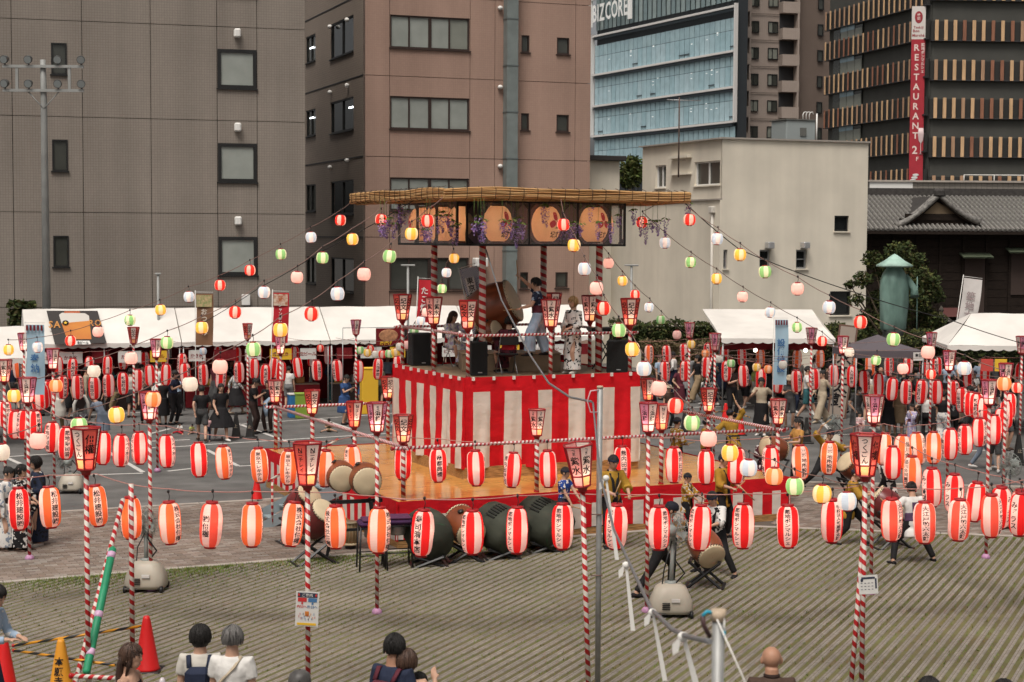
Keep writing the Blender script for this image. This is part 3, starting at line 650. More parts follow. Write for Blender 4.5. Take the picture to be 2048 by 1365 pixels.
# stripes lie flat on the paper: white centred on -y
def stripe(j, n, k): return int(((j + .5)/n + .25 + .5/k) * k) % 2
LM_ = {}
for key, c in (('R', PR), ('O', PO), ('C', PRP)):
    for v_ in range(4):      # handled paper: each one a little dented on the sides away from the writing
        b_ = MB().lathe(LPROF, 32, 0, True, None, lambda j, i: stripe(j, 32, 8), False); rv = random.Random(v_*7+1); a1, a2, a3 = [rv.uniform(0, 6.28) for _ in range(3)]
        for i_, (x, y, z) in enumerate(b_.v):
            a = math.atan2(y, x); k = 1 + .028*(.5+.5*math.sin(a))*(math.sin(2*a+z*9+a1) + .8*math.sin(3*a-z*14+a2) + .6*math.sin(z*26+a3)); b_.v[i_] = (x*k, y*k, z)
        LM_[key, v_] = b_.mesh('body', [PW, c])
LCAP = MB().lathe([(.075, .312), (.09, .312), (.094, .345), (.075, .35)], 16).lathe([(.075, -.35), (.092, -.345), (.088, -.312), (.07, -.312)], 16).mesh('cap_rings', CAPR)
LTOP = MB().lathe([(.075, .312), (.09, .312), (.094, .348), (.07, .35)], 16).mesh('top_ring', CAPR); LBOT = MB().lathe([(.07, -.345), (.09, -.343), (.086, -.312), (.07, -.312)], 16).mesh('bottom_ring', CAPR)
LCORD = MB().tube([(0, 0, .34), (.02, 0, .42), (0, 0, .5)], .006, 5).ball((0, 0, .5), (.022, .022, .03), 8, 6).mesh('hanging_cord', WIRE)
LT_ = {}
def letter_mesh(s):
    if s not in LT_:
        n = len(s); size = min(.105, .56/(n*1.04)); V, Fc = text(s, size, True, .022 if n < 8 else .012, min(1.35, .115/size), 1.04)
        vs = []
        for x, y in V:
            r = .1665 + 0*x; a = x/.165 - math.pi/2; rr = lprof(y) + .003; vs.append((rr*math.cos(a), rr*math.sin(a), y))
        LT_[s] = MB().add(vs, Fc).mesh('lettering', INK())
    return LT_[s]
def swing(o, rz, i):
    rr = random.Random(i * 7 + 3); o.rotation_euler = (R(rr.gauss(0, 2.4)), R(rr.gauss(0, 2.8)), rz)
NL = 0
def long_lantern(p, col, rz, txt, label, group, s=1.0):
    global NL; NL += 1
    p = Vector(p) + Vector((0, 0, random.Random(NL+31).gauss(0, .012))); o = thing('long_paper_lantern', label, 'lantern', p, 0, group); swing(o, rz + random.Random(NL+99).gauss(0, .12), NL); o.scale = (s*random.Random(NL).uniform(.97, 1.03), s*random.Random(NL+5).uniform(.95, 1.03), s*random.Random(NL+9).uniform(.95, 1.03))
    link('body', LM_[col, NL % 4], o); link('top_ring', LTOP, o); link('bottom_ring', LBOT, o); link('hanging_cord', LCORD, o)
    if txt: link('lettering', letter_mesh(txt), o)
    if p.y < 45: lit(o, BULB_L, random.Random(NL).uniform(.02, .12))
    return o
# round lanterns
RP = [(.05 + .077*math.sin(math.pi*t/10)**.75, -.115*math.cos(math.pi*t/10)) for t in range(11)]
RC = dict(R=((.8, .05, .035), (.86, .62, .52)), P=((.88, .6, .55), (.88, .58, .53)), Y=((.88, .56, .1), (.88, .74, .52)), G=((.3, .58, .24), (.82, .8, .6)), B=((.52, .62, .72), (.85, .75, .7)), W=((.7, .66, .6), (.74, .7, .63)), O=((.86, .3, .1), (.88, .6, .42)))
RM_ = {}
for k, (a, b) in RC.items():
    RM_[k] = MB().lathe(RP, 32, 0, True, None, lambda j, i: stripe(j, 32, 8), False).mesh('body', [paper('round_b_'+k, b, .85), paper('round_a_'+k, a, .85)])
RTOP = MB().lathe([(.045, .113), (.056, .113), (.058, .13), (.045, .132)], 14).mesh('top_ring', CAPR); RBOT = MB().lathe([(.045, -.132), (.056, -.13), (.054, -.113), (.045, -.113)], 14).mesh('bottom_ring', CAPR)
RCORD = MB().tube([(0, 0, .13), (.012, 0, .19), (0, 0, .24)], .005, 5).ball((0, 0, .24), (.02, .02, .026), 8, 6).mesh('hanging_cord', WIRE)
def round_lantern(p, col, label, group, s=1.0):
    global NL; NL += 1
    o = thing('round_paper_lantern', label, 'lantern', p, 0, group); swing(o, random.Random(NL).uniform(-.4, .4), NL); o.scale = (s, s, s)
    link('body', RM_[col], o); link('top_ring', RTOP, o); link('bottom_ring', RBOT, o); link('hanging_cord', RCORD, o); 
    if p.y < 45: lit(o, BULB_R, .02)
    return o
# bonbori: six-sided tapering lamp in a red frame; origin at its foot, 0.58 high
BF = mat('bonbori_frame', (.27, .008, .012), .4); BP = dict(W=paper('pane_white', (.82, .72, .64), .8), P=paper('pane_pink', (.82, .4, .37), .8), R=paper('pane_red', (.72, .13, .1), .8), A=paper('pane_amber', (.9, .5, .22), 1.0), K=paper('pane_rose', (.72, .3, .42), .7))
ZB, ZM, ZT, RBt, RTt = .075, .205, .58, .105, .185
def hexr(z): return RBt + (RTt-RBt)*(z-ZB)/(ZT-ZB)
def hexp(i, z, k=1.0): a = math.pi/3*i; r = hexr(z)*k; return Vector((r*math.cos(a), r*math.sin(a), z))
f = MB()
for i in range(6):
    f.tube([hexp(i, ZB), hexp(i, ZT)], .0125, 4, up=(1, 0, 0), smooth=False)
    for z, t in ((ZB, .014), (ZM, .010), (ZT, .013)): f.tube([hexp(i, z), hexp(i+1, z)], t, 4, up=(0, 0, 1), smooth=False)
BFRAME = f.mesh('frame', BF)
BFOOT = MB().lathe([(.02, 0), (.055, .0), (.06, .03), (.085, .06), (.105, .07), (.105, .085)], 6, 0, False).mesh('foot', BF)
BTOP = MB().lathe([(.165, .565), (.168, .565), (.168, .572)], 6, 0, False, None, None, False).mesh('rim', BF)
UP = [MB().quad(hexp(i, ZM, .97), hexp(i+1, ZM, .97), hexp(i+1, ZT-.004, .97), hexp(i, ZT-.004, .97)).v for i in range(6)]
PM = {}
def pane_mesh(i, k, lower):
    key = (i, k, lower)
    if key not in PM:
        z0, z1 = (ZB+.008, ZM-.004) if lower else (ZM+.004, ZT-.006)
        PM[key] = MB().quad(hexp(i, z0, .97), hexp(i+1, z0, .97), hexp(i+1, z1, .97), hexp(i, z1, .97)).mesh('lower_pane' if lower else 'pane', BP[k])
    return PM[key]
BT = {}
def bon_text(specs):
    """lettering on the six panes"""
    if specs not in BT:
        g = MB()
        for i in range(6):
            s = specs[i % len(specs)]
            if not s: continue
            z0, z1 = ZM+.02, ZT-.02; c0 = (hexp(i, z0)+hexp(i+1, z0))/2; c1 = (hexp(i, z1)+hexp(i+1, z1))/2
            up = (c1-c0).normalized(); rt = (hexp(i+1, z0)-hexp(i, z0)).normalized(); nn = rt.cross(up)
            if s == '紫水': parts = [('紫水', .115, .36), ('割烹', .04, .86)]
            elif s == 'Nニチレイ': parts = [('N', .085, .83), ('ニチレイ', .066, .4)]
            elif s == '味の浜藤': parts = [('味の', .042, .82), ('浜藤', .1, .4)]
            else: parts = [(s, min(.125, .33/len(s)), .5)]
            for tx, size, t in parts:
                c = c0 + (c1-c0)*t; M = frame_mat(c + nn*.004, rt, nn)
                V, Fc = text(tx, size, True, .03, 1.0, 1.0); g.add([(x, y, 0) for x, y in V], Fc, 0, False, M)
        BT[specs] = g.mesh('lettering', INK())
    return BT[specs]
def bonbori(p, colours, lower, specs, label, group, s=1.0, rz=0, tilt=(0, 0), M=None):
    o = thing('bonbori_lamp', label, 'lamp', p, rz, group); o.scale = (s, s, s)
    if M is not None: o.matrix_basis = M
    else: o.rotation_euler = (tilt[0], tilt[1], rz)
    link('frame', BFRAME, o); link('foot', BFOOT, o)
    for i in range(6):
        link('pane', pane_mesh(i, colours[i % len(colours)], False), o); link('lower_pane', pane_mesh(i, lower[i % len(lower)], True), o)
    if specs: link('lettering', bon_text(specs), o)
    if p.y < 45: lit(o, BULB_B, .2)
    return o
# striped poles and rails: local z runs along the pole
HX = helix('pole_stripe', (.62, .58, .52), (.42, .012, .015), .135); HXR = helix('rail_stripe', (.62, .55, .53), (.36, .012, .025), .085)
PBAG = mat('pole_foot_pink', (.42, .22, .36), .6, noise=.2, nscale=20)
def pole(p, q, r, name, label, cat, mt=None, group=None, parent=None, foot=False):
    p, q = Vector(p), Vector(q); L = (q-p).length
    sh = MB().tube([(0, 0, 0), (0, 0, L)], r, 12)
    if parent is not None:
        o = sh.build(name, mt or HX, parent); o.matrix_local = parent.matrix_basis.inverted() @ frame_mat(p, (1, .3, .2), q-p); return o
    t = bpy.data.objects.new(name, None); COL.objects.link(t); t.matrix_basis = frame_mat(p, (1, .3, .2), q-p); tag(t, label, cat, group)
    sh.build('shaft', mt or HX, t)
    if foot: MB().lathe([(.06, 0), (.085, .01), (.08, .06), (.045, .1)], 10).build('wrapped_foot', PBAG, t)
    else: MB().lathe([(r*1.12, 0), (r*1.25, .004), (r*1.25, .03), (r*1.12, .034)], 12).build('end_collar', CAPR, t)
    return t
def wire(pts, r, label, m=None, name='festoon_wire', cat='wire', sag=0):
    """one cable through the given points"""
    P_ = [Vector(p) for p in pts]; out = []
    for a, b in zip(P_, P_[1:]):
        n = 5
        for i in range(n): t = i/n; q = a.lerp(b, t); q.z -= sag*4*t*(1-t); out.append(q)
    out.append(P_[-1]); o = P_[0]
    ob = MB().tube([q - o for q in out], r, 5).build(name, m or CABLE); ob.location = o; return tag(ob, label, cat)
# ================================================================== the stage (yagura)
YC, YA = Vector((.03, 37.6, 0)), R(24.5)
YM = frame_mat(YC, (math.cos(YA), math.sin(YA), 0), (0, 0, 1))
def yl(a, b, z=0): return YM @ Vector((a, b, z))
RED = mat('curtain_red', (.54, .008, .015), .75, noise=.16, nscale=2.5, bump=.7, bscale=6, stretch=(1, 1, 1.6)); CWH = mat('curtain_white', (.6, .54, .48), .8, noise=.09, nscale=2.5, bump=.7, bscale=6, stretch=(1, 1, 1.6))
REED = mat('reed', (.40, .22, .085), .75, noise=.55, nscale=6, stretch=(1, 12, 12), bump=.6, bscale=20, detail=6); REEDX = mat('reed_ends', (.34, .18, .075), .8, noise=.6, nscale=20, stretch=(1, 12, 12), bump=.6)
PLY = stain(mat('plywood_deck', (.62, .29, .075), .16, noise=.22, nscale=2.2, stretch=(1, 5, 1), spec=.5), (1.2, 1.2, 1.2), .8, 1.08); PLYD = mat('plywood_plain', (.25, .175, .11), .6, noise=.25, nscale=3, stretch=(1, 6, 1)); BLK = mat('black_steel', (.012, .012, .013), .45)
# --- lower stage
LS = thing('lower_stage', 'square lower stage with glossy orange deck and red and white striped skirt', 'stage', YC, YA)
H1, Z1 = 4.33, .9
MB().box((0, 0, .43), (2*H1-.12, 2*H1-.12, .82)).build('framework', mat('stage_dark', (.05, .04, .03), .9), LS)
nx, ny = 10, 5; pw, ph = 2*H1/nx, 2*H1/ny
sh = [MB().bbox((0, 0, 0), (pw-.006, ph-.006, .05), .004).mesh('deck_panel', PLY)]
for i in range(nx):
    for j in range(ny): o = link('deck_panel', sh[0], LS); o.location = (-H1+pw*(i+.5), -H1+ph*(j+.5), Z1-.025+random.uniform(-.001, .001))
def curtain(parent, p, d, L, z0, z1, band, per, first, name, fold=.03, wh=.5, amp0=.0):
    """striped cloth from p along d, outward to the right of d; one mesh, folds as relief"""
    nx_ = int(L/per*16); nz = 9; lev = [0, band/(z1-z0)] + [band/(z1-z0) + (1-band/(z1-z0))*k/8 for k in range(1, 9)]; L += .17; p = (p[0]-d[0]*.085, p[1]-d[1]*.085); n = Vector((d[1], -d[0])); g = MB(); vs = []
    for i in range(nx_+1):
        s = L*i/nx_
        for j in range(nz+1):
            v = lev[j]; z = z1 + (z0-z1)*v
            o = .05 + fold*v*(math.sin(s*5.1)+.6*math.sin(s*11.3+1+v)+.4*math.sin(s*23+v*3)) + fold*.35*math.sin(s*3.1+v*7)*math.sin(v*11+s*2) + amp0*math.sin(s*3.3)
            zz = z + .025*math.sin(s*2.7+first*9)*v
            vs.append((p[0]+d[0]*s+n.x*o, p[1]+d[1]*s+n.y*o, zz))
    fs = []; ms = []
    for i in range(nx_):
        c = ((L*(i+.5)/nx_)/per + first) % 1 < wh
        for j in range(nz):
            fs.append((i*(nz+1)+j, i*(nz+1)+j+1, (i+1)*(nz+1)+j+1, (i+1)*(nz+1)+j)); ms.append(1 if c and j > 0 else 0)
    g.v = vs; g.f = fs; g.m = ms; g.sm = [True]*len(fs)
    return g.build(name, [RED, CWH], parent)
for (p, d, fst, wh) in (((-H1, -H1), (1, 0), .2, .5), ((-H1, H1), (0, -1), .1, .5), ((H1, -H1), (0, 1), .3, .5), ((H1, H1), (-1, 0), .5, .5)):
    curtain(LS, p, d, 2*H1, .16, Z1+.012, .27, .47*2 if False else .47, fst, 'skirt_curtain', .006, wh)
for (x, y, dx_, dy_) in ((0, -H1-.02, 2*H1+.1, .06), (0, H1+.02, 2*H1+.1, .06), (-H1-.02, 0, .06, 2*H1), (H1+.02, 0, .06, 2*H1)): MB().box((x, y, .075), (dx_, dy_, .15)).build('reed_plinth', REED, LS)
# --- fence of the lower stage, one rail a side and a lamp on every post
ZR1 = 1.9; E1 = 4.2
cs = [(-E1, -E1), (E1, -E1), (E1, E1), (-E1, E1)]
SIDE = ['front right', 'far right', 'back', 'left']
for i in range(4):
    a, b = Vector(cs[i]), Vector(cs[(i+1) % 4]); d = (b-a).normalized()
    pole(yl(*(a-d*.25), ZR1), yl(*(b+d*.25), ZR1+.015*(i % 2)), .034, 'fence_rail', 'striped red and white rail along the %s side of the lower stage' % SIDE[i], 'rail', HXR)
KINDS_ = {'紀文': (('紀文',), 'WR', 'AP'), '紫水': (('紫水',), 'WP', 'AP'), 'N': (('Nニチレイ',), 'WR', 'AR'), '浜藤': (('味の浜藤',), 'WK', 'WP')}
def bon(kind, p, label, group, s=1.0, rz=0, **k):
    sp, c, l = KINDS_[kind]; return bonbori(p, c, l, sp, label, group, s, rz, **k)
WHO = {'紀文': 'two bold characters', '紫水': 'two large and two small characters', 'N': 'an angular logo over four letters', '浜藤': 'dense brush characters'}
PTS = [((-4.2, -4.2), '紀文', 'front corner', .12), ((-1.4, -4.2), '紫水', 'front right side near the front corner', .5), ((1.4, -4.2), 'N', 'front right side nearer the right corner', .15), ((4.2, -4.2), '紫水', 'right corner', .5),
       ((-4.2, -1.4), 'N', 'left side near the front corner', .5), ((-4.2, 1.4), '紀文', 'left side nearer the far left corner', .5), ((-4.2, 4.2), '紫水', 'far left corner', .45), ((4.2, -1.4), '紀文', 'far right side near the right corner', .1), ((4.2, 1.4), 'N', 'far right side, second from right corner', .2), ((-1.4, 4.2), '紀文', 'back side behind the tower', .5)]
for (ab, kd, wh, rz) in PTS:
    pole(yl(*ab, Z1), yl(*ab, ZR1+.06), .045, 'fence_post', 'short striped post on the lower stage, %s' % wh, 'post', HX)
    bon(kd, yl(*ab, ZR1+.05), 'red framed lamp on the lower stage fence, %s' % wh, 'lamps on the lower stage fence', 1.0, rz)
# --- tower
TW = thing('stage_tower', 'central drum tower in red and white striped cloth under a flat reed roof', 'stage tower', YC, YA)
H2, Z2 = 2.0, 2.98
MB().box((0, 0, (Z1+Z2)/2), (2*H2-.1, 2*H2-.1, Z2-Z1-.06)).build('box_frame', mat('stage_dark', (.05, .04, .03), .9), TW)
nb = 8
for i in range(nb): o = MB().bbox((0, 0, 0), (2*H2/nb-.006, 2*H2-.02, .05), .004).build('deck_board', PLYD, TW); o.location = (-H2+2*H2/nb*(i+.5), 0, Z2-.025+random.uniform(-.002, .002))
for (p, d, fst) in (((-H2, -H2), (1, 0), .68), ((-H2, H2), (0, -1), .95), ((H2, -H2), (0, 1), .3), ((H2, H2), (-1, 0), .5)): curtain(TW, p, d, 2*H2, Z1+.2, Z2+.03, .31, .735, fst, 'striped_curtain', .042)
for (x, y, dx_, dy_) in ((0, -H2-.02, 2*H2+.1, .06), (0, H2+.02, 2*H2+.1, .06), (-H2-.02, 0, .06, 2*H2), (H2+.02, 0, .06, 2*H2)): MB().box((x, y, Z1+.12), (dx_, dy_, .24)).build('reed_plinth', REED, TW)
TAPE = mat('white_tape', (.7, .68, .64), .6)
for k in range(9):
    for (x, y) in (((-1.85+.46*k), -H2-.075), (-H2-.075, -1.85+.46*k)): MB().box((x, y, Z2+.0), (.05, .05, .075)).build('curtain_clip', TAPE, TW)
E2 = 1.9; ZR2 = Z2+.88; c2 = [(-E2, -E2), (E2, -E2), (E2, E2), (-E2, E2)]
for i in range(4):
    a, b = Vector(c2[i]), Vector(c2[(i+1) % 4]); d = (b-a).normalized()
    pole(yl(*(a-d*.2), ZR2), yl(*(b+d*.2), ZR2+.02*(i % 2)), .03, 'fence_rail', 'striped red and white rail along the %s side of the tower deck' % SIDE[i], 'rail', HXR)
for (ab, kd, wh, rz) in (((-E2, -E2), '紀文', 'front corner', .5), ((0, -E2), '紫水', 'middle of the front right side', .05), ((E2, -E2), '紀文', 'right corner', .1), ((-E2, 0), '紫水', 'middle of the left side', .5), ((-E2, E2), '紀文', 'far left corner', .2), ((E2, 0), '紫水', 'far right side behind the right post', .4), ((E2, E2), '紀文', 'back corner behind another lamp', .3)):
    pole(yl(*ab, Z2), yl(*ab, ZR2+.1), .042, 'fence_post', 'short striped post on the tower deck, %s' % wh, 'post', HX)
    bon(kd, yl(*ab, ZR2+.08), 'red framed paper lamp on the tower deck fence, %s' % wh, 'lamps on the tower deck fence', 1.12, rz)
HXB = helix('tower_post_stripe', (.6, .55, .5), (.42, .012, .018), .17)
for (a, b) in ((-1.33, -1.33), (1.4, -1.4), (-1.35, 1.35), (1.4, 1.4)): pole(yl(a, b, Z2), yl(a, b, 6.62), .075, 'tower_post', '', '', HXB, None, TW)
# roof of reed blinds
RH, RZ = 2.8, 6.66
g = MB(); n = 28; tk = .2
def rz_(u, v): return RZ + .02*math.sin(u*3.1+1)*math.cos(v*2.3) + .015*math.sin(u*7+v*5) - .03*(abs(u)**6) - .02*(abs(v)**6)
top = []; bot = []
for i in range(n+1):
    for j in range(n+1):
        u, v = -1+2*i/n, -1+2*j/n; e = 1 + .012*math.sin(13*u+5*v)
        top.append((u*RH*e, v*RH*e, rz_(u, v)+tk)); bot.append((u*RH*e*.985, v*RH*e*.985, rz_(u, v)))
N = n+1; fs = []
for i in range(n):
    for j in range(n): a = i*N+j; fs.append((a, a+N, a+N+1, a+1)); fs.append((N*N+a, N*N+a+1, N*N+a+N+1, N*N+a+N))
ed = [i*N for i in range(N)] + [n*N+j for j in range(1, N)] + [i*N+n for i in range(n-1, -1, -1)] + [j for j in range(n-1, 0, -1)]
for a, b in zip(ed, ed[1:]+ed[:1]): fs.append((a, b, N*N+b, N*N+a))
g.add(top+bot, fs, 0); g.build('reed_roof', REED, TW)
# loose reed edge rolled over the four sides, with dark binding cords
for (ax, sgn) in ((0, -1), (0, 1), (1, -1), (1, 1)):
    e = MB(); bd = MB(); rnd = random.Random(ax*2+sgn)
    for k in range(46):
        z = RZ + .02 + .2*rnd.random(); o = RH + .03*rnd.random(); a, b = -RH - .04*rnd.random(), RH + .04*rnd.random(); w_ = .02
        P_ = [(a+(b-a)*t, sgn*o + .015*math.sin(k+t*9), z + .015*math.sin(t*6.5+ax*2) - .03*abs(2*t-1)**6 + .015*math.sin(k*3+t*14)) for t in [i/14 for i in range(15)]]
        e.tube([p if ax == 0 else (p[1], p[0], p[2]) for p in P_], .009 + .006*rnd.random(), 4, rnd.randint(0, 2), smooth=False)
    for k in range(18):
        x = -RH+.15 + (2*RH-.3)*k/17; P_ = [(x, sgn*(RH-.05), RZ-.02), (x, sgn*(RH+.06), RZ+.02), (x+.01, sgn*(RH+.065), RZ+.22), (x, sgn*(RH-.1), RZ+.26)]
        bd.tube([p if ax == 0 else (p[1], p[0], p[2]) for p in P_], .007, 4)
    o = e.build('reed_edge', [mat('reed_a', (.46, .27, .115), .7), mat('reed_b', (.36, .19, .075), .7), mat('reed_c', (.52, .33, .16), .7)], TW); o['kind'] = 'stuff'; bd.build('binding_cord', mat('cord_dark', (.06, .04, .03), .8), TW)
# lamp racks under the roof and their big lanterns
MAUVE = mat('rack_back', (.14, .1, .115), .8); FILM = mat('plastic_film', (.8, .78, .8), .12)
FILM.node_tree.nodes['Principled BSDF'].inputs['Alpha'].default_value = .10
CLV = mat('crest_red', (.5, .015, .03), .6, emit=.12); BIGP = paper('big_lantern_paper', (.74, .5, .31), .12, (.9, .6, .37))
BPROF = [(.16, -.37), (.23, -.34), (.31, -.26), (.365, -.14), (.385, 0), (.375, .1), (.335, .21), (.26, .31), (.17, .37)]
BIGB = MB().lathe(BPROF, 28, 0, True, None, None, False).mesh('body', BIGP); BIGR = [MB().lathe([(.14, z), (.175, z), (.175, z+.035), (.14, z+.035)], 18).mesh(nm, mat('cap_brown', (.06, .025, .02), .5)) for nm, z in (('top_ring', .365), ('bottom_ring', -.4))]
def big_r(z):
    for (r0, z0), (r1, z1) in zip(BPROF, BPROF[1:]):
        if z0 <= z <= z1: return r0+(r1-r0)*(z-z0)/(z1-z0)
    return .17
def wrap_big(V):
    o = []
    for x, y in V: rr = big_r(y)+.006; a = x/.37 - math.pi/2; o.append((rr*math.cos(a), rr*math.sin(a), y))
    return o
cl = MB()
for (cx, cy, ra) in ((0, .17, math.pi/2), (-.1, .0, math.pi*7/6), (.1, .0, -math.pi/6)):
    V = []
    for k in range(18):
        a = 2*math.pi*k/18; r = .085*(1 + .18*math.cos(2*(a-ra)) - .25*max(0, math.cos(a-ra))**12); V.append((cx+r*math.cos(a), cy+r*math.sin(a)))
    cl.add(wrap_big([(cx, cy)] + V), [(0, 1+k, 1+(k+1) % 18) for k in range(18)])
BIGC = cl.mesh('crest', CLV)
V, Fc = text('紀文', .14, False, .03); BIGT = MB().add(wrap_big([(x, y-.22) for x, y in V]), Fc).mesh('lettering', INK())
rackz = (5.74, 6.63)
for side in range(4):
    M = Matrix.Rotation(math.pi/2*side, 4, 'Z'); lab = ['front right', 'far right', 'back', 'left'][side]
    fr = MB(); bk = MB()
    x0, x1, yb, d = (-1.72, 1.66, -2.05, .66) if side in (0, 3) else (-1.15, 1.15, -2.05, .66)
    xs_ = [x0 + (x1-x0)*k/3 for k in range(4)]
    for y in (yb, yb+d):
        for z in rackz: fr.box(((x0+x1)/2, y, z), (x1-x0+.05, .045, .045))
        for x in xs_: fr.box((x, y, sum(rackz)/2), (.045, .05, rackz[1]-rackz[0]-.045))
        for x in xs_[:-1]:
            for (cx, sx_) in ((x+.03, 1), (x+(x1-x0)/3-.03, -1)):
                for (cz, sz) in ((rackz[0]+.03, 1), (rackz[1]-.03, -1)):
                    fr.add([(cx, y-.02, cz), (cx+.13*sx_, y-.02, cz), (cx, y-.02, cz+.13*sz)], [(0, 1, 2) if sx_*sz > 0 else (0, 2, 1)])
    for x in (x0, x1):
        for z in rackz: fr.box((x, yb+d/2, z), (.045, d-.05, .045))
    bk.box(((x0+x1)/2, yb+d+.04, sum(rackz)/2), (x1-x0, .02, rackz[1]-rackz[0]))
    o = fr.build('lamp_rack', BLK, TW); o.matrix_local = M; b_ = bk.build('rack_back', MAUVE, TW); b_.matrix_local = M
    for k in range(3): f_ = MB().box(((xs_[k]+xs_[k+1])/2, yb-.03, sum(rackz)/2), ((x1-x0)/3-.05, .004, rackz[1]-rackz[0]-.04)).build('plastic_sheet', FILM, TW); f_.matrix_local = M
    for k in range(3):
        if side in (1, 2) and k != 0: continue
        p = YM @ (M @ Vector(((xs_[k]+xs_[k+1])/2, yb+d/2+.01, sum(rackz)/2-.005)))
        o = thing('crest_lantern', 'large cream crest lantern, %s in the %s rack under the roof' % (['first', 'second', 'third'][k], lab), 'lantern', p, YA+math.pi/2*side + (.28 if side == 0 else -.2), 'large crest lanterns under the roof')
        link('body', BIGB, o); link('top_ring', BIGR[0], o); link('bottom_ring', BIGR[1], o); link('crest', BIGC, o); link('lettering', BIGT, o); o.scale = (.82, .82, 1.0)
        lit(o, BULB_X, .05)
# wisteria
WV = [mat('wist_%d' % i, c, .7) for i, c in enumerate(((.22, .12, .32), (.32, .2, .42), (.42, .32, .5), (.14, .1, .24)))]; WG = mat('wist_leaf', (.1, .15, .035), .7, noise=.3, nscale=20)
def wist_mesh(seed, L):
    rnd = random.Random(seed); g = MB()
    for k in range(int(L*260)):
        t = rnd.random(); r = .075*(1-t)**.7 + .012; a = rnd.uniform(0, 6.28); rr = r*math.sqrt(rnd.random()); c = Vector((rr*math.cos(a), rr*math.sin(a), -L*t)); s = .014 + .008*rnd.random()
        u = Vector((rnd.gauss(0, 1), rnd.gauss(0, 1), rnd.gauss(0, 1))).normalized(); v = u.orthogonal().normalized()
        g.add([c-u*s, c-v*s*.8, c+u*s, c+v*s*.8], [(0, 1, 2, 3)], rnd.choice((0, 0, 1, 1, 2, 3)))
    for k in range(9):
        a = rnd.uniform(0, 6.28); c = Vector((.04*math.cos(a), .04*math.sin(a), .03+.03*rnd.random())); e = c + Vector((.1*math.cos(a), .1*math.sin(a), -.05)); w_ = Vector((-math.sin(a), math.cos(a), .2))*.025
        g.add([c, (c+e)/2+w_, e, (c+e)/2-w_], [(0, 1, 2, 3)], 4)
    return g.mesh('flower_spray', WV + [WG])
WMESH = [wist_mesh(i, L) for i, L in enumerate((.24, .3, .36, .42))]
STEM = MB().tube([(0, 0, 0), (.01, 0, .5), (0, 0, 1)], .004, 4).mesh('stem', WG)
wl = [(205,300,34.9),(240,270,37),(300,235,37),(318,180,36.6),(280,300,36.9),(440,270,35.2),(490,310,34.4),(540,250,34.9),(595,250,34.4),(645,300,34.4),(745,290,34),(800,280,34),(905,280,34.4),(960,280,34.6),(1025,300,34.8),(1145,190,35.1),(1265,300,34.9),(1295,310,35.1),(1360,300,35.2),(1415,200,35.4),(1460,290,35.4),(1535,290,35.6),(1580,250,35.8),(1665,220,36),(1705,270,36.1),(1735,300,36.2),(1775,280,36.3),(1805,285,36.3),(1850,270,36.4),(1980,180,36.3)]
wl += [(x+rx_, y+ry_, D+.15) for (x, y, D), rx_, ry_ in zip(wl, (22, -18, 26, 30, -24, 20, -20, 24, 18, -22)*3, (-30, 20, 15, 40, -35, 10, 22, -20, 30, 12)*3)][:18]; wl.sort()
for i, (x, y, D) in enumerate(wl):
    px_, py_ = 690+x/2.885, 360+y/2.885-14
    p = atd(px_, py_, D); o = thing('wisteria_spray', 'purple wisteria spray under the reed roof, %s from the left' % nth(i), 'flowers', p, random.uniform(0, 6), 'wisteria sprays under the roof')
    link('flower_spray', WMESH[i % 4], o); s = link('stem', STEM, o); s.scale = (1, 1, max(.05, RZ + .02 - p.z))
# ================================================================== ring poles, strings of long lanterns, festoons of round ones
POS = dict(c=0, r=.6, l=-.6, R=1.05, L=-1.05, n=1.57, m=-1.57, x=2.36)
CN = dict(R='red', O='orange', C='coral')
def string(rows, where, zc=1.58, grp=None, skip=(), wr=.008):
    pts = []
    for i, (x, y, col, ps, tx) in enumerate(rows):
        p = onz(x, y, zc); rz = -math.atan2(p.x, p.y) + POS[ps]
        long_lantern(p, col, rz, tx, '%s striped long lantern, %s from left, %s' % (CN[col], nth(i), where), grp or 'lanterns on the ' + where)
        pts.append(p + Vector((0, 0, .5)))
    if len(pts) > 1:
        a, b = pts[0]+(pts[0]-pts[1])*.6, pts[-1]+(pts[-1]-pts[-2])*.6
        wire([a] + pts + [b], wr, 'thin pinkish cable carrying the %s' % where, PINKW, sag=.012)
BM = '築地ボンマルシェ'; SG = '築地寿司清'; MK = '松井建設㈱'; OE = '大江戸助六太鼓'; TG_ = '株式会社佃權'
string([(38,1019,'R','c',MK),(100,1013,'O','r',MK),(194,1010,'O','c',MK),(262,1034,'O','m',TG_),(340,1044,'O','r',TG_),(422,1050,'C','l','㈱佃權'),(504,1049,'O','n',TG_),(585,1049,'O','r',TG_),(671,1051,'O','L',TG_),(758,1060,'O','R',TG_)], 'nearest string left of the striped skirt')
string([(845,1066,'R','l','寿司清本店'),(945,1067,'R','L',BM),(1034,1059,'R','l',BM),(1125,1053,'R','l',BM),(1232,1055,'R','l',BM),(1318,1055,'R','r',BM),(1400,1055,'R','L',BM),(1486,1054,'R','l',BM),(1576,1052,'R','c',BM),(1664,1042,'R','r','学校法人武蔵野太鼓')], 'nearest string in front of the drums')
string([(1783,1040,'C','R',OE),(1849,1043,'C','c',OE),(1918,1041,'C','r',OE),(1983,1035,'C','R',OE),(2045,1023,'C','L',OE)], 'nearest string at the right edge')
string([(69,851,'R','r',SG),(104,874,'R','l',SG),(132,887,'R','c',SG),(206,896,'R','n',SG),(242,900,'R','R','リベラホーム'),(279,897,'R','L','リベラホーム'),(334,902,'R','R','リベラホーム'),(398,918,'R','n',SG),(448,924,'O','R','東京エレキテル')], 'string over the parking lines on the left')
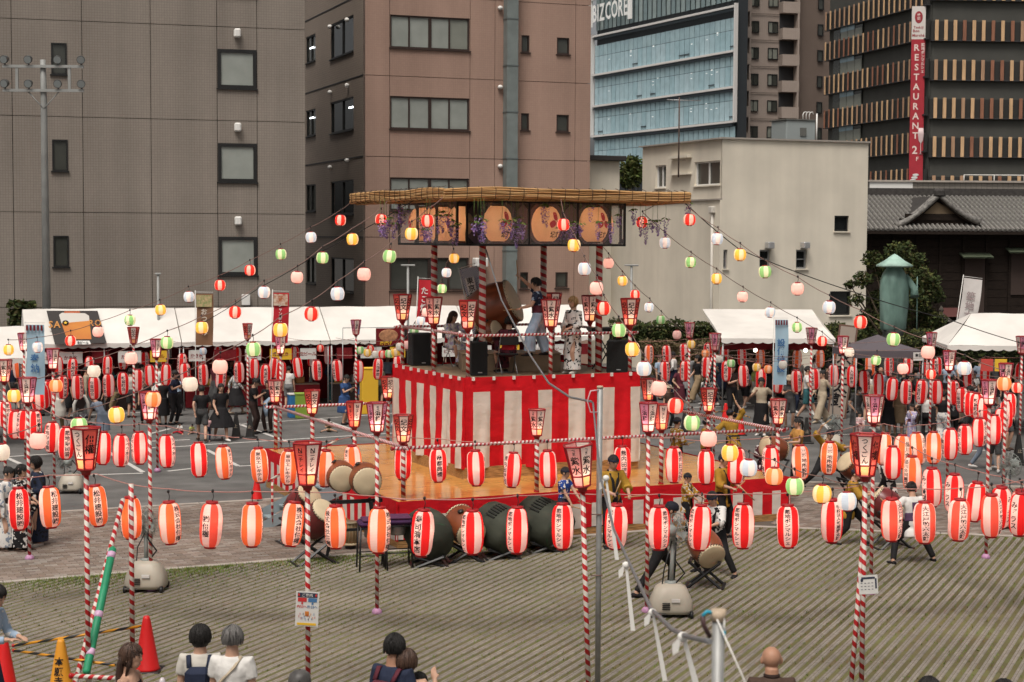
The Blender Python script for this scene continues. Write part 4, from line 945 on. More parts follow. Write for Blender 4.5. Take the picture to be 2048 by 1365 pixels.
string([(519,932,'O','c','東京エレキテル'),(577,937,'O','c','東京エレキテル'),(651,937,'O','L','東京エレキテル'),(706,925,'O','L','東京エレキテル'),(806,926,'R','c','松井リフォーム㈱'),(876,930,'R','c','帝都典禮'),(952,938,'R','n','帝都典禮'),(1025,940,'R','L','熊内田洋行'),(1096,939,'R','m','熊内田洋行'),(1245,926,'R','c','熊内田洋行'),(1348,928,'R','R','熊内田洋行'),(1412,935,'R','n','山田工務店'),(1473,932,'R','R','山田工務店'),(1541,926,'R','L','山田工務店')], 'string just above the lower stage deck')
string([(1601,925,'O','r','三菱地所設計'),(1658,915,'O','c','三菱地所設計'),(1716,900,'O','l','三菱地所設計'),(1768,896,'O','n','品川合同'),(1804,904,'O','r','品川合同'),(1835,898,'O','R','品川合同'),(1867,896,'O','m','品川合同'),(1900,889,'R','L','生資組合'),(1930,879,'R','l','東京食販様'),(1959,866,'R','R','東京食販様'),(1989,860,'R','n','東京食販様'),(2003,846,'R','R','三喜食品'),(2013,828,'R','n','三喜食品'),(2020,813,'R','m','三喜食品')], 'string right of the stage beyond the lunging drummers')
string([(1785,925,'R','n',OE),(1824,948,'O','l','品川合同羅祭㈱'),(1864,973,'R','L','みずラス'),(1908,988,'R','L','みずラス'),(1951,1002,'R','n','みずラス'),(2001,1015,'R','R','みずラス'),(2040,1030,'R','l','みずラス')], 'short string falling to the right edge')
# left cluster close to the edge
string([(9,828,'R','r',SG),(30,850,'R','n',SG),(48,851,'R','L',SG)], 'bunched left edge string near the yellow lantern')
string([(76,799,'R','n',SG),(86,794,'R','m',SG),(99,785,'R','r',SG),(125,775,'R','r',SG)], 'left edge string curving back to the long row')
B3 = ['築地魚河岸','佃煮組合','京橋青果','新富町会','入船商店','明石町会']
def back(rows, where, zc=1.62):
    out = []
    for i, (x, y, c) in enumerate(rows): out.append((x, y, c, ('r','n','c','l','m','R','L')[(i*3) % 7], B3[i % 6] if (i*3) % 7 not in (1, 4) else None))
    string(out, where, zc, wr=.007)
back([(155,776,'R'),(189,776,'R'),(217,772,'R'),(246,768,'R'),(276,760,'R'),(300,753,'R'),(332,750,'R'),(371,749,'R'),(406,750,'R')], 'middle distance row in front of the left tents')
back([(442,755,'R'),(478,745,'R'),(508,738,'R'),(531,750,'R'),(547,737,'R'),(562,743,'R'),(596,736,'R'),(634,742,'R'),(675,742,'R'),(717,742,'R'),(756,739,'R'),(796,733,'R')], 'middle distance row left of the tower')
back([(36,736,'O'),(77,736,'R'),(116,733,'R'),(145,738,'R'),(179,734,'R'),(215,732,'R'),(246,721,'R'),(289,722,'R'),(327,721,'R'),(364,728,'R'),(402,724,'R')], 'farthest row under the eaves of the left tents')
back([(436,712,'R'),(473,713,'R'),(501,712,'R'),(517,710,'R'),(550,710,'R'),(589,712,'R'),(624,715,'R'),(657,710,'R'),(691,705,'R'),(811,702,'R')], 'farthest row between the left tents and the tower')
back([(1298,710,'O'),(1333,709,'R'),(1368,706,'R'),(1416,704,'R'),(1449,711,'R'),(1484,713,'R'),(1521,716,'O'),(1556,718,'O'),(1594,718,'O'),(1640,717,'O'),(1676,719,'O'),(1705,723,'O'),(1740,733,'O')], 'farthest row under the right white tent')
back([(1330,743,'R'),(1370,743,'R'),(1412,736,'R'),(1453,743,'R'),(1487,752,'R'),(1522,759,'R'),(1556,764,'R'),(1593,763,'R'),(1629,759,'R'),(1667,751,'R'),(1704,753,'R'),(1729,765,'R'),(1757,770,'R'),(1784,780,'R'),(1812,786,'R'),(1843,786,'R'),(1873,785,'R')], 'middle distance row right of the tower')
back([(1908,787,'R'),(1924,800,'R'),(1940,808,'R'),(1953,813,'R'),(1968,820,'R')], 'slanting row behind the right crowd')
back([(1778,734,'R'),(1816,732,'R'),(1849,734,'R'),(1874,734,'R'),(1937,754,'R'),(1970,745,'R'),(2040,747,'R')], 'farthest row under the right edge tent')
# ---- poles of the ring with a lamp on top
RING = [(55,781,'浜藤',1),(106,718,'浜藤',0),(48,684,'浜藤',0),(8,742,'紫水',0),(267,671,'紀文',0),(299,812,'浜藤',1),(313,697,'浜藤',1),(495,663,'紀文',0),(712,655,'浜藤',0),(561,690,'浜藤',0),(754,835,'浜藤',1),(1297,835,'浜藤',1),(1379,661,'浜藤',0),(1430,684,'浜藤',0),(1623,672,'浜藤',0),(1686,690,'浜藤',0),(1863,682,'浜藤',0),(1899,722,'浜藤',0),(2012,749,'浜藤',0),(2044,690,'浜藤',0),(1748,819,'浜藤',1),(1979,785,'浜藤',1)]
NEARBY = ['left edge beside the leftmost bunch of lanterns','between the left tent and the bunched lanterns','in front of the pale blue banner','cut by the left edge, with large characters','above the beer poster tent','above the wheelchair, a round lantern before it','behind the black sign cones on the left','in front of the brown food banner','left of the tower before the white tents','by the red food banner, a yellow lantern on it','in front of the left corner of the tower','in front of the right end of the tower cloth','over the hedge right of the tower','over the dry hedge, second right of the tower','right of the pale blue sign by the right tent','left of the dark grey canopy','before the dark statue garden, a white lamp behind it','over the girl in lavender yukata','above the slanting rows at the right edge','cut by the right edge before the white tent','behind the tall front lamp near the girl in white','right foreground above the right fan']
for (x, y, kd, ft), wh in zip(RING, NEARBY):
    p = onz(x, y, 3.1); s = .88; q = p - Vector((0, 0, .29*s + .02)); base = Vector((p.x, p.y, 0))
    pole(base, q, .031, 'striped_pole', 'slim red and white striped pole %s' % wh, 'pole', HX, 'striped poles of the outer ring', foot=bool(ft))
    bon(kd, q - Vector((0, 0, .01)), 'red framed lamp on a pole, %s' % wh, 'lamps on the outer ring poles', s, random.Random(int(x)).uniform(0, 1))
# extra slanted poles in the back right
for i, (a, b) in enumerate((((1425, 712), (1397, 835)), ((1416, 745), (1433, 800)), ((1880, 800), (1872, 880)))):
    pb = onz(*b, 0); pole(pb, atd(a[0], a[1], pb.y), .03, 'striped_pole', ['leaning striped pole right of the tower, behind the striped rail', 'short leaning striped brace right of the tower', 'striped pole behind the girl in lavender yukata'][i], 'pole', HX)
# ---- the four tall lamps nearest the camera
TKS = (('つくごん', '佃權'), 'WR', 'AR')
for (x, y, D, sp, c, l, wh, rz, tl) in ((172, 902, 21.5, ('つくごん', '佃權'), 'WR', 'AR', 'left front', .05 + math.pi/3, (0, 0)), (615, 932, 21.3, ('Nニチレイ',), 'WR', 'AR', 'front left of the stairs', .02, (0, 0)), (1172, 934, 21.2, ('紫水',), 'WP', 'AP', 'front centre, tilted against a steel pole', .1, (0, -.14)), (1731, 915, 21.6, ('つくごん', '佃權'), 'WR', 'AR', 'front right', -.8, (0, 0))):
    p = atd(x, y, D); s = 1.04; q = p - Vector((.04 if tl[1] else 0, 0, .3*s)); base = Vector((q.x + (.1 if tl[1] else 0), q.y, 0))
    pole(base, q, .033, 'striped_pole', 'tall red and white striped pole in the foreground, %s' % wh, 'pole', HX, 'foreground striped poles')
    bonbori(q, c, l, sp, 'large red framed paper lamp on a foreground pole, %s' % wh, 'foreground pole lamps', s, rz + math.pi/6, tl)
# ---- festoons of round lanterns running down from the roof
def festoon(pts, D0, D1, where, a=None, b=None, s=1.0):
    xs_ = [p[0] for p in pts]; n = len(pts); L = []
    cum = [0]
    for (p, q) in zip(pts, pts[1:]): cum.append(cum[-1] + math.hypot(q[0]-p[0], q[1]-p[1]))
    for i, (x, y, c) in enumerate(pts):
        t = cum[i]/cum[-1]; D = 1/((1-t)/D0 + t/D1); p = atd(x, y, D)
        nm = dict(R='red striped', P='pale pink', Y='yellow striped', G='green striped', B='pale blue', W='off-white', O='orange striped')[c]
        round_lantern(p, c, '%s round lantern, %s on festoon %s' % (nm, nth(i), where), 'round lanterns on the festoon ' + where, s); L.append(p + Vector((0, 0, .235)))
    wire(([Vector(a)] if a is not None else []) + L + ([Vector(b)] if b is not None else []), .008, 'dark cable of the festoon ' + where, CABLE, sag=.02)
RZ0 = RZ + .05
festoon([(1127,450,'R'),(1148,491,'Y'),(1169,538,'B'),(1193,577,'P'),(1208,617,'R'),(1238,661,'G'),(1265,699,'Y'),(1288,738,'B'),(1318,777,'P'),(1351,812,'R'),(1384,846,'G'),(1417,878,'P'),(1460,906,'Y'),(1497,936,'B'),(1548,953,'O'),(1590,973,'G'),(1644,988,'Y'),(1694,1003,'B')], 34.5, 22.3, 'from the roof front to the front right pole', yl(-.23, -2.8, RZ0), atd(1731, 965, 21.6))
festoon([(1217,527,'P'),(1245,562,'Y'),(1270,590,'R'),(1298,615,'B'),(1322,640,'G'),(1354,670,'P'),(1382,689,'Y')], 40, 49, 'behind the right tower post', yl(2.6, 2.6, RZ0), None, .98)
festoon([(1284,445,'R'),(1330,486,'B'),(1381,525,'G'),(1433,558,'Y'),(1485,594,'P'),(1540,625,'B'),(1594,655,'G'),(1644,683,'R')], 37.5, 42, 'before the cream building to the right tent', yl(2.8, -1.6, RZ0), atd(1690, 700, 44))
festoon([(1379,440,'R'),(1434,478,'B'),(1480,510,'Y'),(1530,544,'G'),(1595,578,'P'),(1658,615,'B'),(1721,645,'R'),(1787,679,'G'),(1856,705,'P'),(1929,737,'B'),(2008,768,'O')], 36, 30, 'from the right roof corner across the statue', yl(2.8, -2.8, RZ0), atd(2090, 800, 29))
festoon([(855,442,'R'),(823,468,'Y'),(779,513,'G'),(728,549,'P'),(675,588,'B'),(623,628,'R'),(561,660,'Y'),(507,699,'G'),(440,734,'P'),(380,769,'W'),(306,799,'O'),(233,830,'Y'),(158,852,'G'),(76,882,'P'),(2,905,'W')], 33.6, 24.5, 'from the front roof corner to the left edge', yl(-2.8, -2.8, RZ0))
festoon([(762,440,'R'),(705,479,'Y'),(645,516,'G'),(594,555,'P'),(528,585,'B'),(470,625,'R'),(404,656,'Y'),(334,686,'G'),(262,717,'P'),(188,743,'W'),(112,772,'O'),(28,792,'Y')], 36.5, 32, 'from the roof left edge across the beer poster', yl(-2.8, .4, RZ0))
festoon([(681,441,'R'),(622,475,'B'),(562,509,'G'),(500,541,'R'),(440,571,'R'),(378,594,'B'),(321,620,'Y'),(260,641,'G'),(196,664,'P'),(141,682,'R'),(75,695,'B'),(17,700,'Y')], 39, 40, 'from the left roof corner along the tents', yl(-2.8, 2.8, RZ0))
festoon([(908,517,'Y'),(893,546,'B'),(884,578,'G'),(853,625,'P'),(841,642,'B'),(829,663,'G'),(813,690,'P'),(800,694,'W'),(790,705,'Y'),(778,708,'G'),(765,709,'R'),(752,709,'W'),(735,706,'Y'),(721,701,'G')], 40.5, 51, 'behind the left tower post to the back pole', yl(-1, 2.8, RZ0), None, .95)
for i, (x, y, c, D) in enumerate(((741, 698, 'R', 53), (1752, 721, 'G', 40), (1699, 705, 'W', 42), (1806, 738, 'P', 37), (1862, 749, 'R', 40), (2034, 776, 'R', 38), (1536, 739, 'O', 48), (1566, 730, 'W', 47), (1513, 735, 'Y', 48), (1462, 727, 'G', 49), (1437, 718, 'W', 50), (1411, 707, 'O', 51), (406, 703, 'B', 55), (641, 697, 'R', 55))):
    wh = ['red one above the cluster by the back pole', 'green one in front of the dark grey canopy', 'off-white one left of the dark grey canopy', 'pale pink flattened one under the dark grey canopy', 'red and white one between lanterns under the statue', 'red and white one at the far right edge', 'orange one left of the pale blue sign', 'off-white one under the pale blue sign', 'yellow one before the crowd, left of the orange one', 'green one over the dry hedge', 'off-white one over the dry hedge', 'orange one over the dry hedge', 'small blue one below the brown food banner', 'small striped one beside the far tents'][i]
    p = atd(x, y, D); round_lantern(p, c, 'round paper lantern, ' + wh, 'round lanterns strung low at the back', .95)
    wire([p + Vector((-1.1, .1, .33)), p + Vector((0, 0, .23)), p + Vector((1.1, -.1, .33))], .006, 'short cable over the ' + wh, CABLE, sag=.03)
wire([yl(2.75, -2.7, RZ), atd(1480, 500, 38), atd(1700, 582, 40), atd(1900, 640, 42), atd(2070, 694, 43)], .011, 'plain dark cable from the right roof corner past the statue', WIRE, 'overhead_cable', 'cable', .03)
wire([yl(-2.75, -1.0, RZ), atd(640, 505, 40), atd(520, 575, 43), atd(395, 652, 46)], .009, 'plain dark cable from the left roof edge towards the tents', WIRE, 'overhead_cable', 'cable', .03)
# ================================================================== tents, greenery, statue, temple house, banners
TENT = stain(mat('tent_white', (.68, .645, .6), .7, noise=.06, nscale=1.5, bump=.35, bscale=4), (.5, .5, .5), .86, 1.05); TENTIN = mat('tent_frame', (.3, .3, .3), .4, .6)
def scallop(g, p, q, h=.16, n=None, mi=0):
    p, q = Vector(p), Vector(q); L = (q-p).length; n = n or int(L/.32); m = n*6; vs = []
    for i in range(m+1):
        c = p.lerp(q, i/m); d = h*(.72 + .28*abs(math.sin(math.pi*i/6))); vs += [c, c - Vector((0, 0, d))]
    g.add(vs, [(2*i, 2*i+1, 2*i+3, 2*i+2) for i in range(m)], mi)
def gable_tent(name, label, o, ang, L, dep, ze, zr, m=TENT, group=None, hip=0, legs=True):
    """ridge along local x, front eave at y=0"""
    t = thing(name, label, 'tent', o, ang, group); g = MB(); a = (hip, dep/2, zr); b = (L-hip, dep/2, zr)
    n = 10
    def slope(p, q, r, s):
        vs = []
        for i in range(n+1):
            for j in range(5):
                u, v = i/n, j/4; c = Vector(p).lerp(Vector(q), u).lerp(Vector(s).lerp(Vector(r), u), v); c.z += -.05*math.sin(math.pi*v) + .012*math.sin(u*17+v*5); vs.append(c)
        g.add(vs, [(i*5+j, (i+1)*5+j, (i+1)*5+j+1, i*5+j+1) for i in range(n) for j in range(4)], 0, True)
    slope((0, 0, ze), (L, 0, ze), b, a); slope((L, dep, ze), (0, dep, ze), a, b)
    g.add([(0, 0, ze), a, (0, dep, ze)], [(0, 2, 1)]); g.add([(L, 0, ze), b, (L, dep, ze)], [(0, 1, 2)])
    for p, q in (((0, 0, ze), (L, 0, ze)), ((L, 0, ze), (L, dep, ze)), ((L, dep, ze), (0, dep, ze)), ((0, dep, ze), (0, 0, ze))): scallop(g, p, q)
    g.build('canopy', m, t)
    for x in (.05, L/2, L-.05):
        for y in (.05, dep-.05): MB().tube([(x, y, 0), (x, y, ze)], .024, 6).build('leg', TENTIN, t)
    return t
TA = R(18.5); t0 = Vector((-15.9, 55.4, 0)); td = Vector((math.cos(TA), math.sin(TA), 0)); tn = Vector((-math.sin(TA), math.cos(TA), 0))
TL = 5.05
tents = [gable_tent('festival_tent', lab, t0 + td*(k*(TL+.03)), TA, TL, 3.6, 2.32, 3.4, group='white stall tents along the grey building') for k, lab in enumerate(('white stall tent with the beer poster on its roof', 'white stall tent behind the brown food banner', 'white stall tent behind the red food banner', 'white stall tent seen behind the drum tower'))]
gable_tent('festival_tent', 'white tent at the far left edge, beside the pale blue banner', atd(-120, 690, 46)*1 - Vector((0, 0, atd(-120, 690, 46).z)), R(20), 2.35, 3.4, 2.5, 3.3)
# stall interiors
DKRED = mat('stall_red', (.16, .012, .016), .8, noise=.2, nscale=3); DKBACK = mat('stall_dark', (.03, .02, .018), .9); PAPERW = mat('poster_white', (.6, .58, .55), .7); YEL = mat('sign_yellow', (.7, .42, .03), .6); BLU = mat('cool_blue', (.03, .16, .38), .5); GRN = mat('sign_green', (.25, .38, .05), .6)
rnd = random.Random(5)
for k in range(4):
    o = t0 + td*(k*(TL+.03)); nm = ['under the beer poster tent', 'under the second left tent', 'under the third left tent', 'under the tent behind the tower'][k]
    s = thing('food_stall', 'dark red draped food stall %s' % nm, 'stall', o, TA)
    MB().box((TL/2, 3.3, 1.1), (TL-.1, .05, 2.2)).build('back_curtain', DKRED, s); MB().box((TL/2, 1.1, .74), (TL-.4, .7, .05)).build('counter', mat('counter_wood', (.2, .14, .1), .6), s); MB().box((TL/2, .74, .38), (TL-.4, .03, .7)).build('counter_cloth', [DKBACK, DKRED][k % 2], s)
    for j in range(5):
        x = .5 + j*.95; MB().box((x, .06, 1.86), (.55 + .2*(j % 2), .02, .38)).build('hanging_sign', [PAPERW, PAPERW, DKRED, PAPERW, YEL][(j+k) % 5], s)
        flat_text(s, rnd.choice(('ビール', '生ビール', 'かき氷', '唐揚げ', 'たこ焼き')), .15, Matrix.Translation((x, .045, 1.86)) @ Matrix.Rotation(R(90), 4, 'X'), mat('sign_ink', (.2, .02, .02), .7))
    for j in range(7):
        MB().bbox((.5 + .62*j, 1.05 + .1*rnd.random(), .86 + .04*rnd.random()), (.3, .3, .16 + .14*rnd.random()), .02).build('food_tray', rnd.choice((PAPERW, YEL, DKRED, mat('steel_tray', (.4, .4, .4), .3, .8), mat('food_brown', (.3, .14, .04), .6))), s)
def crate(x, y, D, w_, h_, m, label, name='cooler_box', lid=True):
    p = atd(x, y, D); t = thing(name, label, 'box', (p.x, p.y, 0), TA); MB().bbox((0, 0, h_/2), (w_, .4, h_), .02).build('body', m, t); MB().bbox((0, 0, h_+.02), (w_+.03, .43, .05), .015).build('lid', PAPERW if lid else m, t)
    if name == 'cooler_box': MB().ball((0, -.21, h_*.5), (.1, .01, .08), 10, 6).build('emblem', PAPERW, t)
crate(592, 790, 55.2, .5, .75, BLU, 'blue cooler box with a pale emblem under the third tent'); crate(606, 790, 55.0, .5, .78, GRN, 'yellow-green menu box beside the blue cooler box', 'menu_box', False); crate(738, 790, 56.5, .55, 1.5, YEL, 'tall yellow and red stall cabinet left of the tower', 'stall_cabinet', False)
# beer poster lying on the roof of the first tent
def roofpt(px_, py_):
    r_ = ray(px_, py_); a = t0 + Vector((0, 0, 2.32)); nn = td.cross((t0 + tn*1.8 + Vector((0, 0, 3.4)) - a).normalized()); t_ = (a-CO).dot(nn)/r_.dot(nn); return CO + r_*t_ + Vector((0, 0, .035)) - ray(px_, py_).normalized()*.12
bp_ = thing('beer_poster', 'dark beer poster with a foaming glass on the white tent roof', 'poster', roofpt(150, 690))
def rp(*pts): return [roofpt(*p) - bp_.location for p in pts]
def rquad(nm, m, k, *pts):
    v = rp(*pts); c = CO - (bp_.location); MB().add([p + (c-p).normalized()*.02*k for p in v], [tuple(range(len(v)))]).build(nm, m, bp_)
rquad('sheet', mat('poster_dark', (.045, .04, .038), .7), 0, (93, 624), (195, 624), (213, 688), (110, 692))
rquad('beer', mat('beer_gold', (.5, .19, .04), .5, col2=(.42, .12, .03), nscale=1), 1, (123, 649), (179, 644), (183, 681), (134, 681)); rquad('foam', mat('foam', (.5, .47, .43), .7), 1, (118, 632), (124, 628), (170, 629), (178, 634), (179, 644), (123, 649)); rquad('label_strip', PAPERW, 1, (148, 684), (179, 684), (182, 691), (150, 692)); rquad('orange_top', mat('poster_orange', (.4, .1, .04), .6), 1, (129, 625), (159, 625), (161, 628), (128, 629))
def rtext(s, x0, y0, h, m, sx=1.0):
    V, Fc = text(s, h, False, .03, sx); c = CO - bp_.location; vs = [roofpt(x0 + x, y0 - y) - bp_.location for x, y in V]; MB().add([p + (c-p).normalized()*.05 for p in vs], Fc).build('lettering', m, bp_)
rtext('SA', 110, 651, 19, mat('poster_letter', (.45, .2, .05), .6)); rtext('RO', 191, 648, 17, mat('poster_letter', (.45, .2, .05), .6)); rtext('生ビール', 166, 688, 6, INK())
c = rp((131, 648))[0]; v = [rp((131 + 6.5*math.cos(a), 648 + 5*math.sin(a)))[0] for a in [k*6.283/16 for k in range(16)]]; cc = CO - bp_.location
MB().add([p + (cc-p).normalized()*.06 for p in v], [tuple(range(15, -1, -1))]).build('emblem', INK(), bp_)
v = [rp((131 + (4.2 if k % 2 == 0 else 1.8)*math.sin(k*.6283), 648 - (3.6 if k % 2 == 0 else 1.5)*math.cos(k*.6283)))[0] for k in range(10)]; MB().add([p + (cc-p).normalized()*.1 for p in v], [tuple(range(9, -1, -1))]).build('star', YEL, bp_)
# food poster on a frame
fp_ = atd(784, 674, 54); t = thing('food_poster', 'red and yellow food poster hung before the tents left of the tower', 'poster', fp_, TA)
MB().box((0, 0, 0), (1.05, .03, .55)).build('sheet', DKRED, t); MB().ball((-.12, -.02, .04), (.32, .01, .2), 16, 8).build('dish', mat('dish_food', (.42, .2, .1), .6, noise=.4, nscale=12), t); MB().box((.38, -.02, .08), (.24, .01, .3)).build('dark_panel', DKBACK, t)
flat_text(t, '唐揚げ', .13, Matrix.Translation((-.2, -.03, -.2)) @ Matrix.Rotation(R(90), 4, 'X'), YEL)
MB().tube([(-1.6, 0, .3), (.6, 0, .3)], .012, 5).build('rail', TENTIN, t); MB().tube([(-1.6, 0, .3), (-1.6, 0, -fp_.z)], .014, 5).tube([(.6, 0, .3), (.6, 0, -fp_.z)], .014, 5).build('frame', TENTIN, t)
# right hand tents
e0, e1 = atd(1443, 677, 57), atd(1671, 676, 57); t = thing('festival_tent', 'white tent before the cream building behind the right crowd', 'tent', (e0.x, 57, 0), 0)
L = e1.x - e0.x; zr_ = atd(1500, 619, 62).z - .0; r0, r1 = atd(1405, 619, 62), atd(1624, 619, 62); g = MB()
P4_ = [Vector((0, 0, e0.z)), Vector((L, 0, e0.z)), Vector((r1.x-e0.x, 5, zr_)), Vector((r0.x-e0.x, 5, zr_))]; B4 = [P4_[3]*1, P4_[2]*1, Vector((r1.x-e0.x-.1, 9, e0.z)), Vector((7.95-e0.x, 9, e0.z))]
vs = []
for i in range(9):
    for j in range(5): u, v_ = i/8, j/4; c = P4_[0].lerp(P4_[1], u).lerp(P4_[3].lerp(P4_[2], u), v_); c.z -= .08*math.sin(math.pi*v_); vs.append(c)
g.add(vs, [(i*5+j, (i+1)*5+j, (i+1)*5+j+1, i*5+j+1) for i in range(8) for j in range(4)], 0, True); g.add(B4, [(0, 1, 2, 3)]); g.add([P4_[0], P4_[3], B4[3]], [(0, 2, 1)]); g.add([P4_[1], P4_[2], B4[2]], [(0, 1, 2)])
scallop(g, P4_[0], P4_[1], .18); g.build('canopy', TENT, t)
for x in (.06, L-.06): MB().tube([(x, .05, 0), (x, .05, e0.z)], .025, 6).build('leg', TENTIN, t)
for x in (B4[3].x+.1, B4[2].x-.1): MB().tube([(x, 8.9, 0), (x, 8.9, e0.z)], .025, 6).build('leg', TENTIN, t)
MB().box((L/2, .8, e0.z-.3), (L-.3, .02, .25)).build('red_valance', DKRED, t)
for x in (1.2, 2.9): MB().ball((x, .4, e0.z-.42), .07).build('bare_bulb', mat('bulb_lit', (1, .9, .75), .4, emit=3), t)
q = atd(1895, 691, 50); gable_tent('festival_tent', 'white tent at the right edge beyond the slanting lantern rows', (q.x, q.y, 0), R(-4), 6.2, 4.4, q.z, q.z+.86, hip=1.1)
sg_ = thing('menu_boards', 'red, yellow and photo menu boards hung under the right edge tent', 'sign', (q.x+.4, q.y-.05, q.z-.55), R(-4))
for x, w_, m in ((.75, .35, mat('menu_red', (.5, .06, .05), .6)), (1.15, .35, YEL), (2.1, .75, DKBACK), (3.35, .4, PAPERW)): MB().box((x, 0, -.02), (w_, .02, .36)).build('board', m, sg_)
flat_text(sg_, '会長', .16, Matrix.Translation((3.35, -.015, -.02)) @ Matrix.Rotation(R(90), 4, 'X'), INK())
q = atd(1755, 698, 50); t = thing('popup_canopy', 'dark grey pop-up canopy in front of the bronze statue', 'canopy', (q.x, q.y, 0), R(8)); g = MB(); h_ = 1.02; ze = q.z; ap_ = Vector((0, 0, ze+.42))
cc_ = [Vector((-h_, -h_, ze)), Vector((h_, -h_, ze)), Vector((h_, h_, ze)), Vector((-h_, h_, ze))]
for i in range(4):
    a, b = cc_[i], cc_[(i+1) % 4]; g.add([a, b, (b+ap_)/2 - Vector((0, 0, .04)), (a+ap_)/2 - Vector((0, 0, .04)), ap_], [(0, 1, 2, 3), (3, 2, 4)]); g.add([a, b, b-Vector((0, 0, .2)), a-Vector((0, 0, .2))], [(3, 2, 1, 0)])
g.build('canopy', mat('canopy_grey', (.105, .09, .1), .8), t)
for c in cc_: MB().tube([(c.x*.98, c.y*.98, 0), (c.x*.98, c.y*.98, ze)], .02, 6).build('leg', TENTIN, t)
MB().box((.85, -1.04, ze-.16), (.3, .01, .24)).build('notice', PAPERW, t); flat_text(t, '本日', .11, Matrix.Translation((.85, -1.055, ze-.12)) @ Matrix.Rotation(R(90), 4, 'X'), INK())
# ---- foliage
LG = [mat('leaf_%d' % i, c, .75) for i, c in enumerate(((.032, .046, .013), (.05, .066, .02), (.02, .03, .009), (.085, .09, .026), (.06, .05, .02)))]
LB = [mat('dry_leaf_%d' % i, c, .8) for i, c in enumerate(((.13, .10, .05), (.17, .13, .07), (.09, .07, .035), (.1, .1, .04), (.2, .15, .09)))]
def leaves(g, sampler, n, size, rnd, nm=5):
    for _ in range(n):
        c = sampler(rnd); s = size*rnd.uniform(.6, 1.4); u = Vector((rnd.gauss(0, 1), rnd.gauss(0, 1), rnd.gauss(0, .7))).normalized(); v = u.cross(Vector((rnd.gauss(0, 1), rnd.gauss(0, 1), rnd.gauss(0, 1)))).normalized()
        g.add([c-u*s, c-v*s*.5, c+u*s, c+v*s*.5], [(0, 1, 2, 3)], rnd.choice((0, 0, 1, 1, 2, 2, 3, 4)) % nm)
def hedge(name, label, p, ang, L, dep, h, mats, n, size, z0=0):
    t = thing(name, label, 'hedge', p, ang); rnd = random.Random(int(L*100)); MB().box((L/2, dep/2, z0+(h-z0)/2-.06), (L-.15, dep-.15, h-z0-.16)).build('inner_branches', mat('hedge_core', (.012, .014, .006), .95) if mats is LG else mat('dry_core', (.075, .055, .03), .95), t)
    def smp(r):
        f_ = r.random(); x = r.random()*L; b = .05*math.sin(x*3)+.04*math.sin(x*7.3)
        if f_ < .7: return Vector((x, -.02+.07*r.gauss(0, 1), z0 + r.random()*(h-z0)+b))
        return Vector((x, r.random()*dep, h+b+.05*r.gauss(0, 1)))
    g = MB(); leaves(g, smp, n, size, rnd); o = g.build('foliage', mats, t); return t
hp = onz(1282, 779, 0); hedge('dry_hedge', 'tall dry brownish hedge right of the tower behind the crowd', (hp.x, hp.y, 0), R(2), 6.2, .8, 1.8, LB, 5200, .06); hp2 = hp + Vector((-1.2, .3, 0)); hedge('green_hedge', 'clipped green hedge above the dry hedge right of the tower', (hp2.x, hp2.y+.6, 0), R(2), 5.2, .9, 2.52, LG, 3000, .075, 1.5)
hp = atd(1640, 780, 65); hedge('green_hedge', 'low green hedge at the foot of the cream building and statue', (hp.x, hp.y, 0), R(2), 9, .9, 2.35, LG, 5000, .08, .1)
hp = atd(15, 640, 62.5); hedge('green_shrub', 'dark green shrub beside the first tent at the left wall', (hp.x, hp.y, 0), R(16), 1.0, .9, 3.3, LG, 1500, .09, .4)
def round_shrub(x, y, D, rx, rz_, label):
    p = atd(x, y, D); t = thing('clipped_shrub', label, 'shrub', (p.x, p.y, 0)); rnd = random.Random(int(x)); zc = p.z
    MB().tube([(0, 0, 0), (0, 0, zc)], .06, 6).build('stem', mat('bark', (.06, .045, .03), .9), t)
    def smp(r):
        v = Vector((r.gauss(0, 1), r.gauss(0, 1), r.gauss(0, 1))).normalized(); return Vector((v.x*rx, v.y*rx, zc+v.z*rz_))*1.0 + v*r.gauss(0, .03)
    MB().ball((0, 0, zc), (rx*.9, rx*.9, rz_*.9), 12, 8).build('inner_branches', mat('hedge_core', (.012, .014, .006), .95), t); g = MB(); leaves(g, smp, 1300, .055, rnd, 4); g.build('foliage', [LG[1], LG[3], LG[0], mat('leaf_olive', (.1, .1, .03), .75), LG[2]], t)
round_shrub(1845, 690, 55, .75, .5, 'round clipped shrub right of the dark grey canopy'); round_shrub(1672, 668, 63, .6, .4, 'round clipped shrub between right white tent and canopy'); round_shrub(1700, 680, 62, .6, .4, 'round clipped shrub left of the statue pedestal')
def tree(name, label, base, h, blobs, n, size, seed, lm=LG):
    t = thing(name, label, 'tree', base); rnd = random.Random(seed); g = MB(); g.tube([(0, 0, 0), (.05, 0, h*.25), (-.03, .05, h*.5), (0, 0, h*.8)], [.13, .1, .07, .03], 8)
    for (x, y, z, r) in blobs: g.tube([(0, 0, h*.3), (x*.5, y*.5, (h*.3+z)/2+.1), (x, y, z)], [.06, .04, .015], 5)
    g.build('trunk', mat('bark', (.06, .045, .03), .9, noise=.4, nscale=12), t); cr = MB()
    wt = [b[3]**2 for b in blobs]
    def smp(r):
        x, y, z, q = r.choices(blobs, wt)[0]; v = Vector((r.gauss(0, 1), r.gauss(0, 1), r.gauss(0, 1))).normalized()*q*(r.random()**.45); return Vector((x+v.x, y+v.y, z+v.z*.85))
    leaves(cr, smp, n, size, rnd); cr.build('crown', lm, t); return t
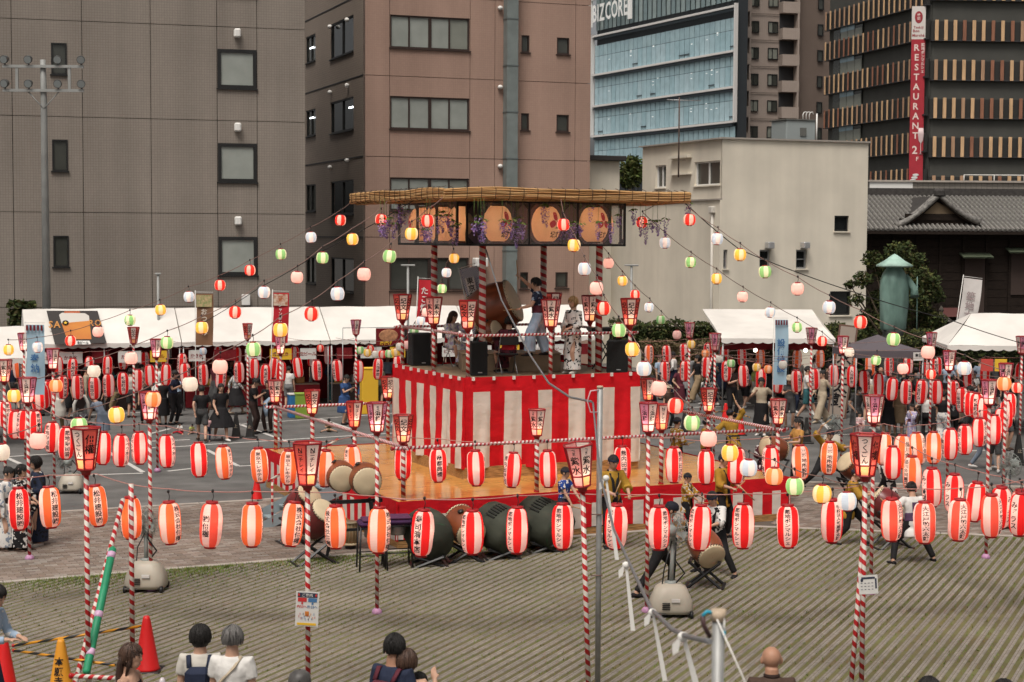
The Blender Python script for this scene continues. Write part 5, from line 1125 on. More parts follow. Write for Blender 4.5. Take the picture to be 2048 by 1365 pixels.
# statue tree: loose crown behind the statue
tb = atd(1800, 640, 62); rnd = random.Random(11); bl = []
for (px_, py_, r_) in ((1725,560,.45),(1745,520,.5),(1760,600,.6),(1790,505,.55),(1800,560,.8),(1830,525,.6),(1850,560,.65),(1868,590,.5),(1850,640,.7),(1740,640,.6),(1712,600,.35),(1790,640,.8),(1835,600,.7),(1700,570,.25),(1770,545,.6),(1875,640,.4),(1815,495,.35)):
    q = atd(px_, py_, 62+rnd.uniform(-.8, .8)); bl.append((q.x-tb.x, q.y-tb.y, q.z, r_*.86))
tree('garden_tree', 'dark green garden tree with loose branches behind the bronze statue', (tb.x, tb.y, 0), 4.2, bl, 8000, .075, 4)
tb = atd(1262, 345, 84); bl = []
for (px_, py_, r_) in ((1255,335,.5),(1270,330,.5),(1262,355,.7),(1278,350,.5),(1250,360,.4),(1266,320,.35)): q = atd(px_, py_, 84); bl.append((q.x-tb.x, 0, q.z, r_))
tree('rooftop_tree', 'bright green tree showing between the annex and cream building', (tb.x, tb.y, 0), tb.z, bl, 1800, .1, 5, [LG[1], LG[3], mat('leaf_bright', (.1, .14, .035), .7), LG[3], LG[0]])
# ---- bronze statue
sp_ = atd(1786, 690, 58); BRZ = mat('bronze_patina', (.15, .245, .21), .65, noise=.5, nscale=3, col2=(.07, .125, .105), stretch=(1, 1, .35), bump=.4, bscale=9)
st = thing('bronze_statue', 'green bronze statue of a standing monk in a wide conical hat', 'statue', (sp_.x, sp_.y, 0), R(28)); zs = atd(1786, 660, 58).z; zh = atd(1786, 532, 58).z; zt_ = atd(1786, 509, 58).z
g = MB(); prof = [(.40, 0), (.44, .05), (.45, .4), (.49, .9), (.5, 1.35), (.48, 1.6), (.41, 1.82), (.3, 2.0), (.2, 2.12), (.15, 2.24)]; k_ = (zh-zs+.1)/2.2; n = 26; vs = []
for r_, z in prof:
    for j in range(n):
        a = 2*math.pi*j/n; f_ = 1 + .07*math.sin(a*8+z*1.5)*(1-z/2.5) + .035*math.sin(a*19+z*3); vs.append((r_*k_*1.0*math.cos(a)*f_, r_*k_*.82*math.sin(a)*f_, zs+z*k_))
g.add(vs, [(i*n+j, i*n+(j+1) % n, (i+1)*n+(j+1) % n, (i+1)*n+j) for i in range(len(prof)-1) for j in range(n)], 0, True)
g.tube([(.35*k_, -.1, zs+1.75*k_), (.55*k_, -.35, zs+1.35*k_), (.5*k_, -.45, zs+1.1*k_)], [.14, .13, .15], 10); g.ball((.56*k_, -.45, zs+1.3*k_), .07); g.build('robed_body', BRZ, st)
MB().ball((0, -.02, zs+2.22*k_), (.2, .2, .2)).build('head', BRZ, st)
MB().lathe([(.0, zt_+.02), (.1, zt_-.03), (.35, zt_-.22), (.62, zh+.02), (.6, zh-.04), (.3, zh+.06), (.0, zh+.1)], 28, 0, True, None, None, False).build('conical_hat', mat('bronze_hat', (.3, .44, .375), .6, noise=.3, nscale=3), st)
MB().tube([(.62*k_, -.45, zs-.35), (.6*k_, -.45, zs+1.75*k_)], .022, 6).build('staff', BRZ, st); MB().lathe([(.45, 0), (.5, .1), (.42, zs-.3), (.36, zs-.12), (.42, zs)], 16).build('pedestal', mat('stone_dark', (.05, .055, .05), .9, noise=.3), st)
# stone lantern
q = atd(1882, 640, 64); t = thing('stone_lantern', 'grey stone garden lantern between the tree and white flag', 'stone lantern', (q.x, q.y, 0)); STN = mat('stone_grey', (.075, .066, .055), .95, noise=.35, nscale=8); zz = atd(1882, 612, 64).z
MB().lathe([(.3, 0), (.3, .2), (.13, .35), (.13, zz-1.15), (.3, zz-1.0), (.3, zz-.9)], 6, 0, False).build('shaft', STN, t); MB().lathe([(.2, zz-.9), (.2, zz-.6)], 6, 0, False).build('lamp_box', STN, t); MB().lathe([(.2, zz-.6), (.48, zz-.58), (.12, zz-.32), (.07, zz-.25), (.1, zz-.15), (.02, zz)], 6, 0, False).build('cap', STN, t)
# ---- temple house
HA = R(4); hp_ = atd(1728, 475, 80); HS = thing('temple_house', 'old dark timber temple house with a grey tiled gabled roof', 'house', (hp_.x, hp_.y, 0), HA); WH = Wall(HS, hp_, HA)
BOARD = mat('dark_boards', (.018, .012, .009), .85, noise=.5, nscale=3, stretch=(1, 1, 14), bump=.4, bscale=8); ROOF = mat('roof_tile', (.18, .17, .155), .6, noise=.65, nscale=7); ROOFD = mat('roof_tile_dark', (.055, .05, .047), .7, noise=.3, nscale=6)
ze = WH.px(1880, 461)[1]; Lh = 9.6; zrg = ze + 1.75; dh = 4.4
for k in range(16): WH.put(MB().box((Lh/2, .06+.004*(k % 2), ze*(k+.5)/16), (Lh, .12, ze/16-.02)), 'wall_board', BOARD)
WH.put(MB().box((Lh/2, 3.0, ze/2), (Lh-.1, 5.6, ze-.1)), 'core', mat('house_core', (.008, .006, .005), .9))
for k in range(9): WH.put(MB().box((.3+k*1.12, -.03, ze/2), (.12, .1, ze)), 'timber_post', BOARD)
WNT = mat('paper_window', (.05, .035, .03), .8)
for (px0, px1, py0, py1) in ((1926, 1970, 515, 640), (2018, 2060, 505, 590)):
    a, b = WH.px(px0, 500)[0], WH.px(px1, 500)[0]; c, d = WH.px(px0, py1)[1], WH.px(px0, py0)[1]; WH.put(MB().box(((a+b)/2, -.03, (c+d)/2), (b-a, .06, d-c)), 'shutter', WNT)
    WH.put(MB().add([(a-.2, -.7, d+.02), (b+.2, -.7, d+.02), (b+.2, 0, d+.22), (a-.2, 0, d+.22)], [(0, 1, 2, 3)]).add([(a-.2, -.7, d-.03), (b+.2, -.7, d-.03), (b+.2, 0, d+.17), (a-.2, 0, d+.17)], [(3, 2, 1, 0)]), 'window_hood', mat('copper_hood', (.07, .085, .055), .7))
# roof slope: every column of tiles a raised piece
rf = WH.put(MB().add([(-.3, -.8, ze-.02), (Lh+1, -.8, ze-.02), (Lh+1, dh, zrg), (-.3, dh, zrg)], [(0, 1, 2, 3)]), 'roof', ROOFD)
sl = Vector((0, dh+.8, zrg-ze+.02)); tm = MB(); nr = 15
for r_ in range(nr): tm.tube([Vector((0, 0, 0)) + sl*(r_/nr), sl*((r_+1)/nr) + Vector((0, 0, .012))], [.085, .075], 6, 0, True, False)
tmesh = tm.mesh('tile_column', ROOF)
for k in range(46): o = link('tile_column', tmesh, HS); o.parent = rf; o.location = (-.25 + .232*k, -.8, ze+.0)
def ridge(a, b, r_=.16): WH.put(MB().tube([a, b], r_, 6, smooth=False), 'ridge', ROOFD)
WH.put(MB().box((Lh/2, dh, zrg+.16), (Lh+1.6, .5, .36)), 'main_ridge', ROOFD); WH.put(MB().box((Lh/2, -.78, ze-.12), (Lh+1.3, .2, .14)), 'eave_board', BOARD)
# gable dormer
ax, az = WH.px(1874, 392); g0, gz0 = WH.px(1788, 455); g1, gz1 = WH.px(1955, 447); yb = -.3
def curve(x0, z0, x1, z1, y): return [(x0+(x1-x0)*t, y, z0+(z1-z0)*t - .16*math.sin(math.pi*t)) for t in [i/8 for i in range(9)]]
cl_, cr_ = curve(ax, az, g0, gz0, yb), curve(ax, az, g1, gz1, yb)
for cv_ in (cl_, cr_):
    WH.put(MB().add([p for p in cv_] + [(p[0], dh, p[2]) for p in cv_], [(i, i+1, i+10, i+9) for i in range(8)], 0, True), 'dormer_slope', ROOFD); WH.put(MB().tube([(p[0], p[1]-.02, p[2]+.05) for p in cv_], [.12]*6+[.14, .16, .18], 8), 'dormer_verge', ROOF); WH.put(MB().tube([(p[0], p[1]+.3, p[2]+.1) for p in cv_], .11, 8), 'dormer_verge', ROOF); WH.put(MB().tube([(p[0], p[1]+.02, p[2]-.12) for p in cv_], .06, 6), 'barge_board', BOARD)
g = MB(); g.add([(ax, yb+.25, az-.3), (ax-1.25, yb+.25, az-.85), (ax+1.2, yb+.25, az-.85)], [(0, 1, 2)]); WH.put(g, 'gable_face', mat('gable_plaster', (.23, .17, .11), .85)); WH.put(MB().box((ax, yb+.2, az-1.0), (3.1, .1, .3)), 'gable_beam', BOARD)
WH.put(MB().box((ax, yb+.25, az-1.35), (3.6, .08, .55)), 'gable_lower_board', BOARD); WH.put(MB().bbox((ax, yb-.02, az+.12), (.5, .35, .42), .1), 'ridge_end_tile', ROOFD)  # dark timber board below the gable beam, then the ridge end tile
WH.put(MB().add([(WH.px(1870, 600)[0], -1.3, WH.px(1870, 632)[1]), (WH.px(1952, 600)[0], -1.3, WH.px(1952, 630)[1]), (WH.px(1942, 600)[0], 0, WH.px(1942, 616)[1]), (WH.px(1885, 600)[0], 0, WH.px(1885, 616)[1])], [(0, 1, 2, 3)]), 'porch_roof', mat('porch_rust', (.09, .035, .032), .8))
# ---- floodlight mast
fm = atd(92, 475, 61.5); t = thing('floodlight_mast', 'tall grey floodlight mast with eight round lamps at the left', 'mast', (fm.x, fm.y, 0)); GST = mat('galv_grey', (.27, .275, .265), .5, noise=.15, nscale=2); sc_ = 61.5/3400
zA, zB = atd(90, 134, 61.5).z, atd(90, 182, 61.5).z; MB().tube([(0, 0, 0), (-.02, 0, zB), (-.04, 0, zA+.25)], [.17, .115, .1], 10).build('pole', GST, t)
for z in (zA, zB): MB().box((0, -.12, z), (160*sc_, .12, .1)).build('cross_arm', GST, t)
for x in (-52, 52): MB().box((x*sc_, -.12, (zA+zB)/2), (.1, .08, zA-zB-.1)).build('upright', GST, t)
for s in (-1, 1): MB().tube([(s*30*sc_, -.1, zB-.05), (0, -.1, zB-.65)], .02, 5).build('brace', GST, t)
DKM = mat('lamp_dark', (.07, .072, .07), .5); LENS = mat('lamp_lens', (.22, .24, .24), .2)
for z in (zA, zB):
    for i, x in enumerate((-75, -28, 30, 76)):
        M = Matrix.Translation((x*sc_, -.2, z+.24)) @ Matrix.Rotation(R(-12+8*i), 4, 'Z') @ Matrix.Rotation(R(105), 4, 'X')
        o = MB().lathe([(.06, -.2), (.12, -.12), (.15, .0), (.15, .08)], 14, 0, True, M).build('lamp_head', DKM, t); MB().lathe([(.0, .085), (.13, .085)], 14, 0, True, M, None, False).build('lens', LENS, o); MB().tube([(x*sc_, -.14, z), (x*sc_, -.18, z+.15)], .03, 5).build('lamp_bracket', DKM, o)
for i, (x, D, y) in enumerate(((1263, 60, 531), (816, 60, 531), (316, 58, 548))):
    q = atd(x, y, D); t = thing('slim_lamp_post', ['slim grey lamp post before the cream building', 'slim grey lamp post left of the tower by the takoyaki flag', 'slim pole over the white tents at the left'][i], 'lamp post', (q.x, q.y, 0)); MB().tube([(0, 0, 0), (0, 0, q.z)], .045, 6).build('pole', GST, t); MB().bbox((0, 0, q.z), (.5 if i < 2 else .2, .16, .06), .02).build('lamp_head', GST, t)
# ---- banners
def nobori(x, y0, y1, wpx, D, cloth, txt, ink, label, tilt=0, size=.16, extra=None, tx=0):
    a, b = atd(x, y0, D), atd(x, y1, D); W_ = wpx*D/3400; H_ = a.z-b.z; t = thing('banner_flag', label, 'banner', (a.x, a.y, 0), 0); t.rotation_euler = (0, tilt, R(-6)); g = MB(); n, m_ = 6, 14; vs = []
    for i in range(n+1):
        for j in range(m_+1): u, v = i/n, j/m_; vs.append((W_*(u-.5)+.02*math.sin(v*5), .04*math.sin(v*6+u*3)*u, a.z-H_*v))
    g.add(vs, [(i*(m_+1)+j, i*(m_+1)+j+1, (i+1)*(m_+1)+j+1, (i+1)*(m_+1)+j) for i in range(n) for j in range(m_)], 0, True); g.build('cloth', cloth, t)
    MB().tube([(-W_/2-.03, .02, 0), (-W_/2-.03, .02, a.z+.1)], .014, 6).tube([(-W_/2-.03, .02, a.z+.05), (W_/2, .02, a.z+.05)], .008, 5).build('pole', PAPERW, t)
    if txt: flat_text(t, txt, size, Matrix.Translation((tx, -.05, a.z-H_*.55)) @ Matrix.Rotation(R(90), 4, 'X'), ink, True, .02, 1.0, 'lettering')
    if extra: MB().box((0, -.045, a.z-.22), (W_*.9, .01, .36)).build('food_print', extra, t)
    return t
nobori(409, 588, 691, 35, 52, mat('banner_brown', (.2, .105, .06), .7), 'おつまみ', mat('ink_pale', (.55, .5, .42), .7), 'brown food banner with vegetable photo before the white tents', 0, .2, mat('veg_print', (.2, .25, .1), .7, noise=.6, nscale=14, col2=(.5, .35, .2)))
nobori(557, 586, 686, 32, 53, mat('banner_redcloth', (.42, .02, .03), .7), 'ジャンボフランク', PAPERW, 'red food banner with sausage photo before the white tents', .02, .13, mat('sausage_print', (.35, .1, .04), .7, noise=.7, nscale=10, col2=(.6, .5, .4)))
nobori(840, 560, 645, 27, 56, mat('banner_redcloth', (.42, .02, .03), .7), 'たこ焼き', PAPERW, 'red takoyaki banner flag left of the tower', .04, .26)
LBL = mat('banner_blue', (.3, .42, .5), .7); BI = mat('ink_blue', (.05, .13, .28), .7)
for (x, y0, y1, w_, D, tx, lb) in ((70, 650, 790, 38, 44, '奉納', 'pale blue column banner with striped top at the left'), (1563, 640, 770, 26, 50, '設備恒設', 'pale blue column banner before the right white tent')):
    t = nobori(x, y0, y1, w_, D, LBL, tx, BI, lb, 0, .24); a = atd(x, y0, D).z; W_ = w_*D/3400
    for k in range(5): MB().box((-W_/2+W_*(k+.5)/5, -.05, a-.08), (W_/10, .02, .14)).build('red_tab', DKRED, t)
nobori(1912, 556, 690, 36, 56, mat('flag_white', (.55, .52, .5), .75, noise=.1, nscale=3), '築地本願寺', mat('ink_faded', (.3, .24, .24), .7), 'tall white banner with faded writing before the temple house', .12, .3)
# tilted patterned flag on the tower
q = atd(948, 590, 38.0); t = thing('drum_troupe_flag', 'tilted blue and white patterned flag with bold writing behind the left tower post', 'flag', q); t.rotation_euler = (0, R(-14), R(-10)); g = MB(); vs = []
for i in range(5):
    for j in range(15): u, v = i/4, j/14; vs.append(((u-.5)*.42 + .03*math.sin(v*4), .05*math.sin(v*5+u*2), .62-1.7*v))
PAT = mat('flag_pattern', (.5, .5, .52), .75); n_, b_ = nodes_of(PAT); tc_ = n_.nodes.new('ShaderNodeTexCoord'); ck = n_.nodes.new('ShaderNodeTexChecker'); ck.inputs['Scale'].default_value = 38; ck.inputs['Color1'].default_value = (.55, .55, .56, 1); ck.inputs['Color2'].default_value = (.18, .22, .33, 1); n_.links.new(tc_.outputs['Object'], ck.inputs['Vector']); n_.links.new(ck.outputs[0], b_.inputs['Base Color'])
g.add(vs, [(i*15+j, i*15+j+1, (i+1)*15+j+1, (i+1)*15+j) for i in range(4) for j in range(14)], 0, True).build('cloth', PAT, t); MB().box((.0, -.07, -.1), (.2, .008, 1.0)).build('white_strip', PAPERW, t); flat_text(t, '東京新富太鼓', .16, Matrix.Translation((0, -.08, -.1)) @ Matrix.Rotation(R(90), 4, 'X'), INK(), True); MB().tube([(-.24, 0, -2.0), (-.2, 0, .66)], .014, 6).tube([(-.22, 0, .64), (.24, 0, .68)], .008, 5).build('pole', PAPERW, t)
# upright sign board by the right crowd
q = onz(1672, 838, 0); t = thing('drum_sign_board', 'tall leaning sign board with bold brush writing in the right crowd', 'sign', (q.x, q.y, 0)); t.rotation_euler = (R(-4), R(7), R(-8)); hh = 190/3400*q.y
MB().box((0, 0, hh/2), (.62, .05, hh)).build('board', mat('board_brown', (.14, .08, .06), .7), t); MB().box((0, -.035, hh/2), (.5, .02, hh-.12)).build('face', mat('board_face', (.3, .25, .21), .7), t); flat_text(t, '水和太鼓', .48, Matrix.Translation((0, -.055, hh*.42)) @ Matrix.Rotation(R(90), 4, 'X'), INK(), True, .02, 1.0, 'lettering', .95)
q = onz(2040, 860, 0); t = thing('white_notice_board', 'two white notice sheets on a thin stand at the right edge', 'sign', (q.x, q.y, 0)); MB().box((0, 0, .75), (.4, .02, .75)).build('lower_sheet', PAPERW, t); MB().box((0, 0, 1.38), (.4, .02, .4)).build('upper_sheet', PAPERW, t); MB().tube([(-.15, .02, 0), (-.15, .02, 1.6)], .015, 5).tube([(.15, .02, 0), (.15, .02, 1.6)], .015, 5).build('stand', TENTIN, t)
# ================================================================== drums, speakers, fans, cones and other gear
DRW = mat('drum_brown', (.20, .055, .022), .3, noise=.35, nscale=5, stretch=(1, 1, .3)); DRM = mat('drum_maroon', (.13, .022, .022), .28, noise=.25, nscale=4); SKIN = mat('drum_skin', (.58, .47, .31), .6, noise=.1, nscale=4); RIMD = mat('drum_rim', (.42, .33, .2), .7); TACK = mat('drum_tack', (.02, .018, .016), .4); COVER = mat('drum_cover', (.045, .048, .036), .8, noise=.25, nscale=4, bump=.5, bscale=7); COVT = mat('cover_trim', (.02, .07, .03), .7)
def taiko(label, c, axis, r, L, body=DRW, name='taiko_drum', cover=False, open_=False):
    t = bpy.data.objects.new(name, None); COL.objects.link(t); t.matrix_basis = frame_mat(c, (.3, .2, 1) if abs(Vector(axis).normalized().z) < .9 else (1, 0, 0), axis); tag(t, label, 'drum')
    pr = [(r*(.82 + .18*math.sin(math.pi*i/10)), -L/2 + L*i/10) for i in range(11)]
    if cover:
        n = 22; vs = []
        pr = [(.01, -L/2-.03)] + [(q+.03, z*1.03) for q, z in pr] + [(.01, L/2+.03)]
        for i, (q, z) in enumerate(pr):
            for j in range(n): a = 2*math.pi*j/n; k = 1 + .03*math.sin(5*a+i) + .02*math.sin(9*a+2*i); vs.append((q*k*math.cos(a), q*k*math.sin(a), z))
        MB().add(vs, [(i*n+j, i*n+(j+1) % n, (i+1)*n+(j+1) % n, (i+1)*n+j) for i in range(len(pr)-1) for j in range(n)], 0, True).build('canvas_cover', COVER, t)
        for z in (-L/2, L/2): MB().lathe([(r*.85, z-.012), (r*.9, z), (r*.85, z+.012)], 22, 0, True, None, None, False).build('piping', COVT, t)
        for k in range(6): a = .5 + k*.14; MB().box((0, 0, 0), (.02, .03, L*.28), 0, Matrix.Rotation(a, 4, 'Z') @ Matrix.Translation((r+.035, 0, -L*.02))).build('strap', mat('strap_black', (.015, .015, .013), .7), t)
        return t
    MB().lathe(pr, 24, 0, True, None, None, False).build('barrel', body, t)
    for s in (-1, 1):
        z = s*L/2; h = MB().lathe([(r*.84, z-s*.06), (r*.86, z-s*.03), (r*.85, z), (r*.8, z+s*.012), (r*.3, z+s*.016), (.005, z+s*.016)], 24, 0, True, None, None, False).build('drum_head', SKIN, t)
        k = MB(); m = 30
        for q in range(m):
            a = 2*math.pi*q/m; k.ball((r*.87*math.cos(a), r*.87*math.sin(a), z-s*.045), .011, 5, 4); k.ball((r*.87*math.cos(a+.1), r*.87*math.sin(a+.1), z-s*.018), .011, 5, 4)
        o = k.build('tacks', TACK, h); o['kind'] = 'stuff'
    for a in (.8, .8+math.pi): 
        M = Matrix.Rotation(a, 4, 'Z') @ Matrix.Translation((r+.015, 0, 0)); MB().lathe([(.05, 0), (.06, .01), (.02, .03)], 10, 0, True, M @ Matrix.Rotation(R(90), 4, 'Y')).build('ring_plate', TACK, t)
    return t
def xstand(label, p, rz, w=.5, h=.5, d=.42):
    t = thing('drum_stand', label, 'stand', p, rz)
    for y in (-d/2, d/2):
        for s in (-1, 1): MB().tube([(s*w/2, y + .02*s, 0), (-s*w/2*.8, y+.02*s, h)], .025, 4, smooth=False).build('leg', BLK, t)
    for s in (-1, 1): MB().box((s*w/2, 0, .025), (.05, d+.08, .04)).build('foot_bar', BLK, t); MB().box((s*w/2*.8, 0, h), (.05, d+.06, .04)).build('top_bar', BLK, t)
    return t
def gp(x, y): return onz(x, y, 0)
# row of drums in front of the skirt
for i, (x, y, yb, r, L, ax, cov, lb) in enumerate(((857, 1068, 1137, .40, .75, (.35, -1, -.25), 1, 'large drum in dark green canvas, left end of the row'), (930, 1052, 1128, .33, .62, (.5, -1, -.45), 0, 'uncovered brown drum between the covered drums'), (1003, 1058, 1122, .42, .8, (.75, -.8, -.3), 1, 'large covered drum in the middle of the row'), (1088, 1046, 1108, .44, .85, (.85, -.75, -.3), 1, 'largest covered drum at the right end of the row'))):
    b = gp(x, yb); c = atd(x, y, b.y + .35); taiko(lb, c, ax, r, L, DRW, 'taiko_drum', bool(cov)); xstand('black folding stand under the ' + lb, (c.x, c.y - .12, 0), R(10), .62, max(.2, c.z-r*.9), .5)
# pair on a tall stand
b = gp(733, 1112)
for i, (x, y, r) in enumerate(((690, 962, .29), (739, 968, .31))):
    c = atd(x, y, b.y + .12*(1-i)) + Vector((-.1, .2, .06)); taiko(['left drum of the pale-headed pair on the tall stand', 'right drum of the pale-headed pair on the tall stand'][i], c, (.28, -1, -.1), r, .5, DRW)
t = thing('tall_drum_stand', 'tall black stand carrying the pair of pale-headed drums', 'stand', (b.x-.2, b.y+.1, 0), R(20))
for (x, y) in ((-.5, -.2), (.3, -.25), (-.35, .3), (.4, .3)): MB().tube([(x*1.25, y*1.2, 0), (x*.8, y*.8, 1.02)], .03, 4, smooth=False).build('leg', BLK, t)
MB().box((0, 0, 1.0), (1.0, .06, .07)).build('top_rail', BLK, t); MB().box((0, -.15, .5), (1.0, .04, .05)).build('cross_bar', BLK, t)
# maroon pair by the stairs
for i, (x, y, yb) in enumerate(((604, 1006, 1090), (634, 1040, 1132))):
    b = gp(x, yb); c = atd(x, y, b.y+.25); taiko(['maroon drum standing nearer the stairs', 'maroon drum in front of the other maroon drum'][i], c, (.65, -.5, .75), .3, .58, DRM); xstand(['black folding stand of the maroon drum nearer the stairs', 'black folding stand of the front maroon drum'][i], (c.x-.05, c.y-.1, 0), R(25), .75, max(.25, c.z-.3), .45)
# rope drum
b = gp(701, 1100); t = thing('rope_drum', 'small rope-laced drum standing under the pair of drums', 'drum', (b.x, b.y, .12)); MB().lathe([(.13, 0), (.13, .4)], 16).build('shell', mat('shell_wood', (.3, .2, .1), .6), t); ropes = MB()
for k in range(14): a = k*6.283/14; ropes.tube([(.145*math.cos(a), .145*math.sin(a), .01), (.14*math.cos(a+.22), .14*math.sin(a+.22), .2), (.145*math.cos(a), .145*math.sin(a), .39)], .006, 4)
ropes.build('ropes', RIMD, t); MB().lathe([(.13, .39), (.16, .4), (.155, .42), (.1, .425)], 16).lathe([(.1, -.02), (.155, -.02), (.16, .01), (.13, .02)], 16).build('hoops', SKIN, t); MB().tube([(0, 0, -.12), (0, 0, 0)], .1, 8).build('block', BLK, t)
# tall frames with purple cloths
for i, (x, yb) in enumerate(((742, 1146), (793, 1140))):
    b = gp(x, yb); t = thing('small_drum_table', ['tall black frame with folded purple cloth, left of two', 'tall black frame with folded purple cloth, right of two'][i], 'table', (b.x, b.y+.2, 0), R(12))
    for sx_ in (-.22, .22):
        for sy in (-.2, .2): MB().tube([(sx_*1.12, sy*1.12, 0), (sx_, sy, .8)], .016, 6).build('leg', BLK, t)
    for z in (.3, .78):
        for s in (-1, 1): MB().tube([(s*.22, -.2, z), (s*.22, .2, z)], .012, 5).tube([(-.22, s*.2, z), (.22, s*.2, z)], .012, 5).build('rail', BLK, t)
    MB().bbox((0, 0, .85), (.5, .46, .1), .04).build('purple_cloth', mat('purple_cloth', (.05, .018, .06), .8, noise=.3, nscale=9), t); MB().bbox((.02, -.02, .92), (.42, .4, .05), .02).build('purple_cloth', mat('purple_cloth2', (.09, .03, .07), .8), t); MB().lathe([(.13, .6), (.14, .62), (.14, .74), (.13, .76)], 14).build('hanging_drum', mat('steel_drum', (.25, .22, .2), .4, .5), t)
# drum of the front drummer and other playing drums
b = gp(1412, 1178); c = atd(1411, 1094, b.y+.1); taiko('brown drum with tacked pale head played by the front drummer', c, (.28, -.72, -.42), .28, .56); xstand('black folding stand of the front drummer', (b.x, b.y+.12, 0), R(-12), .62, c.z-.24, .45)
b = gp(1784, 1100); c = atd(1772, 1010, b.y+.2); taiko('drum tilted on edge played by the drummer seen from behind', c, (-.75, .2, .6), .3, .55, DRM); xstand('black folding stand of the tilted right drum', (b.x, b.y+.15, 0), R(15), .7, c.z-.3, .45)
c = atd(1548, 897, 37.5); taiko('brown drum with white head beyond the stage right corner', c, (-.9, -.35, .25), .27, .5); xstand('black folding stand beyond the stage right corner', (c.x, c.y, 0), R(15), .6, c.z-.25, .45)
c = atd(1706, 935, 36); taiko('drum half hidden behind the front right lamp', c, (-.7, -.3, .5), .27, .5); xstand('black folding stand half hidden behind the front right lamp', (c.x, c.y, 0), R(15), .6, c.z-.25, .45)
# ---- on the tower deck
def dk(x, y): return onz(x, y, Z2)
SPK = mat('speaker_black', (.012, .012, .013), .6, bump=.4, bscale=200)
for (x, y, w_, h_, lb, rz) in ((845, 733, .5, .74, 'wide black loudspeaker at the left edge of the tower deck', .3), (958, 753, .36, .72, 'narrow black loudspeaker at the front corner of the tower deck', .1), (1236, 747, .5, .7, 'black loudspeaker at the right edge of the tower deck', -.2)):
    p = dk(x, y); p.y += .1; t = thing('loudspeaker', lb, 'speaker', p, rz); MB().bbox((0, .2, h_/2), (w_, .4, h_), .02).build('cabinet', SPK, t); MB().box((0, -.006, h_/2+.02), (w_-.05, .015, h_-.1)).build('grille', mat('grille_black', (.02, .02, .02), .8, bump=.8, bscale=260), t); MB().box((.02, -.016, .07), (.09, .006, .022)).build('badge', mat('badge_grey', (.4, .4, .4), .4, .5), t); MB().bbox((w_/2+.012, .2, h_*.6), (.03, .2, .06), .01).build('handle', BLK, t)
p = dk(1023, 744); t = thing('drum_podium', 'long plywood podium under the big drum on the tower deck', 'podium', p, YA*.25); MB().bbox((0, .55, .19), (2.15, 1.1, .38), .01).build('box', PLYD, t); MB().bbox((0, .55, .392), (2.19, 1.14, .025), .006).build('lid', mat('ply_lid', (.3, .21, .13), .6), t)
PODZ = Z2 + .405
c = atd(990, 617, 37.6); taiko('big brown barrel drum raised on the tower podium', c, (.86, -.2, .38), .56, .95)
t = thing('big_drum_stand', 'dark wooden stand under the big drum on the tower', 'stand', (c.x, c.y, PODZ), R(10))
for (x, y) in ((-.4, -.3), (.35, -.3), (-.4, .3), (.35, .3)): MB().tube([(x*1.15, y*1.1, 0), (x*.8, y*.8, max(.2, c.z-PODZ-.38))], .045, 6).build('leg', BLK, t)
MB().box((0, 0, max(.15, c.z-PODZ-.4)), (.8, .6, .06)).build('cradle', BLK, t)
c = atd(985, 664, 37.0); taiko('small flat drum tilted below the big drum on the tower', c, (.8, -.5, .3), .26, .25)
p = dk(1212, 742); t = thing('keyboard_stand', 'black folding stand behind the woman in white yukata on the tower', 'stand', p + Vector((0, .3, 0)), .2)
for s in (-1, 1): MB().tube([(-.25, s*.2, 0), (.25, s*.2, .85)], .014, 5).build('leg', BLK, t); MB().tube([(.25, s*.2, 0), (-.25, s*.2, .85)], .014, 5).build('leg', BLK, t)
MB().bbox((0, 0, .9), (.75, .5, .08), .02).build('keyboard', BLK, t)
def folding_chair(p, rz, label):
    t = thing('folding_chair', label, 'chair', p, rz); ST = mat('chair_steel', (.35, .35, .35), .3, .8); VN = mat('chair_vinyl', (.02, .018, .02), .5)
    MB().bbox((0, 0, .43), (.4, .38, .04), .015).build('seat', VN, t); MB().bbox((0, .2, .72), (.4, .03, .18), .012).build('backrest', VN, t)
    for s in (-1, 1): MB().tube([(s*.19, -.22, 0), (s*.19, .2, .82)], .011, 5).build('leg', ST, t); MB().tube([(s*.17, .25, 0), (s*.17, -.12, .44)], .011, 5).build('leg', ST, t)
    MB().tube([(-.19, -.22, .02), (.19, -.22, .02)], .01, 5).build('foot_bar', ST, t); return t
# ---- stairs
BGS = mat('stair_blue_grey', (.24, .29, .31), .55, noise=.12, nscale=3); t = thing('metal_stairs', 'blue-grey metal stairs up to the left side of the lower stage', 'stairs', yl(-H1-.04, -.7, 0), YA)
for k in range(4): MB().bbox((-.25-.34*k, 0, Z1-.2*(k+1)+.02), (.34, .85, .035), .006).build('tread', BGS, t)
for s in (-1, 1): MB().add([(0, s*.45, Z1+.02), (0, s*.45, Z1-.3), (-1.55, s*.45, 0), (-1.75, s*.45, 0), (-1.75, s*.45, .12), (0, s*.45+.001, Z1+.08)], [(0, 1, 2, 3, 4)], 0).add([(0, s*.48, Z1+.02), (0, s*.48, Z1-.3), (-1.55, s*.48, 0), (-1.75, s*.48, 0), (-1.75, s*.48, .12)], [(0, 1, 2, 3, 4)], 0).build('stringer', BGS, t)
MB().tube([(-1.5, -.46, .1), (-1.5, -.46, 1.0)], .025, 6).tube([(-1.6, -.46, .95), (-.1, -.46, 1.75)], .025, 6).build('handrail', HX, t)
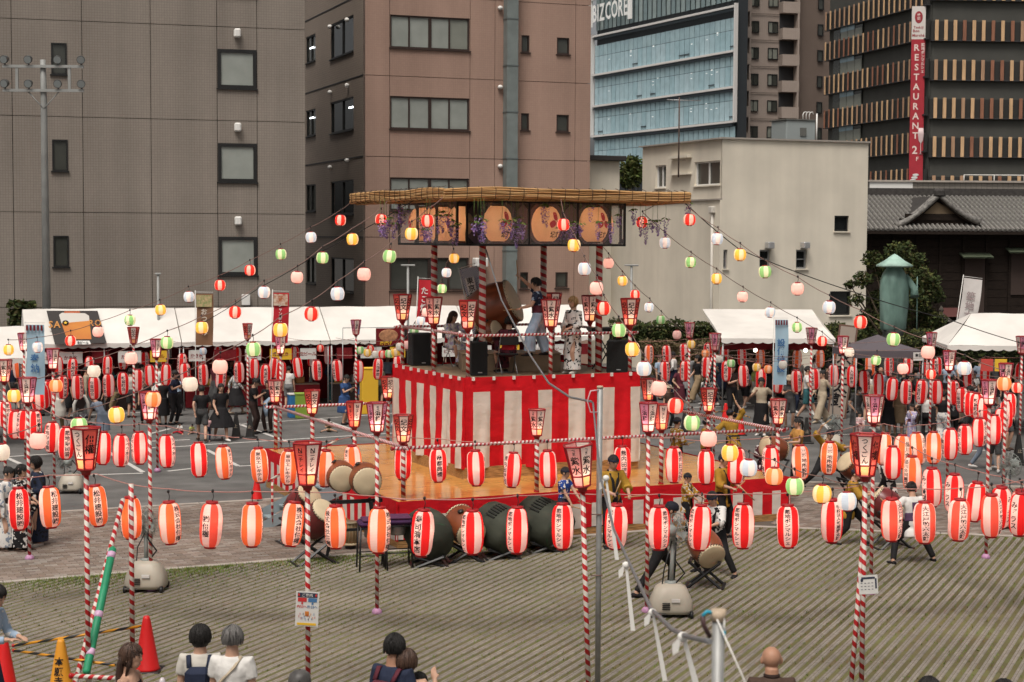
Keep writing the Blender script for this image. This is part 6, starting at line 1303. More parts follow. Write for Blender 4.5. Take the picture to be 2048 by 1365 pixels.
# ---- mist fans
FBG = mat('fan_beige', (.42, .38, .31), .45, noise=.08, nscale=3); FGR = mat('fan_grey', (.24, .26, .245), .45); CAGE = mat('fan_cage', (.28, .3, .28), .4, .5)
def mist_fan(x, y, s, hx, hy, look, label):
    b = gp(x, y); t = thing('mist_fan', label, 'fan', (b.x, b.y+.3*s, 0)); h = atd(hx, hy, b.y+.3*s); hl = h - t.location
    n = 24; vs = []; pr = [(.33, .08), (.345, .14), (.32, .28), (.24, .46), (.15, .52), (.06, .53)]
    for q, z in pr:
        for j in range(n):
            a = 2*math.pi*j/n; e = 4; k = (abs(math.cos(a))**e + abs(math.sin(a))**e)**(-1/e); vs.append((q*s*math.cos(a)*k, q*s*.85*math.sin(a)*k, z*s))
    MB().add(vs, [(i*n+j, i*n+(j+1) % n, (i+1)*n+(j+1) % n, (i+1)*n+j) for i in range(len(pr)-1) for j in range(n)] + [tuple(range(n-1, -1, -1)), tuple(range((len(pr)-1)*n, len(pr)*n))], 0, True).build('tank_base', FBG, t)
    for sx_ in (-1, 1):
        for sy in (-1, 1): MB().lathe([(.0, -.025), (.06, -.025), (.065, 0), (.06, .025), (.0, .025)], 12, 0, True, Matrix.Translation((sx_*.3*s, sy*.24*s, .065)) @ Matrix.Rotation(R(90), 4, 'Y'), None, False).build('wheel', BLK, t)
    MB().tube([(0, 0, .5*s), (hl.x*.3, hl.y, hl.z-.22)], .035*s, 8).build('column', FGR, t)
    M = frame_mat(hl, (.1, .1, 1), look); r_ = .27*s
    hd = MB().lathe([(.03, -.26*s), (.09*s, -.24*s), (.1*s, -.1*s), (.06*s, -.06*s)], 14, 0, True, M).build('motor', FGR, t)
    cg = MB()
    for k in range(16):
        a = k*6.283/16; cg.tube([M @ Vector((.05*s*math.cos(a), .05*s*math.sin(a), -.1*s)), M @ Vector((r_*math.cos(a), r_*math.sin(a), -.03*s)), M @ Vector((r_*math.cos(a), r_*math.sin(a), .05*s)), M @ Vector((.04*s*math.cos(a), .04*s*math.sin(a), .11*s))], .005*s, 4)
    for q, z in ((r_, 0), (r_*.66, .085*s), (r_*.35, .1*s), (r_*.66, -.06*s)): cg.tube([M @ Vector((q*math.cos(k*6.283/20), q*math.sin(k*6.283/20), z)) for k in range(21)], .006*s, 4)
    cg.build('cage', CAGE, t)
    for k in range(4):
        a = k*1.571+.3; bl_ = [M @ Vector((rr*math.cos(a+da)*s, rr*math.sin(a+da)*s, dz*s)) for rr, da, dz in ((.04, 0, 0), (.23, -.35, .02), (.24, .25, -.02), (.05, .5, -.01))]; MB().add(bl_, [(0, 1, 2, 3)]).build('blade', FGR, t)
    hs = MB().tube([(.06, -.05, .52*s), (.2, -.12, .7*s), (.05, -.1, .9*s), (hl.x*.3+.05, hl.y-.05, hl.z-.1)], .014, 6).tube([(-.08, -.03, .5*s), (-.16, -.05, .35*s), (-.12, -.1, .75*s), (0, -.05, hl.z-.15)], .01, 6).build('hose', BLK, t)
    MB().box((.05*s, -.285*s, .3*s), (.13*s, .03, .05*s)).build('sticker', PAPERW, t)
    for k in range(4): MB().box((-.1*s, -.297*s, (.17+.03*k)*s), (.12*s, .03, .009*s)).build('vent_slot', BLK, t)
    MB().lathe([(.09*s, .5*s), (.1*s, .51*s), (.1*s, .545*s), (.05*s, .56*s)], 16).build('filler_cap', FGR, t); MB().lathe([(.31*s, .075*s), (.36*s, .08*s), (.36*s, .105*s), (.31*s, .11*s)], 4, 0, False, Matrix.Rotation(R(45), 4, 'Z') @ Matrix.Diagonal((1.18, 1.0, 1, 1))).build('bumper', mat('fan_bumper', (.1, .095, .085), .7), t); return t
mist_fan(285, 1190, 1.0, 291, 1046, (.7, .7, .1), 'beige mist fan on wheels at the left behind the striped poles'); mist_fan(1345, 1241, 1.0, 1353, 1062, (.75, .6, -.1), 'large beige mist fan in front of the drummer'); mist_fan(137, 989, .85, 130, 922, (-.5, .6, .1), 'beige mist fan on the asphalt at the left'); mist_fan(2018, 1062, .95, 2020, 930, (-.6, -.6, -.1), 'beige mist fan at the right edge'); mist_fan(1668, 905, .9, 1668, 846, (.4, -.9, 0), 'grey mist fan beyond the lunging drummers')
# ---- cones
CBK = mat('cone_black', (.014, .013, .012), .55); CRD = mat('cone_red', (.58, .012, .012), .4); CYL = mat('cone_yellow', (.62, .26, .02), .5)
def cone(x, y, m, label, h=.7, sign=None):
    b = gp(x, y); t = thing('traffic_cone', label, 'cone', (b.x, b.y+.12, 0)); s = h/.7
    if m is CBK: MB().lathe([(.17*s, .03), (.155*s, .05), (.05*s, .67*s), (.045*s, .7*s)], 4, 0, False, Matrix.Rotation(R(45), 4, 'Z')).build('body', m, t); MB().bbox((0, 0, .02), (.36*s, .36*s, .05), .01).build('base', m, t)
    else:
        MB().lathe([(.17*s, .03), (.155*s, .06), (.06*s, .6*s), (.045*s, .67*s), (.035*s, .7*s)], 18).build('body', m, t); MB().bbox((0, 0, .018), (.38*s, .38*s, .036), .01).build('base', CBK if m is CRD else m, t)
    if sign: flat_text(t, sign, .11*s, Matrix.Translation((0, -.115*s, .33*s)) @ Matrix.Rotation(R(79), 4, 'X'), INK() if m is CYL else mat('ink_grey', (.22, .18, .14), .7), True, .02, 1.0)
    return t
cone(471, 877, CBK, 'black sign cone on the asphalt, left of the pair', .75, '止'); cone(499, 878, CBK, 'black sign cone on the asphalt, right of the pair', .75, '止'); cone(1369, 870, CBK, 'black sign cone behind the green striped lantern', .7, '止'); cone(1614, 888, CBK, 'black sign cone behind the orange lanterns right of the stage', .75, '止'); cone(2039, 931, CBK, 'black sign cone at the right edge', .8, '止')
cone(1452, 852, CRD, 'red traffic cone behind the far right lamp of the stage', .7); cone(1481, 872, CRD, 'red traffic cone beside the woman with the black bag', .72); cone(290, 1348, CRD, 'red traffic cone in the left foreground', .76); cone(4, 1400, CRD, 'red traffic cone cut by the left edge', .76); cone(118, 1398, CYL, 'yellow sign cone with black writing in the left foreground', .74, '本願寺'); cone(512, 1003, CRD, 'red and white cone near the stage stairs', .55)
YB = helix('bar_stripe', (.62, .27, .015), (.02, .02, .02), .34)
a = onz(287, 1252, .62); b = atd(24, 1292, 22.6); pole(b, a, .019, 'barrier_bar', 'yellow and black bar from the red cone to the left edge', 'bar', YB); a = atd(230, 1331, 21.3); b = atd(26, 1301, 22.4); pole(b, a, .019, 'barrier_bar', 'nearer yellow and black bar sloping behind the dark-haired woman', 'bar', YB)
a = onz(1452, 822, .55); b = onz(1500, 835, .55); pole(a, b, .015, 'barrier_bar', 'yellow and black bar between the two far red cones', 'bar', YB); a = onz(1395, 830, .5); pole(a, onz(1452, 822, .55), .015, 'barrier_bar', 'yellow and black bar left of the two far red cones', 'bar', YB)
# ---- left foreground poles, brace and green padded pole
q = atd(262, 968, 24.0); pole(Vector((q.x, q.y, 0)), q, .036, 'striped_pole', 'striped pole with a capped top behind the red cone', 'pole', HX)
a = atd(150, 1372, 21.2); pole(Vector((a.x-.06, a.y, 0)), atd(246, 1000, 23.9), .034, 'striped_pole', 'leaning striped brace beside the green padded pole', 'pole', HX)
GPAD = mat('green_pad', (.02, .25, .12), .5, noise=.12, nscale=5); a = atd(172, 1348, 21.3); b = atd(226, 1095, 22.6); t = bpy.data.objects.new('padded_pole', None); COL.objects.link(t); t.matrix_basis = frame_mat(a, (1, .2, .2), b-a); tag(t, 'green foam padded pole with pink tape, leaning in the left foreground', 'pole'); L = (b-a).length
MB().tube([(0, 0, 0), (0, 0, .03), (0, 0, L-.03), (0, 0, L)], [.03, .052, .052, .03], 14).build('foam', GPAD, t)
for k in (.16, .45, .93): MB().tube([(0, 0, L*k-.045), (0, 0, L*k+.045)], .055, 14).build('pink_tape', mat('pink_tape', (.6, .38, .55), .5), t)
pole(atd(140, 1352, 21.0), atd(232, 1357, 20.8), .03, 'striped_pole', 'striped bar lying across at the left foreground', 'bar', HX)
a = gp(1700, 1395); pole(Vector((a.x, a.y, 0)), atd(1727, 1075, 21.8), .033, 'striped_pole', 'leaning striped brace of the front right pole', 'pole', HX)
# ---- steel pole with cable up to the roof, near pole with cable and tapes
STL = mat('steel_pipe', (.3, .3, .29), .5, .25, noise=.2, nscale=6); q = atd(1200, 777, 21.4); t = thing('steel_pole', 'grey steel pole beside the tilted front lamp', 'pole', (q.x, q.y, 0)); MB().tube([(0, 0, 0), (0, 0, q.z)], .036, 12).build('shaft', STL, t); MB().tube([(0, 0, q.z), (0, 0, q.z+.03)], .04, 12).build('tape_cap', mat('tape_tan', (.45, .35, .25), .6), t); MB().tube([(-.02, -.03, q.z-.02), (-.12, -.05, q.z-.03), (-.16, -.03, q.z-.16), (-.12, -.03, q.z-.3), (-.03, -.03, q.z-.3)], .009, 6).build('pink_cord', mat('pink_cord', (.6, .4, .42), .6), t)
for z in (1.62, 2.4): MB().tube([(-.1, -.04, z), (.05, -.04, z)], .008, 5).build('tie', CABLE, t)
GC = mat('cable_grey', (.17, .17, .175), .45, .2)
wire([atd(972, 500, 35.6), atd(1003, 600, 31), atd(1060, 710, 26.5), atd(1098, 767, 24), atd(1140, 795, 22.6), atd(1183, 804, 21.4)], .016, 'grey cable bundle sagging from the roof to the steel pole', GC, 'power_cable', 'cable')
wire([atd(1186, 806, 21.35), atd(1192, 870, 20.5), atd(1200, 950, 19), atd(1228, 1060, 16), atd(1270, 1150, 12.6), atd(1302, 1218, 10.3), atd(1345, 1260, 8.6), atd(1375, 1274, 7.8), atd(1420, 1284, 7.2)], .013, 'dark cable falling from the steel pole towards the near pole', GC, 'power_cable', 'cable')
q = atd(1437, 1236, 7.0); t = thing('near_steel_pole', 'blurred grey steel pole close to the camera with taped top', 'pole', (q.x, q.y, 0)); MB().tube([(0, 0, 0), (0, 0, q.z)], .026, 14).build('shaft', STL, t); MB().tube([(0, 0, q.z-.012), (0, 0, q.z+.034)], .031, 14).build('tape_cap', mat('tape_tan', (.45, .35, .25), .6), t); MB().tube([(-.02, 0, q.z+.02), (-.05, -.01, q.z+.028), (-.068, -.01, q.z+.008)], .008, 8).build('blue_sleeve', mat('sleeve_blue', (.02, .28, .4), .5), t); MB().tube([(-.068, -.01, q.z+.008), (-.062, -.01, q.z-.03), (-.035, -.01, q.z-.08)], .010, 8).build('hook', mat('hook_dark', (.06, .03, .03), .5), t); MB().tube([(.02, -.02, q.z), (.023, -.025, q.z-.06)], .004, 6).tube([(-.01, -.03, q.z), (.09, -.08, q.z-.22), (.24, -.14, q.z-.6)], .0035, 6).build('white_string', TAPE, t); MB().tube([(.022, -.025, q.z-.05), (.022, -.025, q.z-.075)], .006, 6).build('blue_tip', mat('sleeve_blue', (.02, .28, .4), .5), t)
for i, (x0, y0, D0, x1, y1, wd, lb) in enumerate(((1252, 1128, 13.4, 1266, 1262, 9, 'upper of three'), (1305, 1222, 10.1, 1330, 1362, 10, 'middle of three'), (1366, 1270, 8.0, 1392, 1368, 13, 'lowest of three'), (1212, 955, 19.0, 1234, 1120, 8, 'narrow one higher up'))):
    a, b = atd(x0, y0, D0), atd(x1, y1, D0); w_ = wd*D0/3400; t = thing('white_tape_streamer', 'white plastic tape streamer tied to the falling cable, %s' % lb, 'streamer', a); d = b-a; g = MB(); n = 10; vs = []
    for k in range(n+1): u = k/n; tw = .25*math.sin(u*4+i); ww = w_*(.55+.45*u if k < n else 1); vs += [d*u + Vector((-ww/2*math.cos(tw), .3*ww*math.sin(tw), 0)), d*u + Vector((ww/2*math.cos(tw), -.3*ww*math.sin(tw), 0))]
    g.add(vs, [(2*k, 2*k+1, 2*k+3, 2*k+2) for k in range(n)], 0, True).build('tail', TAPE, t); MB().ball((0, 0, -.01), (w_*.9, w_*.6, w_*.8), 8, 6).build('knot', TAPE, t); MB().add([(-w_*.3, -.01, 0), (-w_*1.7, -.01, -w_*1.5), (-w_*1.6, -.01, -w_*3.2), (-w_*.7, -.01, -w_*2.6)], [(0, 1, 2, 3)]).build('loop', TAPE, t)
# ---- notices tied to poles
q = atd(615, 1217, 21.2); t = thing('guide_notice', 'printed guidance notice with arrows tied to the front left pole', 'notice', q + Vector((0, -.04, 0)), 0); t.rotation_euler = (R(4), R(3), 0); w_, h_ = .29, .45
MB().box((0, 0, 0), (w_, .006, h_)).build('sheet', PAPERW, t)
def nb_(x, z, w2, h2, m, nm): MB().box((x, -.006, z), (w2, .003, h2)).build(nm, m, t)
NB = mat('notice_navy', (.03, .035, .06), .6); NR = mat('notice_red', (.5, .03, .03), .6); NU = mat('notice_blue', (.06, .16, .32), .6)
nb_(0, .18, .25, .058, NB, 'title_bar'); nb_(-.065, .118, .11, .05, NR, 'red_box'); nb_(.065, .118, .11, .05, NU, 'blue_box'); nb_(0, -.195, .24, .03, YEL, 'yellow_bar')
RX = Matrix.Rotation(R(90), 4, 'X')
flat_text(t, 'ご案内', .045, Matrix.Translation((0, -.009, .18)) @ RX, PAPERW); flat_text(t, '内側へ', .042, Matrix.Translation((-.065, -.006, .03)) @ RX, NR); flat_text(t, '外側へ', .042, Matrix.Translation((.065, -.006, .03)) @ RX, NU)
for s in (-1, 1): MB().ball((s*.108, -.009, .18), (.013, .002, .02), 10, 6).build('lantern_print', NR, t)
for x, m in ((-.065, NR), (.065, NU)): MB().add([(x-.01, -.006, .088), (x+.01, -.006, .088), (x+.01, -.006, .072), (x+.02, -.006, .072), (x, -.006, .055), (x-.02, -.006, .072), (x-.01, -.006, .072)], [tuple(range(6, -1, -1))]).build('arrow', m, t)
rr = random.Random(2)
for k in range(16): x = -.1+.0135*k; MB().box((x, -.006, -.1+.035*math.sin(k*1.9)), (.006, .003, .03)).build('figure_print', rr.choice((NR, NB, NU, mat('notice_orange', (.55, .18, .03), .6))), t)
MB().box((0, -.006, -.06), (.05, .003, .06)).build('tower_print', mat('notice_orange', (.55, .18, .03), .6), t)
q = atd(1735, 1168, 21.3); t = thing('small_notice', 'small white timetable notice tied to the front right pole', 'notice', q + Vector((0, -.05, 0))); t.rotation_euler = (0, R(-4), 0); MB().box((0, 0, 0), (.24, .006, .24)).build('sheet', PAPERW, t); MB().box((0, -.005, .085), (.17, .003, .025)).build('title_print', NB, t); MB().box((.095, -.005, .01), (.022, .003, .13)).build('side_print', NB, t); MB().ball((-.08, -.005, .06), (.018, .002, .025), 8, 6).build('emblem', NB, t)
for j in range(3):
    for k in range(4): MB().box((-.085+.045*k, -.005, .02-.04*j), (.022, .003, .007)).build('line_print', NB, t)
# stroller in the left crowd
b = gp(163, 862); t = thing('stroller', 'pale stroller with curved handle in the left crowd', 'stroller', (b.x, b.y, 0), .5); PV = mat('stroller_pale', (.5, .48, .44), .6)
MB().tube([(-.2, 0, .35), (-.22, 0, .8), (-.1, 0, 1.05), (.1, 0, 1.05), (.2, 0, .85), (.25, 0, .3)], .05, 8).build('hood_frame', PV, t); MB().bbox((0, 0, .45), (.4, .4, .12), .04).build('seat', mat('stroller_dark', (.05, .045, .05), .8), t)
for sx_ in (-.25, .3):
    for sy in (-.2, .2): MB().lathe([(.0, -.02), (.1, -.02), (.11, 0), (.1, .02), (0, .02)], 14, 0, True, Matrix.Translation((sx_, sy, .11)) @ Matrix.Rotation(R(90), 4, 'X'), None, False).build('wheel', BLK, t)
for sy in (-.2, .2): MB().tube([(-.25, sy, .11), (.1, sy, .5)], .015, 5).tube([(.3, sy, .11), (-.1, sy, .5)], .015, 5).build('leg', TENTIN, t)
# ================================================================== people
TS_ = bpy.data.scenes.new('workbench'); TVL = TS_.view_layers[0]
def remesh(mb, vox, it=4, name='m'):
    me = mb.mesh(name, []); o = bpy.data.objects.new('w', me); TS_.collection.objects.link(o)
    m = o.modifiers.new('r', 'REMESH'); m.mode = 'VOXEL'; m.voxel_size = vox; m.use_smooth_shade = True
    if it: s = o.modifiers.new('s', 'SMOOTH'); s.factor = .5; s.iterations = it
    TVL.update(); out = bpy.data.meshes.new_from_object(o.evaluated_get(TVL.depsgraph)); bpy.data.objects.remove(o); bpy.data.meshes.remove(me); return out
SKN = mat('skin', (.46, .27, .185), .55, noise=.05, nscale=6); SKN2 = mat('skin_tan', (.36, .19, .12), .55, noise=.05, nscale=6)
HBUMP = dict(bump=.9, bscale=40, stretch=(3, 3, .5))
HCOL = dict(k=mat('hair_black', (.012, .01, .009), .5, noise=.6, nscale=30, **HBUMP), b=mat('hair_brown', (.045, .022, .014), .5, noise=.5, nscale=30, **HBUMP), g=mat('hair_grey', (.075, .07, .066), .5, noise=.5, nscale=9), y=mat('hair_fair', (.30, .17, .07), .5, noise=.4, nscale=30, **HBUMP), n=mat('cap_navy', (.016, .017, .026), .7))
HLIT = dict(k=mat('strand_black', (.018, .016, .015), .55, spec=.2), b=mat('strand_brown', (.075, .04, .026), .45, spec=.4), g=mat('strand_grey', (.13, .122, .115), .5), y=mat('strand_fair', (.45, .28, .13), .45), n=mat('strand_black', (.02, .018, .017), .45))  # lighter copies of the hair colours: highlights painted into the strands
PAL = dict(white=(.62, .6, .57), offwhite=(.5, .47, .42), black=(.014, .013, .014), navy=(.02, .026, .05), blue=(.035, .075, .19), ltblue=(.3, .38, .48), grey=(.2, .2, .2), dgrey=(.06, .06, .06), brown=(.065, .04, .03), dbrown=(.035, .02, .017), khaki=(.23, .17, .09), olive=(.1, .095, .06), beige=(.4, .33, .24), mustard=(.33, .185, .025), orange=(.5, .25, .07), pink=(.55, .33, .33), lime=(.4, .45, .12), teal=(.03, .1, .11), lav=(.36, .32, .5), red=(.4, .02, .03), slate=(.2, .24, .3), wine=(.09, .02, .03), tan=(.28, .2, .12), royal=(.02, .055, .25), purple=(.09, .05, .1))
def cloth(k):
    if k in MATS: return MATS['c_'+k] if 'c_'+k in MATS else MATS[k]
    if '*' in k:      # printed cloth: ground * print
        a, b = k.split('*'); m = mat('c_'+k, PAL[a], .8)
        if 'p_' + k in MATS: return m
        n, s = nodes_of(m); t = n.nodes.new('ShaderNodeTexCoord'); v = n.nodes.new('ShaderNodeTexNoise'); v.inputs['Scale'].default_value = 13; v.inputs['Detail'].default_value = 2; n.links.new(t.outputs['Object'], v.inputs['Vector'])
        r = n.nodes.new('ShaderNodeValToRGB'); r.color_ramp.interpolation = 'CONSTANT'; r.color_ramp.elements[0].color = (*PAL[a], 1); r.color_ramp.elements[1].color = (*PAL[b], 1); r.color_ramp.elements[1].position = .56; n.links.new(v.outputs[0], r.inputs[0]); n.links.new(r.outputs[0], s.inputs['Base Color']); MATS['p_'+k] = m; return m
    return mat('c_'+k, PAL[k], .8, noise=.18, nscale=5, bump=.8, bscale=9)
def ik(a, c, l1, l2, hint):
    a, c = Vector(a), Vector(c); d = c-a; L = min(d.length, (l1+l2)*.999); d = d.normalized() if d.length > 1e-6 else Vector((0, 0, -1)); c = a + d*L
    x = (l1*l1 - l2*l2 + L*L)/(2*L); y = math.sqrt(max(0, l1*l1-x*x)); h = Vector(hint); h = h - d*h.dot(d); h = h.normalized() if h.length > 1e-6 else d.orthogonal().normalized()
    return a + d*x + h*y, c
TOR = [(-.10, .125, .10), (-.03, .16, .118), (.05, .152, .11), (.13, .135, .098), (.23, .148, .108), (.33, .168, .116), (.41, .168, .105), (.47, .115, .08), (.505, .07, .068), (.585, .062, .064)]
def loft(g, rings, n=14):
    """rings: (matrix or None, z, rx, ry)"""
    vs = []
    for M, z, rx, ry in rings: vs += [M @ Vector((rx*math.cos(2*math.pi*j/n), ry*math.sin(2*math.pi*j/n), z)) for j in range(n)]
    m = len(rings); fs = [(i*n+j, i*n+(j+1) % n, (i+1)*n+(j+1) % n, (i+1)*n+j) for i in range(m-1) for j in range(n)] + [tuple(range(n-1, -1, -1)), tuple(range((m-1)*n, m*n))]
    g.add(vs, fs, 0, True)
POSES = dict(
 stand={}, stand2=dict(LH=(.2, -.12, .95), RF=(-.1, -.12, .08)), phone=dict(LH=(.1, -.28, 1.22), RH=(-.06, -.3, 1.22), head=(18, 0)), walk=dict(LF=(.08, -.3, .09), RF=(-.08, .3, .12), LH=(.22, .18, .9), RH=(-.22, -.22, .92)),
 hold=dict(LH=(.1, -.25, 1.02), RH=(-.1, -.25, 1.02)), chin=dict(LH=(.08, -.2, 1.36), RH=(-.2, -.1, .95)), lookup=dict(LH=(.12, -.3, 1.4), RH=(-.22, 0, .82)), bag=dict(LH=(.28, -.05, 1.0), RH=(-.12, -.28, 1.3)),
 bend=dict(lean=(35, 0, 0), LH=(.15, -.5, .75), RH=(-.15, -.45, .7)), crouch=dict(hip=(0, .1, .3), lean=(30, 0, 0), LF=(.14, -.2, .07), RF=(-.14, -.15, .07), LH=(.12, -.4, .5), RH=(-.12, -.4, .5)),
 floor=dict(hip=(0, .1, .14), lean=(18, 0, 0), LF=(.5, -.3, .06), RF=(-.5, -.3, .06), LH=(.08, -.28, .4), RH=(-.08, -.28, .4), head=(20, 0)), seat=dict(hip=(0, .12, .53), LF=(.12, -.36, .08), RF=(-.12, -.34, .08), LH=(.12, -.3, .62), RH=(-.12, -.3, .62)))
NP = 0
def person(label, pos, rz, h, pose='stand', top=('tee', 'white'), bottom=('trousers', 'black'), hair=('short', 'k'), shoes='black', skin=None, near=False, obi=None, extra=None, group=None, face=True):
    global NP; NP += 1; rd = random.Random(NP)
    ps = dict(POSES[pose]) if isinstance(pose, str) else dict(pose); S = h/1.72; t = thing('person', label, 'person', pos, rz, group); t.scale = (S, S, S); sk = skin or SKN
    hip = Vector(ps.get('hip', (0, 0, .92))); lp, ls, lt = ps.get('lean', (rd.uniform(-2, 4), 0, rd.uniform(-6, 6)))
    T = Matrix.Translation(hip) @ Matrix.Rotation(R(lt), 4, 'Z') @ Matrix.Rotation(R(ls), 4, 'Y') @ Matrix.Rotation(R(lp), 4, 'X')
    sh = {s: T @ Vector((s*.172, 0, .445)) for s in (1, -1)}; hj = {s: hip + Matrix.Rotation(R(lt), 3, 'Z') @ Vector((s*.085, 0, -.03)) for s in (1, -1)}
    LH = Vector(ps.get('LH', (.235, -.03-rd.uniform(0, .06), .82))); RH = Vector(ps.get('RH', (-.235, -.03-rd.uniform(0, .06), .82))); LF = Vector(ps.get('LF', (.1, rd.uniform(-.06, .06), .08))); RF = Vector(ps.get('RF', (-.1, rd.uniform(-.06, .06), .08)))
    arm = {}; leg = {}
    for s, hd in ((1, LH), (-1, RH)): e, w_ = ik(sh[s], hd, .275, .25, Vector(ps.get('LE' if s == 1 else 'RE', (s*.55, .6, -.5)))); arm[s] = (sh[s], e, w_)
    for s, ft in ((1, LF), (-1, RF)): k, a = ik(hj[s], ft, .43, .42, Vector(ps.get('LK' if s == 1 else 'RK', (s*.25, -1, .1)))); leg[s] = (hj[s], k, a)
    hp_, hy = ps.get('head', (rd.uniform(-4, 8), rd.uniform(-15, 15))); HM = T @ Matrix.Translation((0, -.012, .545)) @ Matrix.Rotation(R(hy), 4, 'Z') @ Matrix.Rotation(R(hp_), 4, 'X') @ Matrix.Translation((0, -.012, .115))
    g = MB(); loft(g, [(T, z, a, b) for z, a, b in TOR])
    for s in (1, -1):
        a, e, w_ = arm[s]; g.tube([T @ Vector((s*.1, 0, .43)), a, a.lerp(e, .5), e, e.lerp(w_, .4), w_], [.055, .056, .047, .039, .04, .027], 10)
        d = (w_-e).normalized(); hn = d.orthogonal().normalized(); sd = Vector((-s, -.6, 0)); sd = (sd - d*sd.dot(d)).normalized(); nn = d.cross(sd)
        if near or True:
            g.tube([w_, w_+d*.045, w_+d*.09], [(.024, .017), (.04, .017), (.038, .014)], 8, up=sd)
            grip = ps.get('grip')
            for q, (o_, L_) in enumerate(((-.028, .066), (-.0095, .078), (.0095, .074), (.028, .058))):
                b0 = w_+d*.082 + sd*o_; c1 = (.8 if grip else .25); p1 = b0 + (d*math.cos(c1)+nn*math.sin(c1)*s)*L_*.5; c2 = c1+(1.3 if grip else .35); p2 = p1 + (d*math.cos(c2)+nn*math.sin(c2)*s)*L_*.5
                if ps.get('point') == s and q == 0: p1 = b0+d*.04; p2 = b0+d*.08
                g.tube([b0-d*.02, b0, p1, p2], [.011, .0105, .0095, .008], 6)
            tb_ = w_+d*.03 - sd*.03; g.tube([w_+d*.015-sd*.012, tb_, tb_+(d*.6-sd*.5+nn*s*.4).normalized()*.045], [.014, .0125, .009], 6)
        a, k, f = leg[s]; g.tube([a+Vector((0, 0, .03)), a, a.lerp(k, .5), k, k.lerp(f, .35), f], [.09, .088, .073, .054, .056, .036], 10)
        fw = Vector(ps.get('LT' if s == 1 else 'RT', (s*.18, -1, 0))).normalized(); g.tube([f+fw*-.045-Vector((0, 0, .035)), f+fw*.03-Vector((0, 0, .035)), f+fw*.12-Vector((0, 0, .052)), f+fw*.17-Vector((0, 0, .057))], [(.034, .036), (.04, .038), (.042, .022), (.026, .014)], 8, up=(0, 0, 1) if False else (fw.y, -fw.x, 0))
    # head with jaw, nose, ears
    g.ball((0, .006, .02), (.091, .106, .1), 16, 12, 0, HM); g.ball((0, -.028, -.05), (.064, .062, .066), 12, 8, 0, HM); g.ball((0, -.098, -.012), (.013, .018, .02), 8, 6, 0, HM)
    for s in (1, -1): g.ball((s*.094, .014, -.008), (.015, .024, .036), 8, 6, 0, HM)
    body = remesh(g, .0105 if near else .0155, 2 if near else 2, 'body'); body.materials.append(sk); link('body', body, t)
    vx = .013 if near else .02
    # ---- top garment
    def part(g_, nm, key, it=3, v=None): m = remesh(g_, v or vx, it, nm); m.materials.append(cloth(key) if isinstance(key, str) else key); return link(nm, m, t)
    tk, tc = top; g = MB()
    low = dict(tee=-.1, long=-.1, tank=-.1, happi=-.26, dress=-.1, yukata=-.1, polo=-.1)[tk]; inf = .024 if tk in ('happi', 'yukata') else .017
    rs = [(T, z, a+inf, b+inf) for z, a, b in TOR if low <= z <= .46 or z == -.10]
    if tk == 'happi': rs = [(T, -.28, .215, .165), (T, -.15, .2, .155)] + rs
    if tk == 'tank': rs = rs[:-1] + [(T, .42, .14, .1)] if False else [r for r in rs if r[1] < .42] + [(T, .42, .125, .115)]
    else: rs = rs + [(T, .485, .1+inf, .075+inf), (T, .505, .072+inf*.4, .068+inf*.4)]
    loft(g, rs)
    if tk != 'tank':
        f_ = dict(tee=.62, polo=.62, dress=.55, long=1.85, happi=1.35, yukata=1.55)[tk]; r0, r1 = dict(tee=(.074, .07), polo=(.074, .07), dress=(.072, .07), long=(.068, .045), happi=(.08, .1), yukata=(.082, .1))[tk]
        for s in (1, -1):
            a, e, w_ = arm[s]; pts = [T @ Vector((s*.1, 0, .425)), a]; rr = [r0*.95, r0]
            if f_ <= 1: pts += [a.lerp(e, f_*.5), a.lerp(e, f_)]; rr += [(r0+r1)/2, r1]
            else: pts += [a.lerp(e, .5), e, e.lerp(w_, f_-1)]; rr += [r0*.97, (r0+r1)/2, r1]
            g.tube(pts, rr, 10)
            if tk == 'yukata': m_ = e.lerp(w_, .3); g.tube([m_+Vector((0, 0, .02)), m_-Vector((0, 0, .14)), m_-Vector((0, 0, .3))], [(.05, .11), (.035, .13), (.02, .12)], 10, up=(1, 0, 0) if abs((w_-e).x) < .15 else (0, 1, 0))
    if tk in ('dress', 'yukata') or bottom[0] == 'skirt':
        mid = (LF+RF)/2; hem = {'dress': .42, 'yukata': .1}.get(tk, .34 if bottom[1] != 'short' else .6); sg_ = MB() if tk not in ('dress', 'yukata') else g
        sit = hip.z < .7; pts = []
        if sit:
            kn = (leg[1][1]+leg[-1][1])/2; fe = (leg[1][2]+leg[-1][2])/2; sg_.tube([hip+Vector((0, .03, -.02)), hip.lerp(kn, .5)+Vector((0, 0, -.01)), kn+Vector((0, -.02, 0)), kn.lerp(fe, .5), kn.lerp(fe, .9)], [(.19, .13), (.19, .12), (.18, .1), (.17, .1), (.18, .11)], 14, up=(1, 0, 0))
        else:
            spread = (LF-RF).length; rb = (.205 if tk == 'yukata' else .25) + max(0, spread-.25)*.5; z0 = hip.z
            for i in range(6):
                u = i/5; z = z0+.05 + (hem-z0-.05)*u; c = hip.lerp(mid, u*.9); rx = .19 + (rb-.19)*u + .012*math.sin(u*9+NP); pts.append((Matrix.Translation((c.x, c.y, 0)) @ Matrix.Rotation(R(lt), 4, 'Z'), z, rx, .178+(rb*.96-.178)*u))
            loft(sg_, pts[::-1], 16)
        if tk not in ('dress', 'yukata'): part(sg_, 'skirt', bottom[1] if bottom[1] != 'short' else 'black')
    part(g, dict(tee='shirt', polo='polo_shirt', long='shirt', tank='vest_top', happi='happi_coat', dress='dress', yukata='yukata')[tk], tc)
